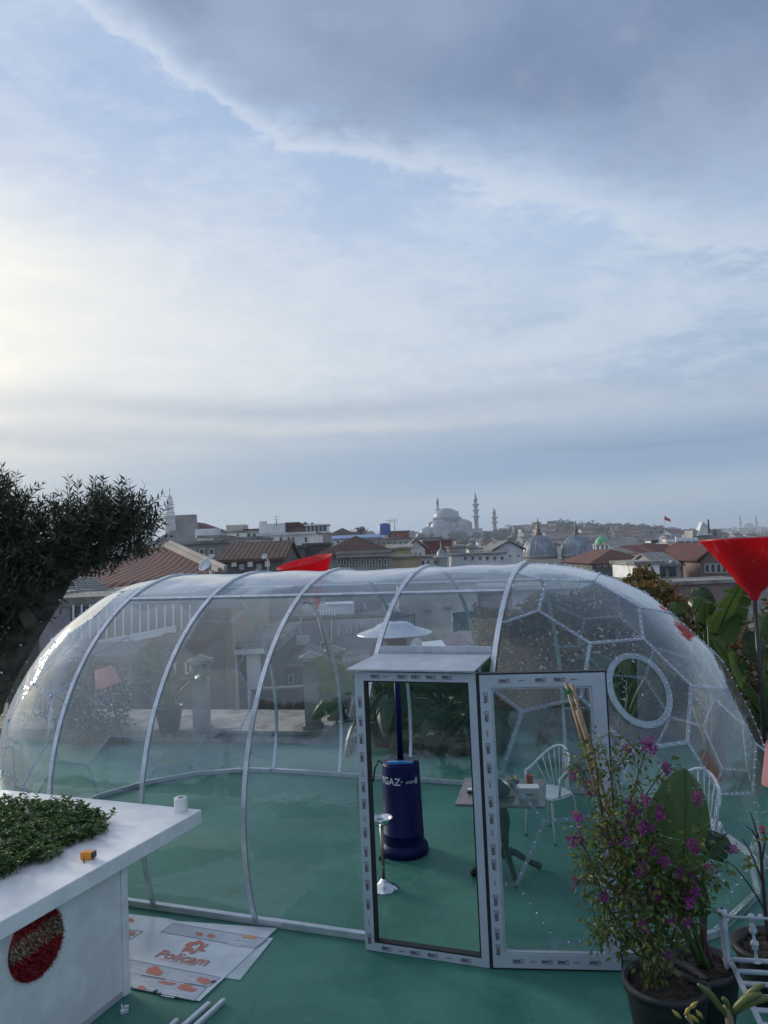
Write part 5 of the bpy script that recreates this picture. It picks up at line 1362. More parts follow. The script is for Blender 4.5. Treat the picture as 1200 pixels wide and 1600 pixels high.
# ------------------------------------------------------------------ gas heater
mBlue = mat('heater_blue', (.0006, .0035, .062), .42, spec=.18); mChrome = mat('polished_steel', (.75, .76, .78), .18, 1.0)
mBrush = mat('brushed_aluminium', (.72, .75, .80), .35, .6, var=.1, vs=8.)
hx, hy = .056, 7.773
HT = thing('patio_heater', 'tall blue gas patio heater with a wide silver reflector standing inside the bubble', 'patio heater', (hx, hy, 0))
k = MB(); k.lathe([(.235, .004), (.243, .02), (.236, .085), (.208, .105), (.203, .11)], (hx, hy, 0), 36); part('foot_ring', k, mBlue, HT)
k = MB(); k.lathe([(.203, .11), (.201, .2), (.204, .203), (.204, .21), (.200, .213), (.186, .86), (.180, .885), (.06, .895)], (hx, hy, 0), 40); bd = part('tank_cover', k, mBlue, HT)
def wrap_text(s, a0, zc, size, parent, m, rfun, bold=.0):
    me = text_mesh(s, size, 0, bold)
    # cut long triangles so the letters bend with the drum
    bm = bmesh.new(); bm.from_mesh(me); bmesh.ops.triangulate(bm, faces=bm.faces[:])
    bmesh.ops.subdivide_edges(bm, edges=[e for e in bm.edges if e.calc_length() > size * .25], cuts=2); bm.to_mesh(me); bm.free()
    for v in me.vertices:
        z = zc + v.co.y; r_ = rfun(z) + .0016; a = a0 + v.co.x / r_
        v.co = Vector((hx + r_ * math.sin(a), hy - r_ * math.cos(a), z)) - org(parent)
    me.materials.clear(); me.materials.append(m)
    o = bpy.data.objects.new('lettering', me); COL.objects.link(o); o.parent = parent; ORG[o.name] = org(parent)
mPrintW = mat('white_print', (.62, .66, .72), .5)
rf_ = lambda z: .200 - (.014) * (z - .213) / .647
wrap_text('AYGAZ·', -1.72, .705, .095, bd, mPrintW, rf_, .0015)
wrap_text('AYGAZ', .22, .715, .034, bd, mPrintW, rf_, .0006)
k = MB()
for (a, b_, z0, z1) in ((.78, .92, .70, .76), (.80, .9, .77, .775)):
    n_ = 4
    for i in range(n_):
        aa, bb = a + (b_ - a) * i / n_, a + (b_ - a) * (i + 1) / n_
        if i == 1: continue
        k.face([(hx + (rf_(z) + .0016) * math.sin(q), hy - (rf_(z) + .0016) * math.cos(q), z) for q, z in ((aa, z0), (bb, z0), (bb, z1), (aa, z1))])
part('emblem', k, mPrintW, bd, kind='stuff')
k = MB(); k.tube([(hx, hy, .885), (hx, hy, 1.93)], .031, 20); part('pole', k, mBlue, HT)
k = MB(); k.lathe([(.05, 1.93), (.10, 1.95), (.115, 1.97), (.115, 2.10), (.09, 2.125)], (hx, hy, 0), 28); part('burner', k, mat('burner_mesh', (.035, .03, .03), .5, .6, bump=.004, bs=160.), HT)
k = MB(); k.lathe([(.03, 2.27), (.13, 2.265), (.175, 2.245), (.21, 2.215), (.37, 2.165), (.385, 2.155), (.38, 2.148), (.20, 2.195), (.03, 2.23)], (hx, hy, 0), 48); rfl = part('reflector', k, mBrush, HT)
k = MB(); k.tube([(hx, hy, 2.1), (hx, hy, 2.235)], .012, 8); part('reflector_stem', k, mSteel, HT)
for sx in (-1, 1):
    k = MB(); k.lathe([(.001, -.012), (.032, -.012), (.032, .012), (.001, .012)], (hx + sx * .13 - .09, hy - .212 + abs(sx) * .0, .034), 14, axis=(sx * .4, -1, 0)); part('wheel', k, mBlk, HT)
k = MB(); k.box((hx - .05, hy - .11, .905), (.16, .035, .025)); k.box((hx + .08, hy - .10, .903), (.09, .05, .02)); part('control_panel', k, mat('control_blue', (.05, .28, .62), .3), HT)
k = MB(); k.box((hx + .02, hy - .07, .90), (.3, .05, .03)); part('control_tray', k, mBlk, HT)
k = MB(); k.tube([(hx - .16, hy, .86), (hx - .22, hy + .02, .9), (hx - .26, hy + .03, .82), (hx - .28, hy + .05, .70), (hx - .36, hy + .07, .58)], .01, 8); part('gas_hose', k, mBlk, HT)

# ------------------------------------------------------------------ standing ashtray
ax, ay = -.146, 6.972
AT = thing('standing_ashtray', 'chrome standing ashtray with round bowl on a thin pole inside the doorway', 'ashtray', (ax, ay, 0))
k = MB(); k.lathe([(.128, .004), (.122, .012), (.075, .03), (.035, .062), (.018, .085)], (ax, ay, 0), 32); part('base', k, mChrome, AT)
k = MB(); k.tube([(ax, ay, .08), (ax, ay, .56)], .0145, 14); part('pole', k, mat('worn_brass_tube', (.30, .28, .22), .3, .9), AT)
k = MB(); k.lathe([(.02, .55), (.075, .565), (.09, .60), (.102, .615), (.106, .62), (.100, .622), (.086, .605), (.07, .585), (.001, .58)], (ax, ay, 0), 32); part('bowl', k, mChrome, AT)

# ------------------------------------------------------------------ bistro table and the things on it
tx_, ty_ = 1.035, 7.30
mTop = mat('table_top_laminate', (.17, .15, .14), .28, var=.3, vs=6.); mIron = mat('black_cast_iron', (.008, .009, .011), .5, spec=.25, bump=.001, bs=30.)
TB = thing('bistro_table', 'square bistro table with dark laminate top on an ornate black iron pedestal', 'table', (tx_, ty_, 0))
c0, c1, c3 = onz(711, 1256, .74), onz(852, 1260, .74), onz(738, 1219, .74); ex_ = (c1 - c0).normalized(); ey_ = Vector((-ex_.y, ex_.x, 0)); LW_ = (c1 - c0).length
k = MB(); k.prism([tuple((c0 + ex_ * (LW_ * u) + ey_ * (LW_ * v)))[:2] for u, v in ((0, 0), (1, 0), (1, 1), (0, 1))], .715, .74); bevel(part('top', k, [mTop], TB), .003)
tc = c0 + ex_ * LW_ / 2 + ey_ * LW_ / 2; tx_, ty_ = tc.x, tc.y
k = MB(); k.lathe([(.045, .14), (.05, .17), (.032, .19), (.03, .26), (.04, .30), (.034, .33), (.05, .42), (.056, .47), (.042, .55), (.028, .60), (.036, .62), (.03, .65), (.05, .70), (.11, .714)], (tx_, ty_, 0), 20); part('column', k, mIron, TB)
for i in range(4):
    a = math.atan2(ex_.y, ex_.x) + math.pi / 4 * 0 + i * math.pi / 2 + .35; d = Vector((math.cos(a), math.sin(a), 0))
    k = MB(); pts = [Vector((tx_, ty_, .17)) + d * r_ + Vector((0, 0, z)) for r_, z in ((.03, .03), (.10, .0), (.18, -.06), (.25, -.105), (.30, -.125))]
    k.tube(pts, [.035, .03, .026, .026, .032], 8); lg = part('leg', k, mIron, TB)
    k = MB(); k.ball(Vector((tx_, ty_, 0)) + d * .305 + Vector((0, 0, .034)), .033, 10, 8); part('foot', k, mIron, lg)
def tpt(x, y): q = onz(x, y, .741); return q
q = tpt(772, 1245); mBag = mat('black_fabric', (.018, .018, .02), .8, var=.4, vs=14., bump=.012, bs=12.)
o = thing('bag', 'crumpled black bag lying on the bistro table behind the door stile', 'bag', tuple(q))
k = MB(); 
prf = [(.001, .0), (.15, .01), (.17, .05), (.13, .10), (.06, .135), (.001, .14)]
k.lathe(prf, q, 22)
for i, p in enumerate(k.v):
    v = Vector(p); d = v - q; f = 1 + .35 * mnoise.noise(d * 9) ; k.v[i] = (q.x + d.x * f * 1.05, q.y + d.y * f * .62, q.z + d.z * (1 + .4 * mnoise.noise(d * 12)))
part('body', k, mBag, o)
k = MB(); k.tube([(q.x - .05, q.y - .06, q.z + .08), (q.x + .02, q.y - .15, q.z + .07), (q.x + .12, q.y - .13, q.z + .03), (q.x + .17, q.y - .06, q.z + .01)], .010, 8); part('strap', k, mBag, o)
q = tpt(742, 1238); o = thing('phone', 'dark phone with white papers stacked on it at the table corner', 'phone', tuple(q))
k = MB(); k.box((q.x, q.y, q.z + .012), (.13, .085, .022), rz=-.15); part('body', k, mBlk, o)
k = MB(); k.box((q.x - .01, q.y + .01, q.z + .028), (.10, .06, .008), rz=.1); part('paper', k, mPaper, o)
q = tpt(826, 1246); o = thing('napkin_box', 'pale napkin box with a white sheet lying across its top at the right table edge', 'napkin box', tuple(q))
k = MB(); k.box((q.x, q.y, q.z + .045), (.16, .10, .09), rz=-.22); part('box', k, mat('napkin_box_grey', (.48, .46, .43), .6), o)
k = MB(); k.box((q.x + .0, q.y + .01, q.z + .094), (.19, .12, .006), rz=-.1); part('sheet', k, mPaper, o)
k = MB(); dd = Vector((math.sin(-.22), -math.cos(-.22), 0)); k.box((q.x + dd.x * .0, q.y - .0505, q.z + .04), (.06, .006, .01), rz=-.22); part('slot', k, mBlk, o)
q = tpt(828, 1226); o = thing('cup', 'red paper cup standing behind the napkin box', 'cup', tuple(q))
k = MB(); k.lathe([(.001, .002), (.028, .002), (.036, .085), (.038, .088), (.034, .086), (.027, .01), (.001, .01)], q, 20); part('wall', k, mat('cup_red', (.50, .045, .05), .5), o)
q = tpt(803, 1229); o = thing('flower_bowl', 'little bowl of yellow dried flowers behind the black bag', 'flower bowl', tuple(q))
k = MB(); k.lathe([(.001, .0), (.03, 0), (.055, .05), (.05, .05), (.02, .012)], q, 18); part('bowl', k, mIron, o)
rg = random.Random(6)
for i in range(7):
    k = MB(); k.ball((q.x + rg.uniform(-.05, .05), q.y + rg.uniform(-.04, .04), q.z + rg.uniform(.055, .085)), rg.uniform(.014, .024), 7, 5); part('flower', k, mat('flower_yellow' if i % 3 else 'flower_straw', (.55, .27, .03) if i % 3 else (.5, .4, .22), .8), o)
q = tpt(785, 1223); k = MB(); k.extr([q + Vector((-.08, -.03, 0)), q + Vector((.05, -.06, 0)), q + Vector((.02, .06, 0)), q + Vector((-.09, .05, .012))], (0, 0, .003)); solo('paper', k, mPaper, 'loose white paper under the black bag on the bistro table', 'paper', tuple(q))

# ------------------------------------------------------------------ white metal chairs
mChair = mat('white_chair_paint', (.62, .66, .69), .4, var=.12, vs=6.)
def chair(x, y, rz, label):
    o = thing('garden_chair', label, 'chair', (x, y, 0), 'white metal hoop back chairs'); cs, sn = math.cos(rz), math.sin(rz)
    def L(px, py, pz): px, py = px * .88, py * .88; return Vector((x + px * cs - py * sn, y + px * sn + py * cs, pz))
    k = MB(); pts = [(-.2, -.21), (.2, -.21), (.23, -.05), (.21, .12), (.12, .21), (-.12, .21), (-.21, .12), (-.23, -.05)]
    k.prism([tuple(L(a, b_, 0))[:2] for a, b_ in pts], .440, .456); part('seat', k, mChair, o)
    k = MB(); k.tube([L(*p, .434) for p in pts + pts[:1]], .012, 8); part('seat_frame', k, mChair, o)
    for sx in (-1, 1):
        for yy, ly in ((-.17, -.21), (.16, .21)):
            k = MB(); k.tube([L(sx * .17, yy, .435), L(sx * .185, (yy + ly) / 2, .40), L(sx * .215, ly, .012)], .0125, 8); lg = part('leg', k, mChair, o)
            k = MB(); k.lathe([(.014, 0.001), (.015, .02), (.013, .025)], L(sx * .215, ly, 0), 8); part('rubber_foot', k, mBlk, lg)
    hoop = []
    for i in range(25):
        a = math.pi * (i / 24); hx_ = -.255 * math.cos(a); hy_ = -.12 + .36 * math.sin(a) ** .8; hz_ = .64 + .235 * math.sin(a) ** 1.3; hoop.append(L(hx_, hy_, hz_))
    hoop = [L(-.215, -.10, .445), L(-.25, -.12, .56)] + hoop + [L(.25, -.12, .56), L(.215, -.10, .445)]
    k = MB(); k.tube(hoop, .0125, 8); part('hoop_back', k, mChair, o)
    for i in range(5, 24, 2):
        k = MB(); a = hoop[i]; f = (i - 14) / 11; k.tube([a, L(.19 * f, .13 + .07 * (1 - f * f), .456)], .006, 6); part('spindle', k, mChair, o)
    return o
chair(1.58, 8.02, math.atan2(-.79, -.61) * 0 + R(-52), 'white metal chair with spindled hoop back drawn up to the bistro table')
chair(2.66, 6.98, R(-40), 'white metal hoop back chair partly hidden by the big green leaf')

# ------------------------------------------------------------------ floor lamps with pink shades
mPink = mat('pink_shade', (.62, .25, .25), .75, var=.08, vs=4.); mPole = mat('lamp_pole_dark', (.02, .02, .022), .45)
def lamp(x, y, zb, h, lean, label, rs=.17):
    o = thing('floor_lamp', label, 'lamp', (x, y, zb), 'floor lamps with pink shades'); b_ = Vector((x, y, zb)); t = b_ + Vector((lean, 0, h))
    k = MB(); k.lathe([(.14, .002), (.14, .012), (.02, .03)], b_, 24); part('base', k, mPole, o)
    k = MB(); k.tube([b_ + Vector((0, 0, .02)), t - Vector((0, 0, .12))], .012, 10); part('pole', k, mPole, o)
    ax_ = (t - b_).normalized()
    k = MB(); k.lathe([(rs, -.30), (rs * .66, 0), (rs * .64, -.004), (rs * .98, -.298)], t, 32, axis=ax_); part('shade', k, mPink, o)
    k = MB(); k.ball(t - ax_ * .14, .035, 10, 8); part('bulb', k, mat('bulb_white', (.7, .7, .66), .3), o)
p = onz(203, 1152, .0); lamp(p.x + .05, p.y - .45, .0, 1.25, -.30, 'floor lamp with pink shade leaning beside the left shrub', .21)
lamp(2.90, 5.72, 0, 1.46, -.05, 'floor lamp with pink shade cut by the right picture edge', .17)

# ------------------------------------------------------------------ red cone lights
def red_mat():
    m = bpy.data.materials.new('red_cone_plastic'); m.use_nodes = True; t = NT(m.node_tree); b = m.node_tree.nodes['Principled BSDF']
    oc = t.n('ShaderNodeTexCoord').outputs['Object']
    st = t.sstep(t.noise(t.v('MULTIPLY', oc, (9, 9, 1.2)), 1.0, 5, .6, .5), .56, .76)
    t.put(b.inputs['Base Color'], t.mix(t.m('MULTIPLY', st, .7), (.62, .012, .03), (.8, .3, .32)))
    b.inputs['Roughness'].default_value = .38; b.inputs['Subsurface Weight'].default_value = 0.0
    tl = t.n('ShaderNodeBsdfTranslucent'); tl.inputs['Color'].default_value = (.85, .03, .06, 1); mx_ = t.n('ShaderNodeMixShader'); mx_.inputs[0].default_value = .5
    m.node_tree.links.new(b.outputs[0], mx_.inputs[1]); m.node_tree.links.new(tl.outputs[0], mx_.inputs[2]); m.node_tree.links.new(mx_.outputs[0], m.node_tree.nodes['Material Output'].inputs[0])
    return m
mRed = red_mat()
def cone_lamp(base, apex, r_, h, label, tilt):
    o = thing('cone_lamp', label, 'lamp', tuple(base), 'red cone lamps on poles'); ax_ = (apex - base).normalized(); ax2 = (ax_ + Vector(tilt)).normalized()
    k = MB(); k.lathe([(.13, .002), (.13, .015), (.025, .04)], base, 20); part('base', k, mPole, o)
    k = MB(); k.tube([base + Vector((0, 0, .02)), apex + ax_ * .02], [.026, .024], 12); part('pole', k, mPole, o)
    prf = [(.03, -.03), (.045, .0), (.075, .06), (.13, h * .16)] + [(.13 + (r_ - .13) * f, h * (.16 + .84 * f ** .93)) for f in (.2, .4, .6, .8, .95, 1.0)]
    prf += [(r_ - .008, h * 1.0), (r_ * .6, h * .62), (.1, h * .16)]
    k = MB(); k.lathe(prf, apex, 48, axis=ax2); part('cone_shade', k, mRed, o)
ap_ = at(1179, 934, 8.9); cone_lamp(Vector((ap_.x + .03, 8.95, 0)), ap_, .56, .68, 'red cone lamp on black pole at the right beside the banana leaves', (.03, .05, 0))
ap_ = at(494, 950, 12.7); b_ = onz(541, 1127, .20); cone_lamp(Vector((b_.x, b_.y, .20)), ap_, .47, .80, 'red cone lamp leaning behind the bubble, rim showing over its ridge', (.02, -.06, 0))

# ------------------------------------------------------------------ white iron bench
mIronW = mat('white_iron_paint', (.40, .46, .54), .4, var=.15, vs=9.)
BN = thing('iron_bench', 'ornate white iron bench with slatted seat at the bottom right corner', 'bench', (2.6, 4.6, 0))
bl = onz(1141, 1500, .45); br_ = bl + Vector((1.15, -.22, 0)); fw = Vector((-.14, -.75, 0))
post_b = Vector((bl.x, bl.y, 0)); top = onz(1133, 1418, .80); 
tz_ = .455 + .30
def turned(k, a, b_, spec):
    ax_ = (b_ - a); L = ax_.length; k.lathe([(r_, f * L) for f, r_ in spec], a, 12, axis=ax_)
for P_ in (post_b, Vector((br_.x, br_.y, 0))):
    k = MB(); turned(k, P_, P_ + Vector((-.03, .0, tz_)), [(0, .02), (.55, .02), (.6, .026), (.63, .018), (.68, .024)] + [(.7 + .012 * j, .024 if j % 2 else .019) for j in range(10)] + [(.84, .022), (.90, .024), (.93, .016), (.95, .028), (.985, .028), (1.0, .012)]); part('back_post', k, mIronW, BN)
    k = MB(); q = P_ + fw; turned(k, q, q + Vector((0, 0, .44)), [(0, .02), (.5, .016), (.9, .02), (1, .02)]); part('leg', k, mIronW, BN)
    k = MB(); k.tube([P_ + Vector((0, 0, .445)), q + Vector((0, 0, .445))], .016, 10); part('side_rail', k, mIronW, BN)
k = MB(); k.tube([post_b + Vector((-.025, 0, tz_ - .05)), br_ * 1 + Vector((-.025, 0, tz_ - .50))], .009, 8); part('top_rail', k, mIronW, BN)
for f in (.135, .42, .7):
    p = bl.lerp(br_, f); p.z = 0; k = MB(); turned(k, p + Vector((-.01, 0, .45)), p + Vector((-.025, 0, tz_ - .045)), [(0, .03), (.04, .01), (.25, .008), (.3, .02), (.34, .012), (.38, .024), (.44, .024), (.48, .01), (.62, .008), (.66, .02), (.72, .024), (.78, .014), (.82, .02), (.86, .008), (.95, .008), (.97, .03), (1.0, .03)]); part('baluster', k, mIronW, BN)
    k = MB(); k.ball(p + Vector((-.025, 0, tz_ - .045)), .022, 8, 6); k.ball(p + Vector((.03, 0, tz_ - .045)), .016, 8, 6); part('rosette', k, mIronW, BN)
for j in range(7):
    f = j / 6; a = bl + fw * f; b_ = br_ + fw * f; k = MB(); k.tube([Vector((a.x, a.y, .452)), Vector((b_.x, b_.y, .452))], .0145, 10); part('slat', k, mIronW, BN)

# ================================================================== plants
def leafmat(n, c, c2, rough=.5, tl=.35, vs=3.0):
    m = bpy.data.materials.new(n); m.use_nodes = True; t = NT(m.node_tree); b = m.node_tree.nodes['Principled BSDF']
    oc = t.n('ShaderNodeTexCoord').outputs['Object']; f = t.sstep(t.noise(oc, vs, 4, .65), .35, .65)
    col = t.mix(f, c, c2); t.put(b.inputs['Base Color'], col); b.inputs['Roughness'].default_value = rough; b.inputs['Specular IOR Level'].default_value = .35
    tr = t.n('ShaderNodeBsdfTranslucent'); t.put(tr.inputs['Color'], t.mix(.5, col, (.10, .14, .02))); mx_ = t.n('ShaderNodeMixShader'); mx_.inputs[0].default_value = tl
    m.node_tree.links.new(b.outputs[0], mx_.inputs[1]); m.node_tree.links.new(tr.outputs[0], mx_.inputs[2]); m.node_tree.links.new(mx_.outputs[0], m.node_tree.nodes['Material Output'].inputs[0])
    return m
lOlive = leafmat('olive_leaf', (.065, .082, .052), (.032, .044, .028), .55, .15, 4.)
lOliveU = leafmat('olive_leaf_underside', (.10, .115, .090), (.07, .082, .066), .6, .15, 4.)
lHedge = leafmat('hedge_leaf', (.055, .13, .034), (.09, .18, .045), .65, .2, 9.)
lBan = leafmat('banana_leaf', (.042, .095, .034), (.07, .13, .038), .35, .3, 1.6)
lBanD = leafmat('dark_banana_leaf', (.016, .042, .020), (.028, .06, .026), .35, .25, 1.6)
lBanY = leafmat('young_banana_leaf', (.10, .17, .035), (.07, .14, .03), .35, .35, 1.6)
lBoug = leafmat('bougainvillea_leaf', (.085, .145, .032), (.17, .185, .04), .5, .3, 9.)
lBougD = leafmat('dark_green_leaf', (.045, .085, .026), (.065, .105, .03), .5, .3, 9.)  # darker leaf tone mixed in among the lighter leaves
lBract = leafmat('magenta_bract', (.28, .03, .26), (.40, .06, .33), .6, .35, 30.)
lVineB = leafmat('withered_vine_leaf', (.17, .09, .032), (.09, .052, .026), .7, .25, 1.5)
lVineO = leafmat('orange_vine_leaf', (.32, .15, .032), (.2, .11, .035), .7, .25, 1.5)
lVineG = leafmat('green_vine_leaf', (.07, .105, .028), (.042, .07, .022), .6, .25, 1.5)
lVineP = leafmat('pale_vine_leaf', (.30, .27, .20), (.18, .15, .10), .7, .2, 1.5)
lFib = mat('dry_sheath', (.15, .10, .065), .9, var=.5, vs=6., stretch=(6, 6, 1), bump=.01, bs=14.)
mSoil = mat('potting_soil', (.045, .032, .024), .95, var=.5, vs=25., bump=.02, bs=30.)
mPot = mat('black_pot', (.012, .013, .016), .45, bump=.002, bs=60.)
mPotR = mat('ribbed_rubber_pot', (.012, .014, .018), .5, bump=.006, bs=3., stretch=(60, 60, 1))
mTwig = mat('grey_brown_twig', (.09, .065, .05), .9, var=.4, vs=20.)
mCane = mat('bamboo_cane', (.30, .20, .11), .6, var=.4, vs=7., stretch=(1, 1, 4))

def simple_leaf(k, p, d, up, L, wd, mi=0, fold=.25, n=1):
    """pointed leaf: two folded halves"""
    d = d.normalized(); s_ = d.cross(up)
    if s_.length < 1e-4: s_ = d.orthogonal()
    s_.normalize(); u = s_.cross(d)
    m1 = p + d * L * .45 - u * fold * wd * .5; tip = p + d * L - u * L * .08
    a = p + d * L * .42 + s_ * wd / 2 + u * fold * wd * .4; b_ = p + d * L * .42 - s_ * wd / 2 + u * fold * wd * .4
    i = len(k.v); k.v += [tuple(p), tuple(a), tuple(tip), tuple(b_), tuple(m1)]
    k.f += [(i, i + 1, i + 4), (i + 1, i + 2, i + 4), (i, i + 4, i + 3), (i + 4, i + 2, i + 3)]; k.mi += [mi] * 4; k.sm += [False] * 4

def big_leaf(parent, base, d, up, L, wd, droop, m, rg, tears=.25, stem=.0, seg=16, fold=.18, nm='leaf'):
    """banana-like blade on a midrib, torn between its veins"""
    d = d.normalized(); side = d.cross(up).normalized(); nrm = side.cross(d).normalized()
    if nrm.z < 0: nrm = -nrm
    k = MB(); mid = []
    def mp(u): return base + d * (L * (stem + (1 - stem) * u if stem else u)) - Vector((0, 0, 1)) * (droop * L * (u ** 2.2)) + nrm * (.06 * L * math.sin(u * 2.5))
    def half(u): return wd / 2 * min(1, (u * 7) ** .6) * (1 - u ** 3.2) ** .75
    for sd_1 in (-1, 1):
        off = 0
        for i in range(seg):
            u0, u1 = i / seg, (i + 1) / seg
            tear = rg.random() < tears
            g = (.88 if tear else 1.0)
            u1b = u0 + (u1 - u0) * g
            tw = rg.uniform(-.25, .1) if tear else 0
            dr = fold + tw; off = off * .7 + rg.uniform(-.02, .02)
            def ep(u, f): 
                h = half(u) * f; lag = .10 * L * f * f
                return mp(u) + side * (sd_1 * h) + nrm * (h * (.42 * (1 - f * 1.3) + off) - h * f * dr * 1.6) + d * lag * (1 - u)
            c0 = [ep(u0, 0), ep(u0, .5), ep(u0, 1)]; c1 = [ep(u1, 0), ep(u1b, .5), ep(u1b, 1)]
            k.face([c0[0], c0[1], c1[1], c1[0]], 0, False); k.face([c0[1], c0[2], c1[2], c1[1]], 0, False)
    lf = part(nm, k, m, parent)
    k = MB(); k.tube([mp(i / 8) + nrm * .004 for i in range(9)], [max(.002, wd * .034 * (1 - i / 9)) for i in range(9)], 6); part('midrib', k, lBanY, lf)
    return lf
def stalk(parent, pts, r0, r1, m, nm='stalk', n=7):
    # smooth through points
    P = []
    for i in range(len(pts) - 1):
        for j in range(4): P.append(Vector(pts[i]).lerp(Vector(pts[i + 1]), j / 4))
    P.append(Vector(pts[-1]))
    for _ in range(2): P = [P[0]] + [(P[i - 1] + P[i] * 2 + P[i + 1]) / 4 for i in range(1, len(P) - 1)] + [P[-1]]
    k = MB(); k.tube(P, [r0 + (r1 - r0) * i / (len(P) - 1) for i in range(len(P))], n); return part(nm, k, m, parent)
def pot(o, x, y, z, r0, r1, h, m, rim=.015, nm='pot'):
    k = MB(); k.lathe([(.001, z + .002), (r0, z + .003), (r1 * .985, z + h * .86), (r1 * .99, z + h * .88), (r1 + rim, z + h * .885), (r1 + rim, z + h), (r1 - .012, z + h), (r1 - .02, z + h - .05), (r1 * .5, z + h - .055), (.001, z + h - .05)], (x, y, 0), 40)
    p = part(nm, k, m, o)
    k = MB(); rg = random.Random(int(x * 100)); prf = [(r1 - .02, z + h - .049), (r1 * .6, z + h - .035), (.001, z + h - .03)]; k.lathe(prf, (x, y, 0), 30)
    for i in range(160):
        a = rg.uniform(0, 6.28); q = r1 * .9 * rg.random() ** .5; k.ball((x + q * math.cos(a), y + q * math.sin(a), z + h - .036), rg.uniform(.006, .016), 5, 3)
    part('soil', k, mSoil, o); return p

# ---- low greenery in the counter trough
poly = [onz(*p, 1.0) for p in ((174, 1292), (140, 1268), (95, 1262), (40, 1258), (-60, 1255), (-140, 1330), (-60, 1420), (0, 1378), (60, 1352), (85, 1352), (92, 1330), (140, 1318))]
def inside(x, y):
    c_ = False
    for i in range(len(poly)):
        a, b_ = poly[i], poly[i - 1]
        if (a.y > y) != (b_.y > y) and x < (b_.x - a.x) * (y - a.y) / (b_.y - a.y) + a.x: c_ = not c_
    return c_
GP = thing('trough_greenery', 'dense low green leafy planting spilling over the white counter top', 'plant', tuple(onz(40, 1320, 1.0)))
k = MB(); rg = random.Random(21); st = MB(); n_ = 0
x0_, x1_ = min(p.x for p in poly), max(p.x for p in poly); y0_, y1_ = min(p.y for p in poly), max(p.y for p in poly)
while n_ < 900:
    x, y = rg.uniform(x0_, x1_), rg.uniform(y0_, y1_)
    if not inside(x, y): continue
    n_ += 1; hgt = rg.uniform(.03, .095) * (1 + .4 * mnoise.noise((x * 4, y * 4, 0)))
    b_ = Vector((x, y, 1.003)); tip = b_ + Vector((rg.gauss(0, .03), rg.gauss(0, .03), hgt)); st.tube([b_, tip], .003, 4, caps=False)
    for j in range(13):
        f = rg.uniform(.25, 1); a = rg.uniform(0, 6.283); d = Vector((math.cos(a), math.sin(a), rg.uniform(-.1, .9)))
        simple_leaf(k, b_.lerp(tip, f), d, Vector((0, 0, 1)), rg.uniform(.032, .055), rg.uniform(.02, .032), 0)
part('foliage', k, lHedge, GP); part('stems', st, mTwig, GP, kind='stuff')

# ---- olive tree with string lights
ob = onz(-75, 1340, 1.0)
OL = thing('olive_tree', 'dark olive tree with leaning trunk wound in lights growing from the counter trough', 'tree', tuple(ob))
def oy(x, y, dy=0): return at(x, y, 5.2 + dy)
tp = [ob, oy(-62, 1240), oy(-45, 1150), oy(-10, 1065), oy(36, 988), oy(78, 925), oy(102, 882)]
tp[0] = ob; 
stalk(OL, tp, .15, .085, mBark, 'trunk', 14)
for brp in ([(84, 920), (60, 880), (30, 840), (10, 790)], [(95, 900), (140, 865), (185, 840), (225, 822)], [(100, 885), (110, 850), (120, 815), (135, 790)], [(10, 1060), (-30, 1000), (-60, 940)], [(52, 980), (20, 930), (-10, 890), (-40, 850)]):
    stalk(OL, [oy(x, y, rg.uniform(-.15, .15)) for x, y in brp], .05, .012, mBark, 'limb', 8)
clumps = [(62, 852, 54, 38), (122, 822, 38, 28), (168, 826, 42, 28), (205, 826, 30, 22), (-4, 802, 34, 36), (150, 855, 58, 40), (85, 880, 60, 36), (205, 850, 34, 26), (-30, 850, 80, 80), (0, 930, 70, 50), (-50, 1010, 60, 70), (20, 900, 50, 34), (160, 888, 30, 18), (118, 890, 44, 20), (-6, 1000, 24, 26), (-45, 1070, 26, 50), (196, 816, 26, 16), (44, 930, 44, 26), (6, 962, 46, 36), (-20, 1040, 36, 40), (70, 905, 40, 20)]
k = MB(); tw = MB(); rg = random.Random(33)
def sprig(b_, d, L, n, mi_w):
    d = d.normalized(); bend = Vector((rg.gauss(0, .25), rg.gauss(0, .25), rg.gauss(.1, .25)))
    prev = b_; pts = [b_]
    for i in range(n):
        f = (i + 1) / n; p = b_ + d * L * f + bend * L * f * f * .5; pts.append(p)
        ax_ = (p - prev).normalized(); s_ = ax_.orthogonal().normalized(); s_.rotate(Matrix.Rotation(i * 1.57 + rg.random() * .5, 3, ax_)); prev = p
        for q in (1, -1):
            simple_leaf(k, p, ax_ * rg.uniform(.5, .9) + s_ * q, Vector((rg.gauss(0, .5), rg.gauss(0, .5), 1)), rg.uniform(.048, .078), rg.uniform(.0115, .0165), 1 if rg.random() < mi_w else 0, .12)
    simple_leaf(k, pts[-1], d, Vector((0, 0, 1)), .05, .012, 0, .1)
    tw.tube([pts[0], pts[len(pts) // 2], pts[-1]], [.004, .003, .0015], 4, caps=False)
for (x, y, rx, ry) in clumps:
    c_ = oy(x, y, rg.uniform(-.1, .15)); s_ = c_.y / 1200
    for i in range(int(rx * ry / 21)):
        v = Vector((rg.gauss(0, 1), rg.gauss(0, 1), rg.gauss(0, 1))).normalized(); f = rg.uniform(.25, .92)
        b_ = c_ + Vector((v.x * rx * s_, v.y * rx * s_ * .9, v.z * ry * s_)) * f
        sprig(b_, v * .6 + Vector((rg.gauss(0, .25), rg.gauss(0, .25), .6)), rg.uniform(.12, .24), rg.randint(5, 9), .28)
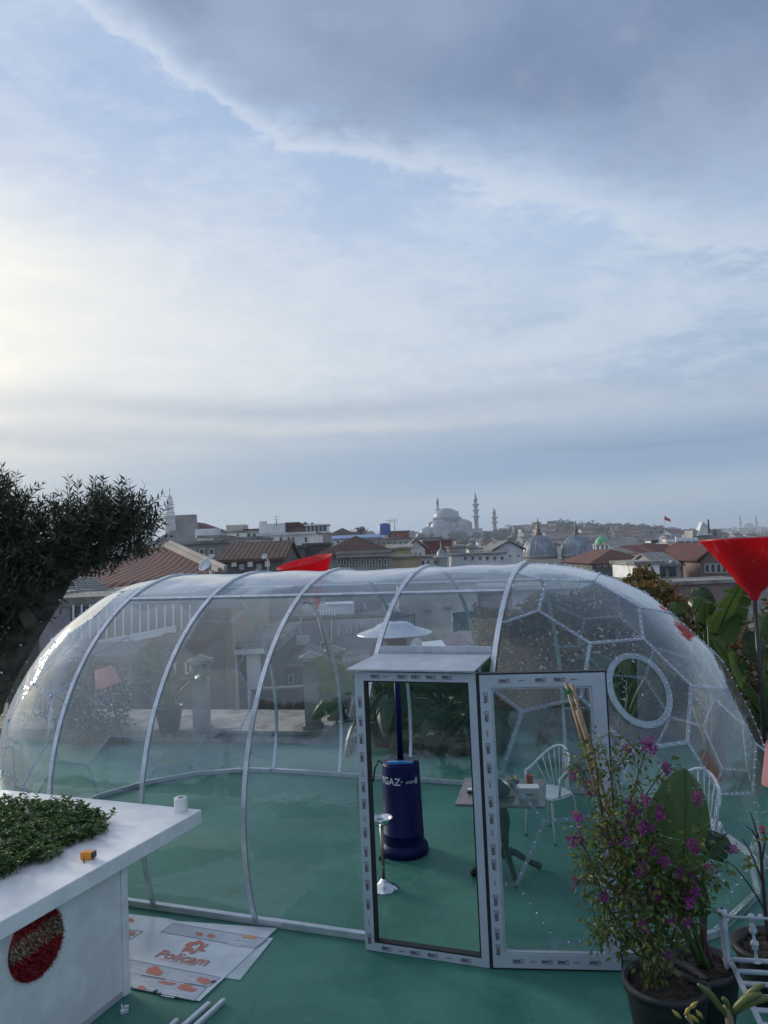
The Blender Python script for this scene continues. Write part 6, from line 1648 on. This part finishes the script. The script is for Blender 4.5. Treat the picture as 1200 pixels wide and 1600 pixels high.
for (x, y, xt, yt) in ((22, 785, 30, 742), (5, 780, 4, 734), (36, 800, 44, 766), (70, 815, 66, 788), (112, 790, 104, 747), (120, 790, 127, 748), (150, 790, 147, 760), (160, 795, 152, 752), (190, 790, 184, 755), (180, 795, 186, 768), (215, 800, 225, 770), (222, 814, 234, 796), (228, 820, 246, 808), (230, 828, 252, 822), (110, 880, 98, 915)):
    a, b_ = oy(x, y), oy(xt, yt); sprig(a, b_ - a, (b_ - a).length, rg.randint(6, 9), .2)
part('crown', k, [lOlive, lOliveU], OL); part('twigs', tw, mTwig, OL, kind='stuff')
# lights wound round the trunk
SLG = thing('string_lights', 'string of tiny white lights wound round the olive trunk', 'string lights', tuple(ob))
W_ = []; path = []
for i in range(len(tp) - 1):
    for j in range(24): path.append(tp[i].lerp(tp[i + 1], j / 24))
for i, p in enumerate(path):
    a = i * .55; r_ = .155 - .06 * i / len(path) + .006; W_.append(p + Vector((math.cos(a) * r_, math.sin(a) * r_, 0)))
k = MB(); k.tube(W_, .006, 5); part('wire', k, mBlk, SLG)
mBulb = mat('clear_bulb', (.8, .8, .78), .1)
bulb = MB(); bulb.ball((0, 0, 0), .0075, 8, 6); bme = bulb.data('bulb', mBulb)
for i in range(6, len(W_), 3):
    inst('bulb', bme, tuple(W_[i] - ob + Vector((rg.uniform(-.012, .012), -.006, rg.uniform(-.012, .012)))), SLG)

# ---- left shrub and potted plant on the ledge
def shrub(name, label, cat, base, c_, rx, rz, n, mats, rg, leaf=(.06, .11), w_=.4, stems=7):
    o = thing(name, label, cat, tuple(base)); k = MB(); s_ = MB()
    for i in range(stems):
        v = Vector((rg.gauss(0, .5), rg.gauss(0, .5), rg.uniform(-.2, .8))); s_.tube([base, Vector(base).lerp(c_, .6) + v * rx * .4, c_ + Vector((v.x * rx, v.y * rx, v.z * rz))], [.02, .012, .005], 5)
    for i in range(n):
        v = Vector((rg.gauss(0, 1), rg.gauss(0, 1), rg.gauss(0, 1))).normalized(); f = rg.uniform(.3, 1) ** .6
        n1 = 1 + .45 * mnoise.noise(v * 1.7 + c_)
        p = c_ + Vector((v.x * rx, v.y * rx, v.z * rz)) * f * n1; L = rg.uniform(*leaf)
        simple_leaf(k, p, v + Vector((rg.gauss(0, .7), rg.gauss(0, .7), rg.gauss(.1, .6))), Vector((rg.gauss(0, .6), rg.gauss(0, .6), 1)), L, L * w_, rg.randrange(len(mats)) if not isinstance(mats[0], tuple) else 0)
    part('foliage', k, mats, o); part('stems', s_, mTwig, o); return o
rg = random.Random(44)
q = onz(165, 1165, 0); shrub('shrub', 'dark bushy shrub behind the pink shaded lamp at the back left', 'shrub', Vector((q.x - .3, q.y + .1, 0.2)), at(150, 1095, 13.1), .62, .72, 2600, [lBougD, lBanD, lOlive], rg)
shrub('shrub', 'low brownish shrub at the far left behind the bubble end', 'shrub', at(60, 1160, 14.3) * 1 + Vector((0, 0, -.2)), at(75, 1090, 14.3), .75, .7, 1500, [lBougD, lVineG, lOlive], rg)
q = onz(265, 1143, .2)
PP = thing('potted_plant', 'broad leaved plant in a tall black pot on the ledge by the concrete pillar', 'potted plant', (q.x, q.y, .2))
pot(PP, q.x, q.y, .2, .15, .22, .42, mPot)
for i in range(10):
    a = rg.uniform(0, 6.28); el_ = rg.uniform(.6, 1.35); d = Vector((math.cos(a) * math.cos(el_), math.sin(a) * math.cos(el_), math.sin(el_))); b_ = Vector((q.x, q.y, .58)); L = rg.uniform(.4, .85); t = b_ + d * L
    stalk(PP, [b_, b_ + d * L * .5 + Vector((0, 0, .05)), t], .018, .010, lBanY)
    big_leaf(PP, t, d + Vector((0, 0, -.35)), Vector((0, 0, 1)), rg.uniform(.4, .62), rg.uniform(.2, .3), .35, lBan if i % 3 else lBanD, rg, .15)

# ---- banana thicket behind the bubble
def banana(label, base, leaves, rg, trunk=None, cat='banana plant', potr=None, mats=None):
    o = thing('banana_plant', label, cat, tuple(base))
    if potr: pot(o, base[0], base[1], base[2], potr * .75, potr, potr * 1.5, mPot)
    if trunk:
        r_, h_ = trunk; k = MB()
        for i in range(9):
            a = rg.uniform(0, 6.28); p = Vector(base) + Vector((math.cos(a) * r_ * .4, math.sin(a) * r_ * .4, .02)); l_ = Vector((math.cos(a) * .35, math.sin(a) * .35, 0))
            k.tube([p, p + Vector((l_.x * .1, l_.y * .1, h_ * .5)), p + Vector((l_.x * .5, l_.y * .5, h_ * rg.uniform(.8, 1.05)))], [r_ * .5, r_ * .38, r_ * .15], 7)
        for i in range(26):
            a = rg.uniform(0, 6.28); z = rg.uniform(.25, .95) * h_; p = Vector(base) + Vector((math.cos(a) * r_, math.sin(a) * r_, z)); e_ = p + Vector((math.cos(a) * rg.uniform(.03, .16), math.sin(a) * rg.uniform(.03, .16), -rg.uniform(.2, .5)))
            sd_3 = Vector((-math.sin(a), math.cos(a), 0)) * rg.uniform(.008, .025); k.face([p - sd_3, p + sd_3, e_ + sd_3 * .4, e_ - sd_3 * .4])
        part('trunk', k, lFib, o)
    for (tx1, ty1, tz1, L, wd, dr, mi) in leaves:
        b_ = Vector(base) + Vector((rg.gauss(0, .04), rg.gauss(0, .04), (trunk[1] * .8 if trunk else .1))); t = Vector((tx1, ty1, tz1)); dvec = (t - b_)
        stalk(o, [b_, b_.lerp(t, .5) + Vector((0, 0, .10)), t], .03, .014, lBanY if rg.random() < .4 else lBan)
        d = (dvec.normalized() + Vector((rg.gauss(0, .25), rg.gauss(0, .25), rg.uniform(-.25, .3)))); up = Vector((rg.gauss(0, .4), -1 + rg.gauss(0, .3), .55))
        big_leaf(o, t, d, up, L, wd, dr, (mats or [lBan, lBanD, lBanY])[mi], rg, .3)
    return o
rg = random.Random(51)
b0 = Vector((.0, 11.75, .0))
def lf(px, py, Y, L, wd, dr, mi): p = at(px, py, Y); return (p.x, p.y, p.z, L, wd, dr, mi)
banana('banana plant with dry fibrous trunk just left of the heater pole', Vector((-.12, 12.0, .0)), [lf(562, 1075, 11.9, .75, .34, .25, 0), lf(540, 1055, 12.2, .7, .42, .1, 0), lf(600, 1085, 11.8, .7, .3, .6, 1), lf(575, 1110, 11.7, .6, .28, .9, 1), lf(612, 1060, 12.2, .7, .3, .4, 0), lf(530, 1090, 12, .5, .3, .3, 0), lf(552, 1060, 12.1, .62, .5, .05, 2)] + [lf(575 + 10 * i, 1100 - rg.uniform(-20, 35), 12.2, .6, .3, .4, 1) for i in range(6)], rg, (.13, 1.05), potr=.26)
banana('dark leafy banana plant right of the heater pole behind the doorway', Vector((.85, 12.05, .0)), [lf(640 + rg.uniform(-12, 12) + 11 * i, 1120 - rg.uniform(0, 42), 11.9 + rg.uniform(-.3, .3), rg.uniform(.6, .95), rg.uniform(.3, .44), rg.uniform(.1, .6), 1) for i in range(10)] + [lf(632 + 14 * i, 1085 - rg.uniform(0, 22), 11.9, .6, .34, .2, i % 2) for i in range(5)] + [lf(640 + 13 * i, 1165 - rg.uniform(0, 25), 11.6, .5, .3, .5, 1) for i in range(7)], rg, (.10, .6), potr=.27)
banana('dark banana plant filling the right half of the doorway view', Vector((1.35, 11.9, .0)), [lf(690 + rg.uniform(-25, 25) + 8 * i, 1130 - rg.uniform(0, 60), 11.6 + rg.uniform(-.3, .4), rg.uniform(.6, .95), rg.uniform(.3, .44), rg.uniform(.1, .7), 1) for i in range(11)] + [lf(690 + 15 * i, 1090 - rg.uniform(0, 25), 11.7, .6, .34, .2, i % 2) for i in range(5)] + [lf(690 + 13 * i, 1165 - rg.uniform(0, 25), 11.4, .5, .3, .5, 1) for i in range(7)], rg, (.10, .55), potr=.27)
banana('low banana plant behind the door leaf', Vector((2.2, 11.6, .0)), [lf(775 + rg.uniform(-20, 20) + 13 * i, 1105 - rg.uniform(0, 35), 11.4 + rg.uniform(-.3, .3), rg.uniform(.4, .7), rg.uniform(.2, .3), rg.uniform(.3, .9), i % 2) for i in range(9)], rg, (.09, .5))
banana('banana plant seen through the oval window', Vector((3.25, 10.9, .0)), [lf(960 + rg.uniform(-30, 30) + 9 * i, 1085 - rg.uniform(0, 50), 10.7 + rg.uniform(-.3, .3), rg.uniform(.4, .7), rg.uniform(.2, .3), rg.uniform(.3, .9), i % 2) for i in range(9)], rg, (.09, .5))
# right clump
banana('tall banana plant with a broad torn leaf left of the red cone', Vector((4.0, 9.75, .0)), [lf(1118, 1000, 9.5, 1.0, .44, .05, 0), lf(1100, 985, 9.7, .72, .26, .5, 1), lf(1085, 960, 9.8, .6, .26, .75, 0), lf(1128, 1010, 9.4, .5, .22, .1, 2), lf(1070, 985, 9.9, .6, .24, .6, 1), lf(1062, 965, 10., .55, .22, .8, 0), lf(1105, 960, 10.2, .6, .3, .35, 1)], rg, (.12, .9))
banana('banana plant with upright leaf blades under the red cone', Vector((4.55, 9.3, .0)), [lf(1150, 1050, 9.2, .55, .3, .02, 1), lf(1165, 1075, 9.1, .62, .34, .02, 0), lf(1140, 1060, 9.4, .55, .2, .4, 2), lf(1186, 1040, 9.3, .6, .26, .3, 1), lf(1195, 1000, 9.4, .5, .28, .3, 0), lf(1135, 1075, 9.0, .5, .26, .5, 1)], rg, (.12, .7))
# ---- withered vine on the back parapet trellis
def vine(label, pts_fn, n, rg, mats, w_, base, leaf=(.05, .11)):
    o = thing('vine', label, 'vine', tuple(base)); k = MB(); s_ = MB()
    for i in range(n):
        p, nrm = pts_fn(rg); L = rg.uniform(*leaf); mi = rg.choices(range(len(mats)), w_)[0]
        simple_leaf(k, p, Vector((rg.gauss(0, 1), rg.gauss(0, .8), rg.gauss(-.5, .7))), nrm + Vector((rg.gauss(0, .5), rg.gauss(0, .5), rg.gauss(0, .5))), L, L * rg.uniform(.55, .8), mi, .3)
    for i in range(46):
        p, nrm = pts_fn(rg); q = p + Vector((rg.gauss(0, .3), rg.gauss(0, .1), rg.uniform(.2, .6))); s_.tube([(p.x, p.y, max(.05, p.z - .6)), p, q], [.009, .007, .004], 4, caps=False)
    part('foliage', k, mats, o); part('stems', s_, mTwig, o); return o
def v1(rg):
    while True:
        x = rg.uniform(1.45, 4.3); z = rg.uniform(.35, 2.35); top_ = 1.92 + .45 * mnoise.noise((x * 1.3, 2.2, 0)) + .22 * (x - 1.6)
        if z < top_: break
    y = 12.85 - .43 * (x - 1.5) + rg.uniform(-.3, .3) + .2 * mnoise.noise((x * 2, z * 2, 0)); return Vector((x, y, z)), Vector((0, -1, .3))
vine('withered brown climbing vine on the back parapet behind the faceted end', v1, 10500, rg, [lVineB, lVineO, lVineG, lVineP], (.52, .26, .16, .06), (2.6, 12.4, .4))
def v2(rg):
    while True:
        x = rg.uniform(3.9, 6.6); z = rg.uniform(.2, 2.6); top_ = 1.85 + .5 * mnoise.noise((x * 1.5, 7.2, 0))
        if z < top_: break
    return Vector((x, 11.55 - .36 * (x - 4) + rg.uniform(-.3, .3), z)), Vector((0, -1, .3))
vine('russet and green vine behind the banana leaves and red cone at right', v2, 6500, rg, [lVineB, lVineO, lVineG, lVineP], (.5, .14, .28, .08), (5, 11.2, .4))
o = thing('autumn_tree', 'small tree with orange brown leaves beyond the bubble, left of the dormer house', 'tree', tuple(at(1005, 990, 16)))
k = MB(); 
for (x, y, r_) in ((1006, 905, 22), (985, 925, 24), (1020, 935, 26), (1040, 945, 22), (965, 935, 18), (1000, 950, 30), (1060, 950, 20)):
    c_ = at(x, y, 16); s_ = 16 / 1200
    for i in range(r_ * 22):
        v = Vector((rg.gauss(0, 1), rg.gauss(0, 1), rg.gauss(0, 1))).normalized() * rg.random() ** .4; L = rg.uniform(.06, .12)
        simple_leaf(k, c_ + v * r_ * s_, Vector((rg.gauss(0, 1), rg.gauss(0, 1), rg.gauss(-.3, .7))), Vector((rg.gauss(0, .7), -1, .4)), L, L * .7, rg.choices((0, 1, 2), (.45, .35, .2))[0], .3)
part('crown', k, [lVineB, lVineO, lVineG], o)
k = MB(); a = at(1005, 1000, 16)
for (x, y) in ((1006, 915), (985, 935), (1035, 945), (1000, 950)): k.tube([a - Vector((0, 0, 3)), a, at(x, y, 16)], [.06, .05, .012], 6)
part('trunk', k, mBark, o)

# ---- bougainvillea in the foreground
PX = onz(1040, 1528, .44); px_, py_ = PX.x, PX.y
BG = thing('bougainvillea', 'leggy bougainvillea with magenta blossoms staked by bamboo canes in a ribbed black pot', 'potted plant', (px_, py_, 0))
pot(BG, px_, py_, 0, .17, .235, .44, mPotR, .01)
def bq(x, y, Y): return at(x, y, Y)
rg = random.Random(62)
cb = Vector((px_, py_, .42))
for (xt, yt, Y, dx) in ((884, 1066, 4.66, -.02), (893, 1068, 4.62, .03), (902, 1110, 4.56, .06)):
    t = bq(xt, yt, Y); stalk(BG, [cb + Vector((dx - .06, .02, 0)), t], .013, .010, mCane, 'cane', 8)
t = bq(887, 1080, 4.64); k = MB(); k.lathe([(.022, -.012), (.026, 0), (.022, .012)], t, 10, axis=(-.3, 0, 1)); part('tie', k, mat('green_tie', (.03, .16, .09), .6), BG)
anch = []
k = MB()
stems_ = [[(1010, 1500), (985, 1420), (960, 1330), (940, 1270), (925, 1225)], [(1030, 1505), (1020, 1420), (1000, 1340), (985, 1290), (960, 1240)], [(1045, 1500), (1040, 1420), (1030, 1350), (1020, 1290), (1000, 1230)], [(1000, 1500), (960, 1440), (935, 1380), (915, 1330), (900, 1290)],
          [(1055, 1500), (1060, 1430), (1070, 1370), (1085, 1320), (1100, 1290)], [(985, 1500), (970, 1470), (950, 1450), (940, 1460)], [(985, 1290), (1010, 1240), (1035, 1205), (1050, 1195)], [(960, 1250), (950, 1190), (935, 1150)], [(975, 1290), (1000, 1200), (1012, 1165)], [(940, 1270), (930, 1180), (922, 1150)], [(1070, 1380), (1105, 1370), (1125, 1360)], [(960, 1330), (925, 1365), (905, 1380)], [(1000, 1340), (1040, 1270), (1080, 1250)], [(920, 1230), (910, 1200), (905, 1185)], [(950, 1220), (985, 1170), (1000, 1160)]]
for si, sp_ in enumerate(stems_):
    Y0 = 4.45 + rg.uniform(-.1, .1); P_ = [bq(x, y, Y0 + rg.uniform(-.1, .1)) for x, y in sp_]
    if sp_[0][1] >= 1500: P_[0] = cb + Vector((rg.uniform(-.1, .1), rg.uniform(-.06, .06), 0))
    stalk(BG, P_, .008 if sp_[0][1] >= 1500 else .005, .0025, mTwig, 'branch', 6)
    for a, b_ in zip(P_, P_[1:]):
        for j in range(8): anch.append(a.lerp(b_, rg.random()))
k = MB(); tw = MB()
def lcl(p, n, spread, mis=(0, 1)):
    for i in range(n):
        v = Vector((rg.gauss(0, 1), rg.gauss(0, 1), rg.gauss(.1, .8))); q = p + v * spread; L = rg.uniform(.026, .05)
        simple_leaf(k, q, v + Vector((0, 0, -.5)), Vector((rg.gauss(0, .5), rg.gauss(0, .5), 1)), L, L * .55, rg.choices(mis, (.55, .45))[0], .25)
        if i % 3 == 0: tw.tube([p, q], .0015, 3, caps=False)
for p in anch: lcl(p, 5 if p.z < 1.35 else 2, .035)
for (x, y, rx, ry, n) in ((985, 1330, 62, 50, 90), (1000, 1400, 55, 60, 100), (950, 1300, 40, 40, 45), (1040, 1420, 60, 60, 90), (1020, 1470, 50, 40, 50), (930, 1350, 28, 34, 30), (985, 1265, 40, 34, 34), (1060, 1370, 40, 30, 40), (955, 1400, 25, 40, 30), (945, 1455, 22, 20, 18), (915, 1200, 25, 40, 14), (960, 1190, 35, 30, 12)):
    for i in range(int(n * .85)):
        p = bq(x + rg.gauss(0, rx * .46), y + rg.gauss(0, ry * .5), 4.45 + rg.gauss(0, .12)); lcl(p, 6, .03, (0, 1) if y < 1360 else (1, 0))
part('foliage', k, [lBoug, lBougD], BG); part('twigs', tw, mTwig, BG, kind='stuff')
fl = [(1015, 1158), (1008, 1165), (1020, 1170), (978, 1170), (1040, 1197), (1045, 1202), (895, 1212), (920, 1238), (905, 1280), (902, 1275), (893, 1315), (905, 1310), (940, 1298), (985, 1255), (992, 1265), (987, 1272), (1012, 1250), (1030, 1265), (1030, 1275), (1005, 1288), (1015, 1292), (1000, 1295), (1088, 1245), (1092, 1252), (975, 1290), (960, 1318), (980, 1314), (1005, 1342), (1003, 1352), (1000, 1362), (1035, 1342), (1040, 1347), (1080, 1318), (1085, 1326), (1060, 1365), (1068, 1370), (1080, 1372), (900, 1378), (1020, 1395), (1025, 1400), (1072, 1408), (1078, 1412), (942, 1402), (965, 1392), (1085, 1395), (1105, 1355), (1146, 1325), (1005, 1447), (1075, 1440), (1050, 1440), (1040, 1490), (990, 1410), (920, 1225), (1020, 1330)]
for (x, y) in fl:
    c_ = bq(x, y, 4.30 + rg.uniform(-.05, .12)); k = MB()
    for i in range(34):
        v = Vector((rg.gauss(0, 1), rg.gauss(0, 1), rg.gauss(0, 1))).normalized(); L = rg.uniform(.012, .020)
        simple_leaf(k, c_ + v * rg.uniform(.004, .027), v + Vector((rg.gauss(0, .4), rg.gauss(0, .4), rg.gauss(0, .4))), Vector((rg.gauss(0, 1), rg.gauss(0, 1), 1)), L, L * 1.15, 0, .3)
    part('flower', k, lBract, BG)
# ---- the bird-of-paradise leaf plant in the second pot
P2 = onz(1098, 1503, .44)
SB = thing('broad_leaf_plant', 'plant with one huge upright green paddle leaf in a plain black pot behind the blossoms', 'potted plant', (P2.x, P2.y, 0))
pot(SB, P2.x, P2.y, 0, .15, .20, .44, mPot, .012)
def paddle(x, y, xt, yt, Y, Yt, wd, m, up, tears=.12, dr=.02, fold=.05):
    b_, t = bq(x, y, Y), bq(xt, yt, Yt); stalk(SB, [(P2.x + rg.uniform(-.05, .05), P2.y + rg.uniform(-.04, .04), .42), (Vector((P2.x, P2.y, .42)) * .5 + b_ * .5), b_], .022, .012, lBan)
    big_leaf(SB, b_, t - b_, up, (t - b_).length, wd, dr, m, rg, tears, seg=18, fold=fold)
paddle(1066, 1388, 1068, 1196, 4.78, 4.92, .46, lBan, Vector((.12, -1, .25)), .28, .02, .22)
paddle(1060, 1440, 1062, 1352, 4.55, 4.45, .34, lBan, Vector((-.2, -1, .5)), .1, .05)
paddle(1030, 1370, 985, 1320, 4.7, 4.75, .20, lBanD, Vector((-.2, -.8, .5)), .1, .2)
paddle(1100, 1340, 1135, 1290, 4.85, 4.9, .22, lBanD, Vector((.3, -.8, .5)), .5, .3)
for (xt, yt) in ((1098, 1425), (1104, 1424), (1092, 1430)):
    stalk(SB, [(P2.x + rg.uniform(-.03, .05), P2.y - .02, .42), bq(xt, yt, 4.72)], .014, .007, mat('purple_stem', (.07, .035, .04), .6), 'bare_stalk')
for i in range(16):
    a, b_ = bq(1118 + rg.uniform(-8, 8), 1310 + i * 3, 4.85), bq(1138 + rg.uniform(-8, 6), 1300 + i * 4.5, 4.9)
    k = MB(); simple_leaf(k, a, b_ - a, Vector((0, -.3, 1)), .13, .012); part('leaf', k, lBanD, SB)
# ---- right edge pot with a bare thorny twig plant
P3 = onz(1206, 1474, .36)
CTN = thing('thorn_plant', 'bare twisted twig plant with a red bud in a dark tub at the right edge', 'potted plant', (P3.x, P3.y, 0))
pot(CTN, P3.x, P3.y, 0, .17, .23, .36, mat('brown_black_tub', (.03, .022, .022), .5), .012)
for pts in ([(1200, 1470), (1192, 1380), (1188, 1320), (1178, 1300), (1165, 1290)], [(1192, 1380), (1175, 1335), (1160, 1310)], [(1190, 1350), (1196, 1310), (1192, 1290)], [(1185, 1310), (1178, 1285), (1172, 1268)], [(1204, 1440), (1180, 1395), (1150, 1355), (1135, 1345)], [(1204, 1450), (1212, 1380), (1206, 1330)]):
    stalk(CTN, [bq(x, y, 4.95) for x, y in pts], .014 if pts[0][1] > 1460 else .007, .003, mat('dark_twig', (.04, .025, .03), .8), 'branch', 6)
k = MB(); c_ = bq(1192, 1297, 4.9)
for i in range(14):
    v = Vector((rg.gauss(0, 1), rg.gauss(0, 1), rg.gauss(0, 1))).normalized(); simple_leaf(k, c_ + v * .008, v, Vector((0, 0, 1)), .024, .02)
part('bud', k, mat('red_bud', (.42, .03, .05), .6), CTN)
k = MB()
for (x, y) in ((1170, 1345), (1176, 1350), (1166, 1352), (1188, 1312), (1145, 1360), (1196, 1308)):
    for i in range(4): simple_leaf(k, bq(x, y, 4.9), Vector((rg.gauss(0, 1), rg.gauss(0, 1), rg.gauss(-.2, .6))), Vector((0, -.5, 1)), .04, .026)
part('leaves', k, lBoug, CTN)
# ---- succulent sprig close to the camera at the bottom
S0 = at(1140, 1640, 3.5)
SU = thing('succulent', 'thick stemmed succulent with fleshy yellow green leaves at the bottom right edge', 'potted plant', (S0.x, S0.y, 0))
pot(SU, S0.x, S0.y, 0, .15, .20, S0.z - .12 if S0.z > .35 else .3, mPot)
lSuc = leafmat('fleshy_leaf', (.16, .17, .06), (.10, .13, .045), .4, .2, 12.)
stalk(SU, [(S0.x, S0.y, .3), at(1142, 1600, 3.5), at(1134, 1572, 3.5)], .022, .016, mat('pale_stem', (.18, .16, .10), .7), 'stem')
for (x, y, xt, yt, wd) in ((1136, 1590, 1090, 1538, .03), (1142, 1585, 1190, 1552, .04), (1140, 1580, 1128, 1562, .025), (1150, 1578, 1196, 1538, .03), (1148, 1582, 1205, 1560, .04)):
    b_, t = at(x, y, 3.5), at(xt, yt, 3.45); k = MB(); P_ = [b_.lerp(t, f) + Vector((0, 0, .02 * math.sin(f * 3.1))) for f in (0, .25, .5, .75, .95, 1)]; k.tube(P_, [wd * .25, wd * .42, wd * .5, wd * .45, wd * .25, .003], 8)
    for i, v in enumerate(k.v):
        pass
    part('leaf', k, lSuc, SU)
for (x, y) in ((1070, 1580), (1076, 1572), (1064, 1585), (1082, 1590), (1092, 1592), (1098, 1585)):
    k = MB(); c_ = at(x, y + 6, 3.4); d = Vector((rg.gauss(0, .5), -.2, 1)); k.tube([c_, c_ + d * .02, c_ + d * .04], [.004, .010, .002], 6); part('leaf', k, mat('yellow_fleshy_leaf', (.30, .22, .05), .5), SU)
stalk(SU, [(S0.x, S0.y, .3), at(1090, 1610, 3.4), at(1072, 1588, 3.4)], .010, .006, mat('pale_stem', (.18, .16, .10), .7), 'stem')

# ------------------------------------------------------------------ haze over the city
k = MB(); k.box((0, 2750, 29), (8200, 6960, 118))
hz = bpy.data.objects.new('haze', k.data('haze', [])); COL.objects.link(hz); hz['kind'] = 'stuff'
hm = bpy.data.materials.new('haze'); hm.use_nodes = True; ht = hm.node_tree; ht.nodes.clear()
ho = ht.nodes.new('ShaderNodeOutputMaterial'); hv = ht.nodes.new('ShaderNodeVolumePrincipled')
hv.inputs['Color'].default_value = (.72, .84, 1.0, 1); hv.inputs['Density'].default_value = .00036; hv.inputs['Anisotropy'].default_value = .2
ht.links.new(hv.outputs[0], ho.inputs['Volume'])
hz.data.materials.append(hm)
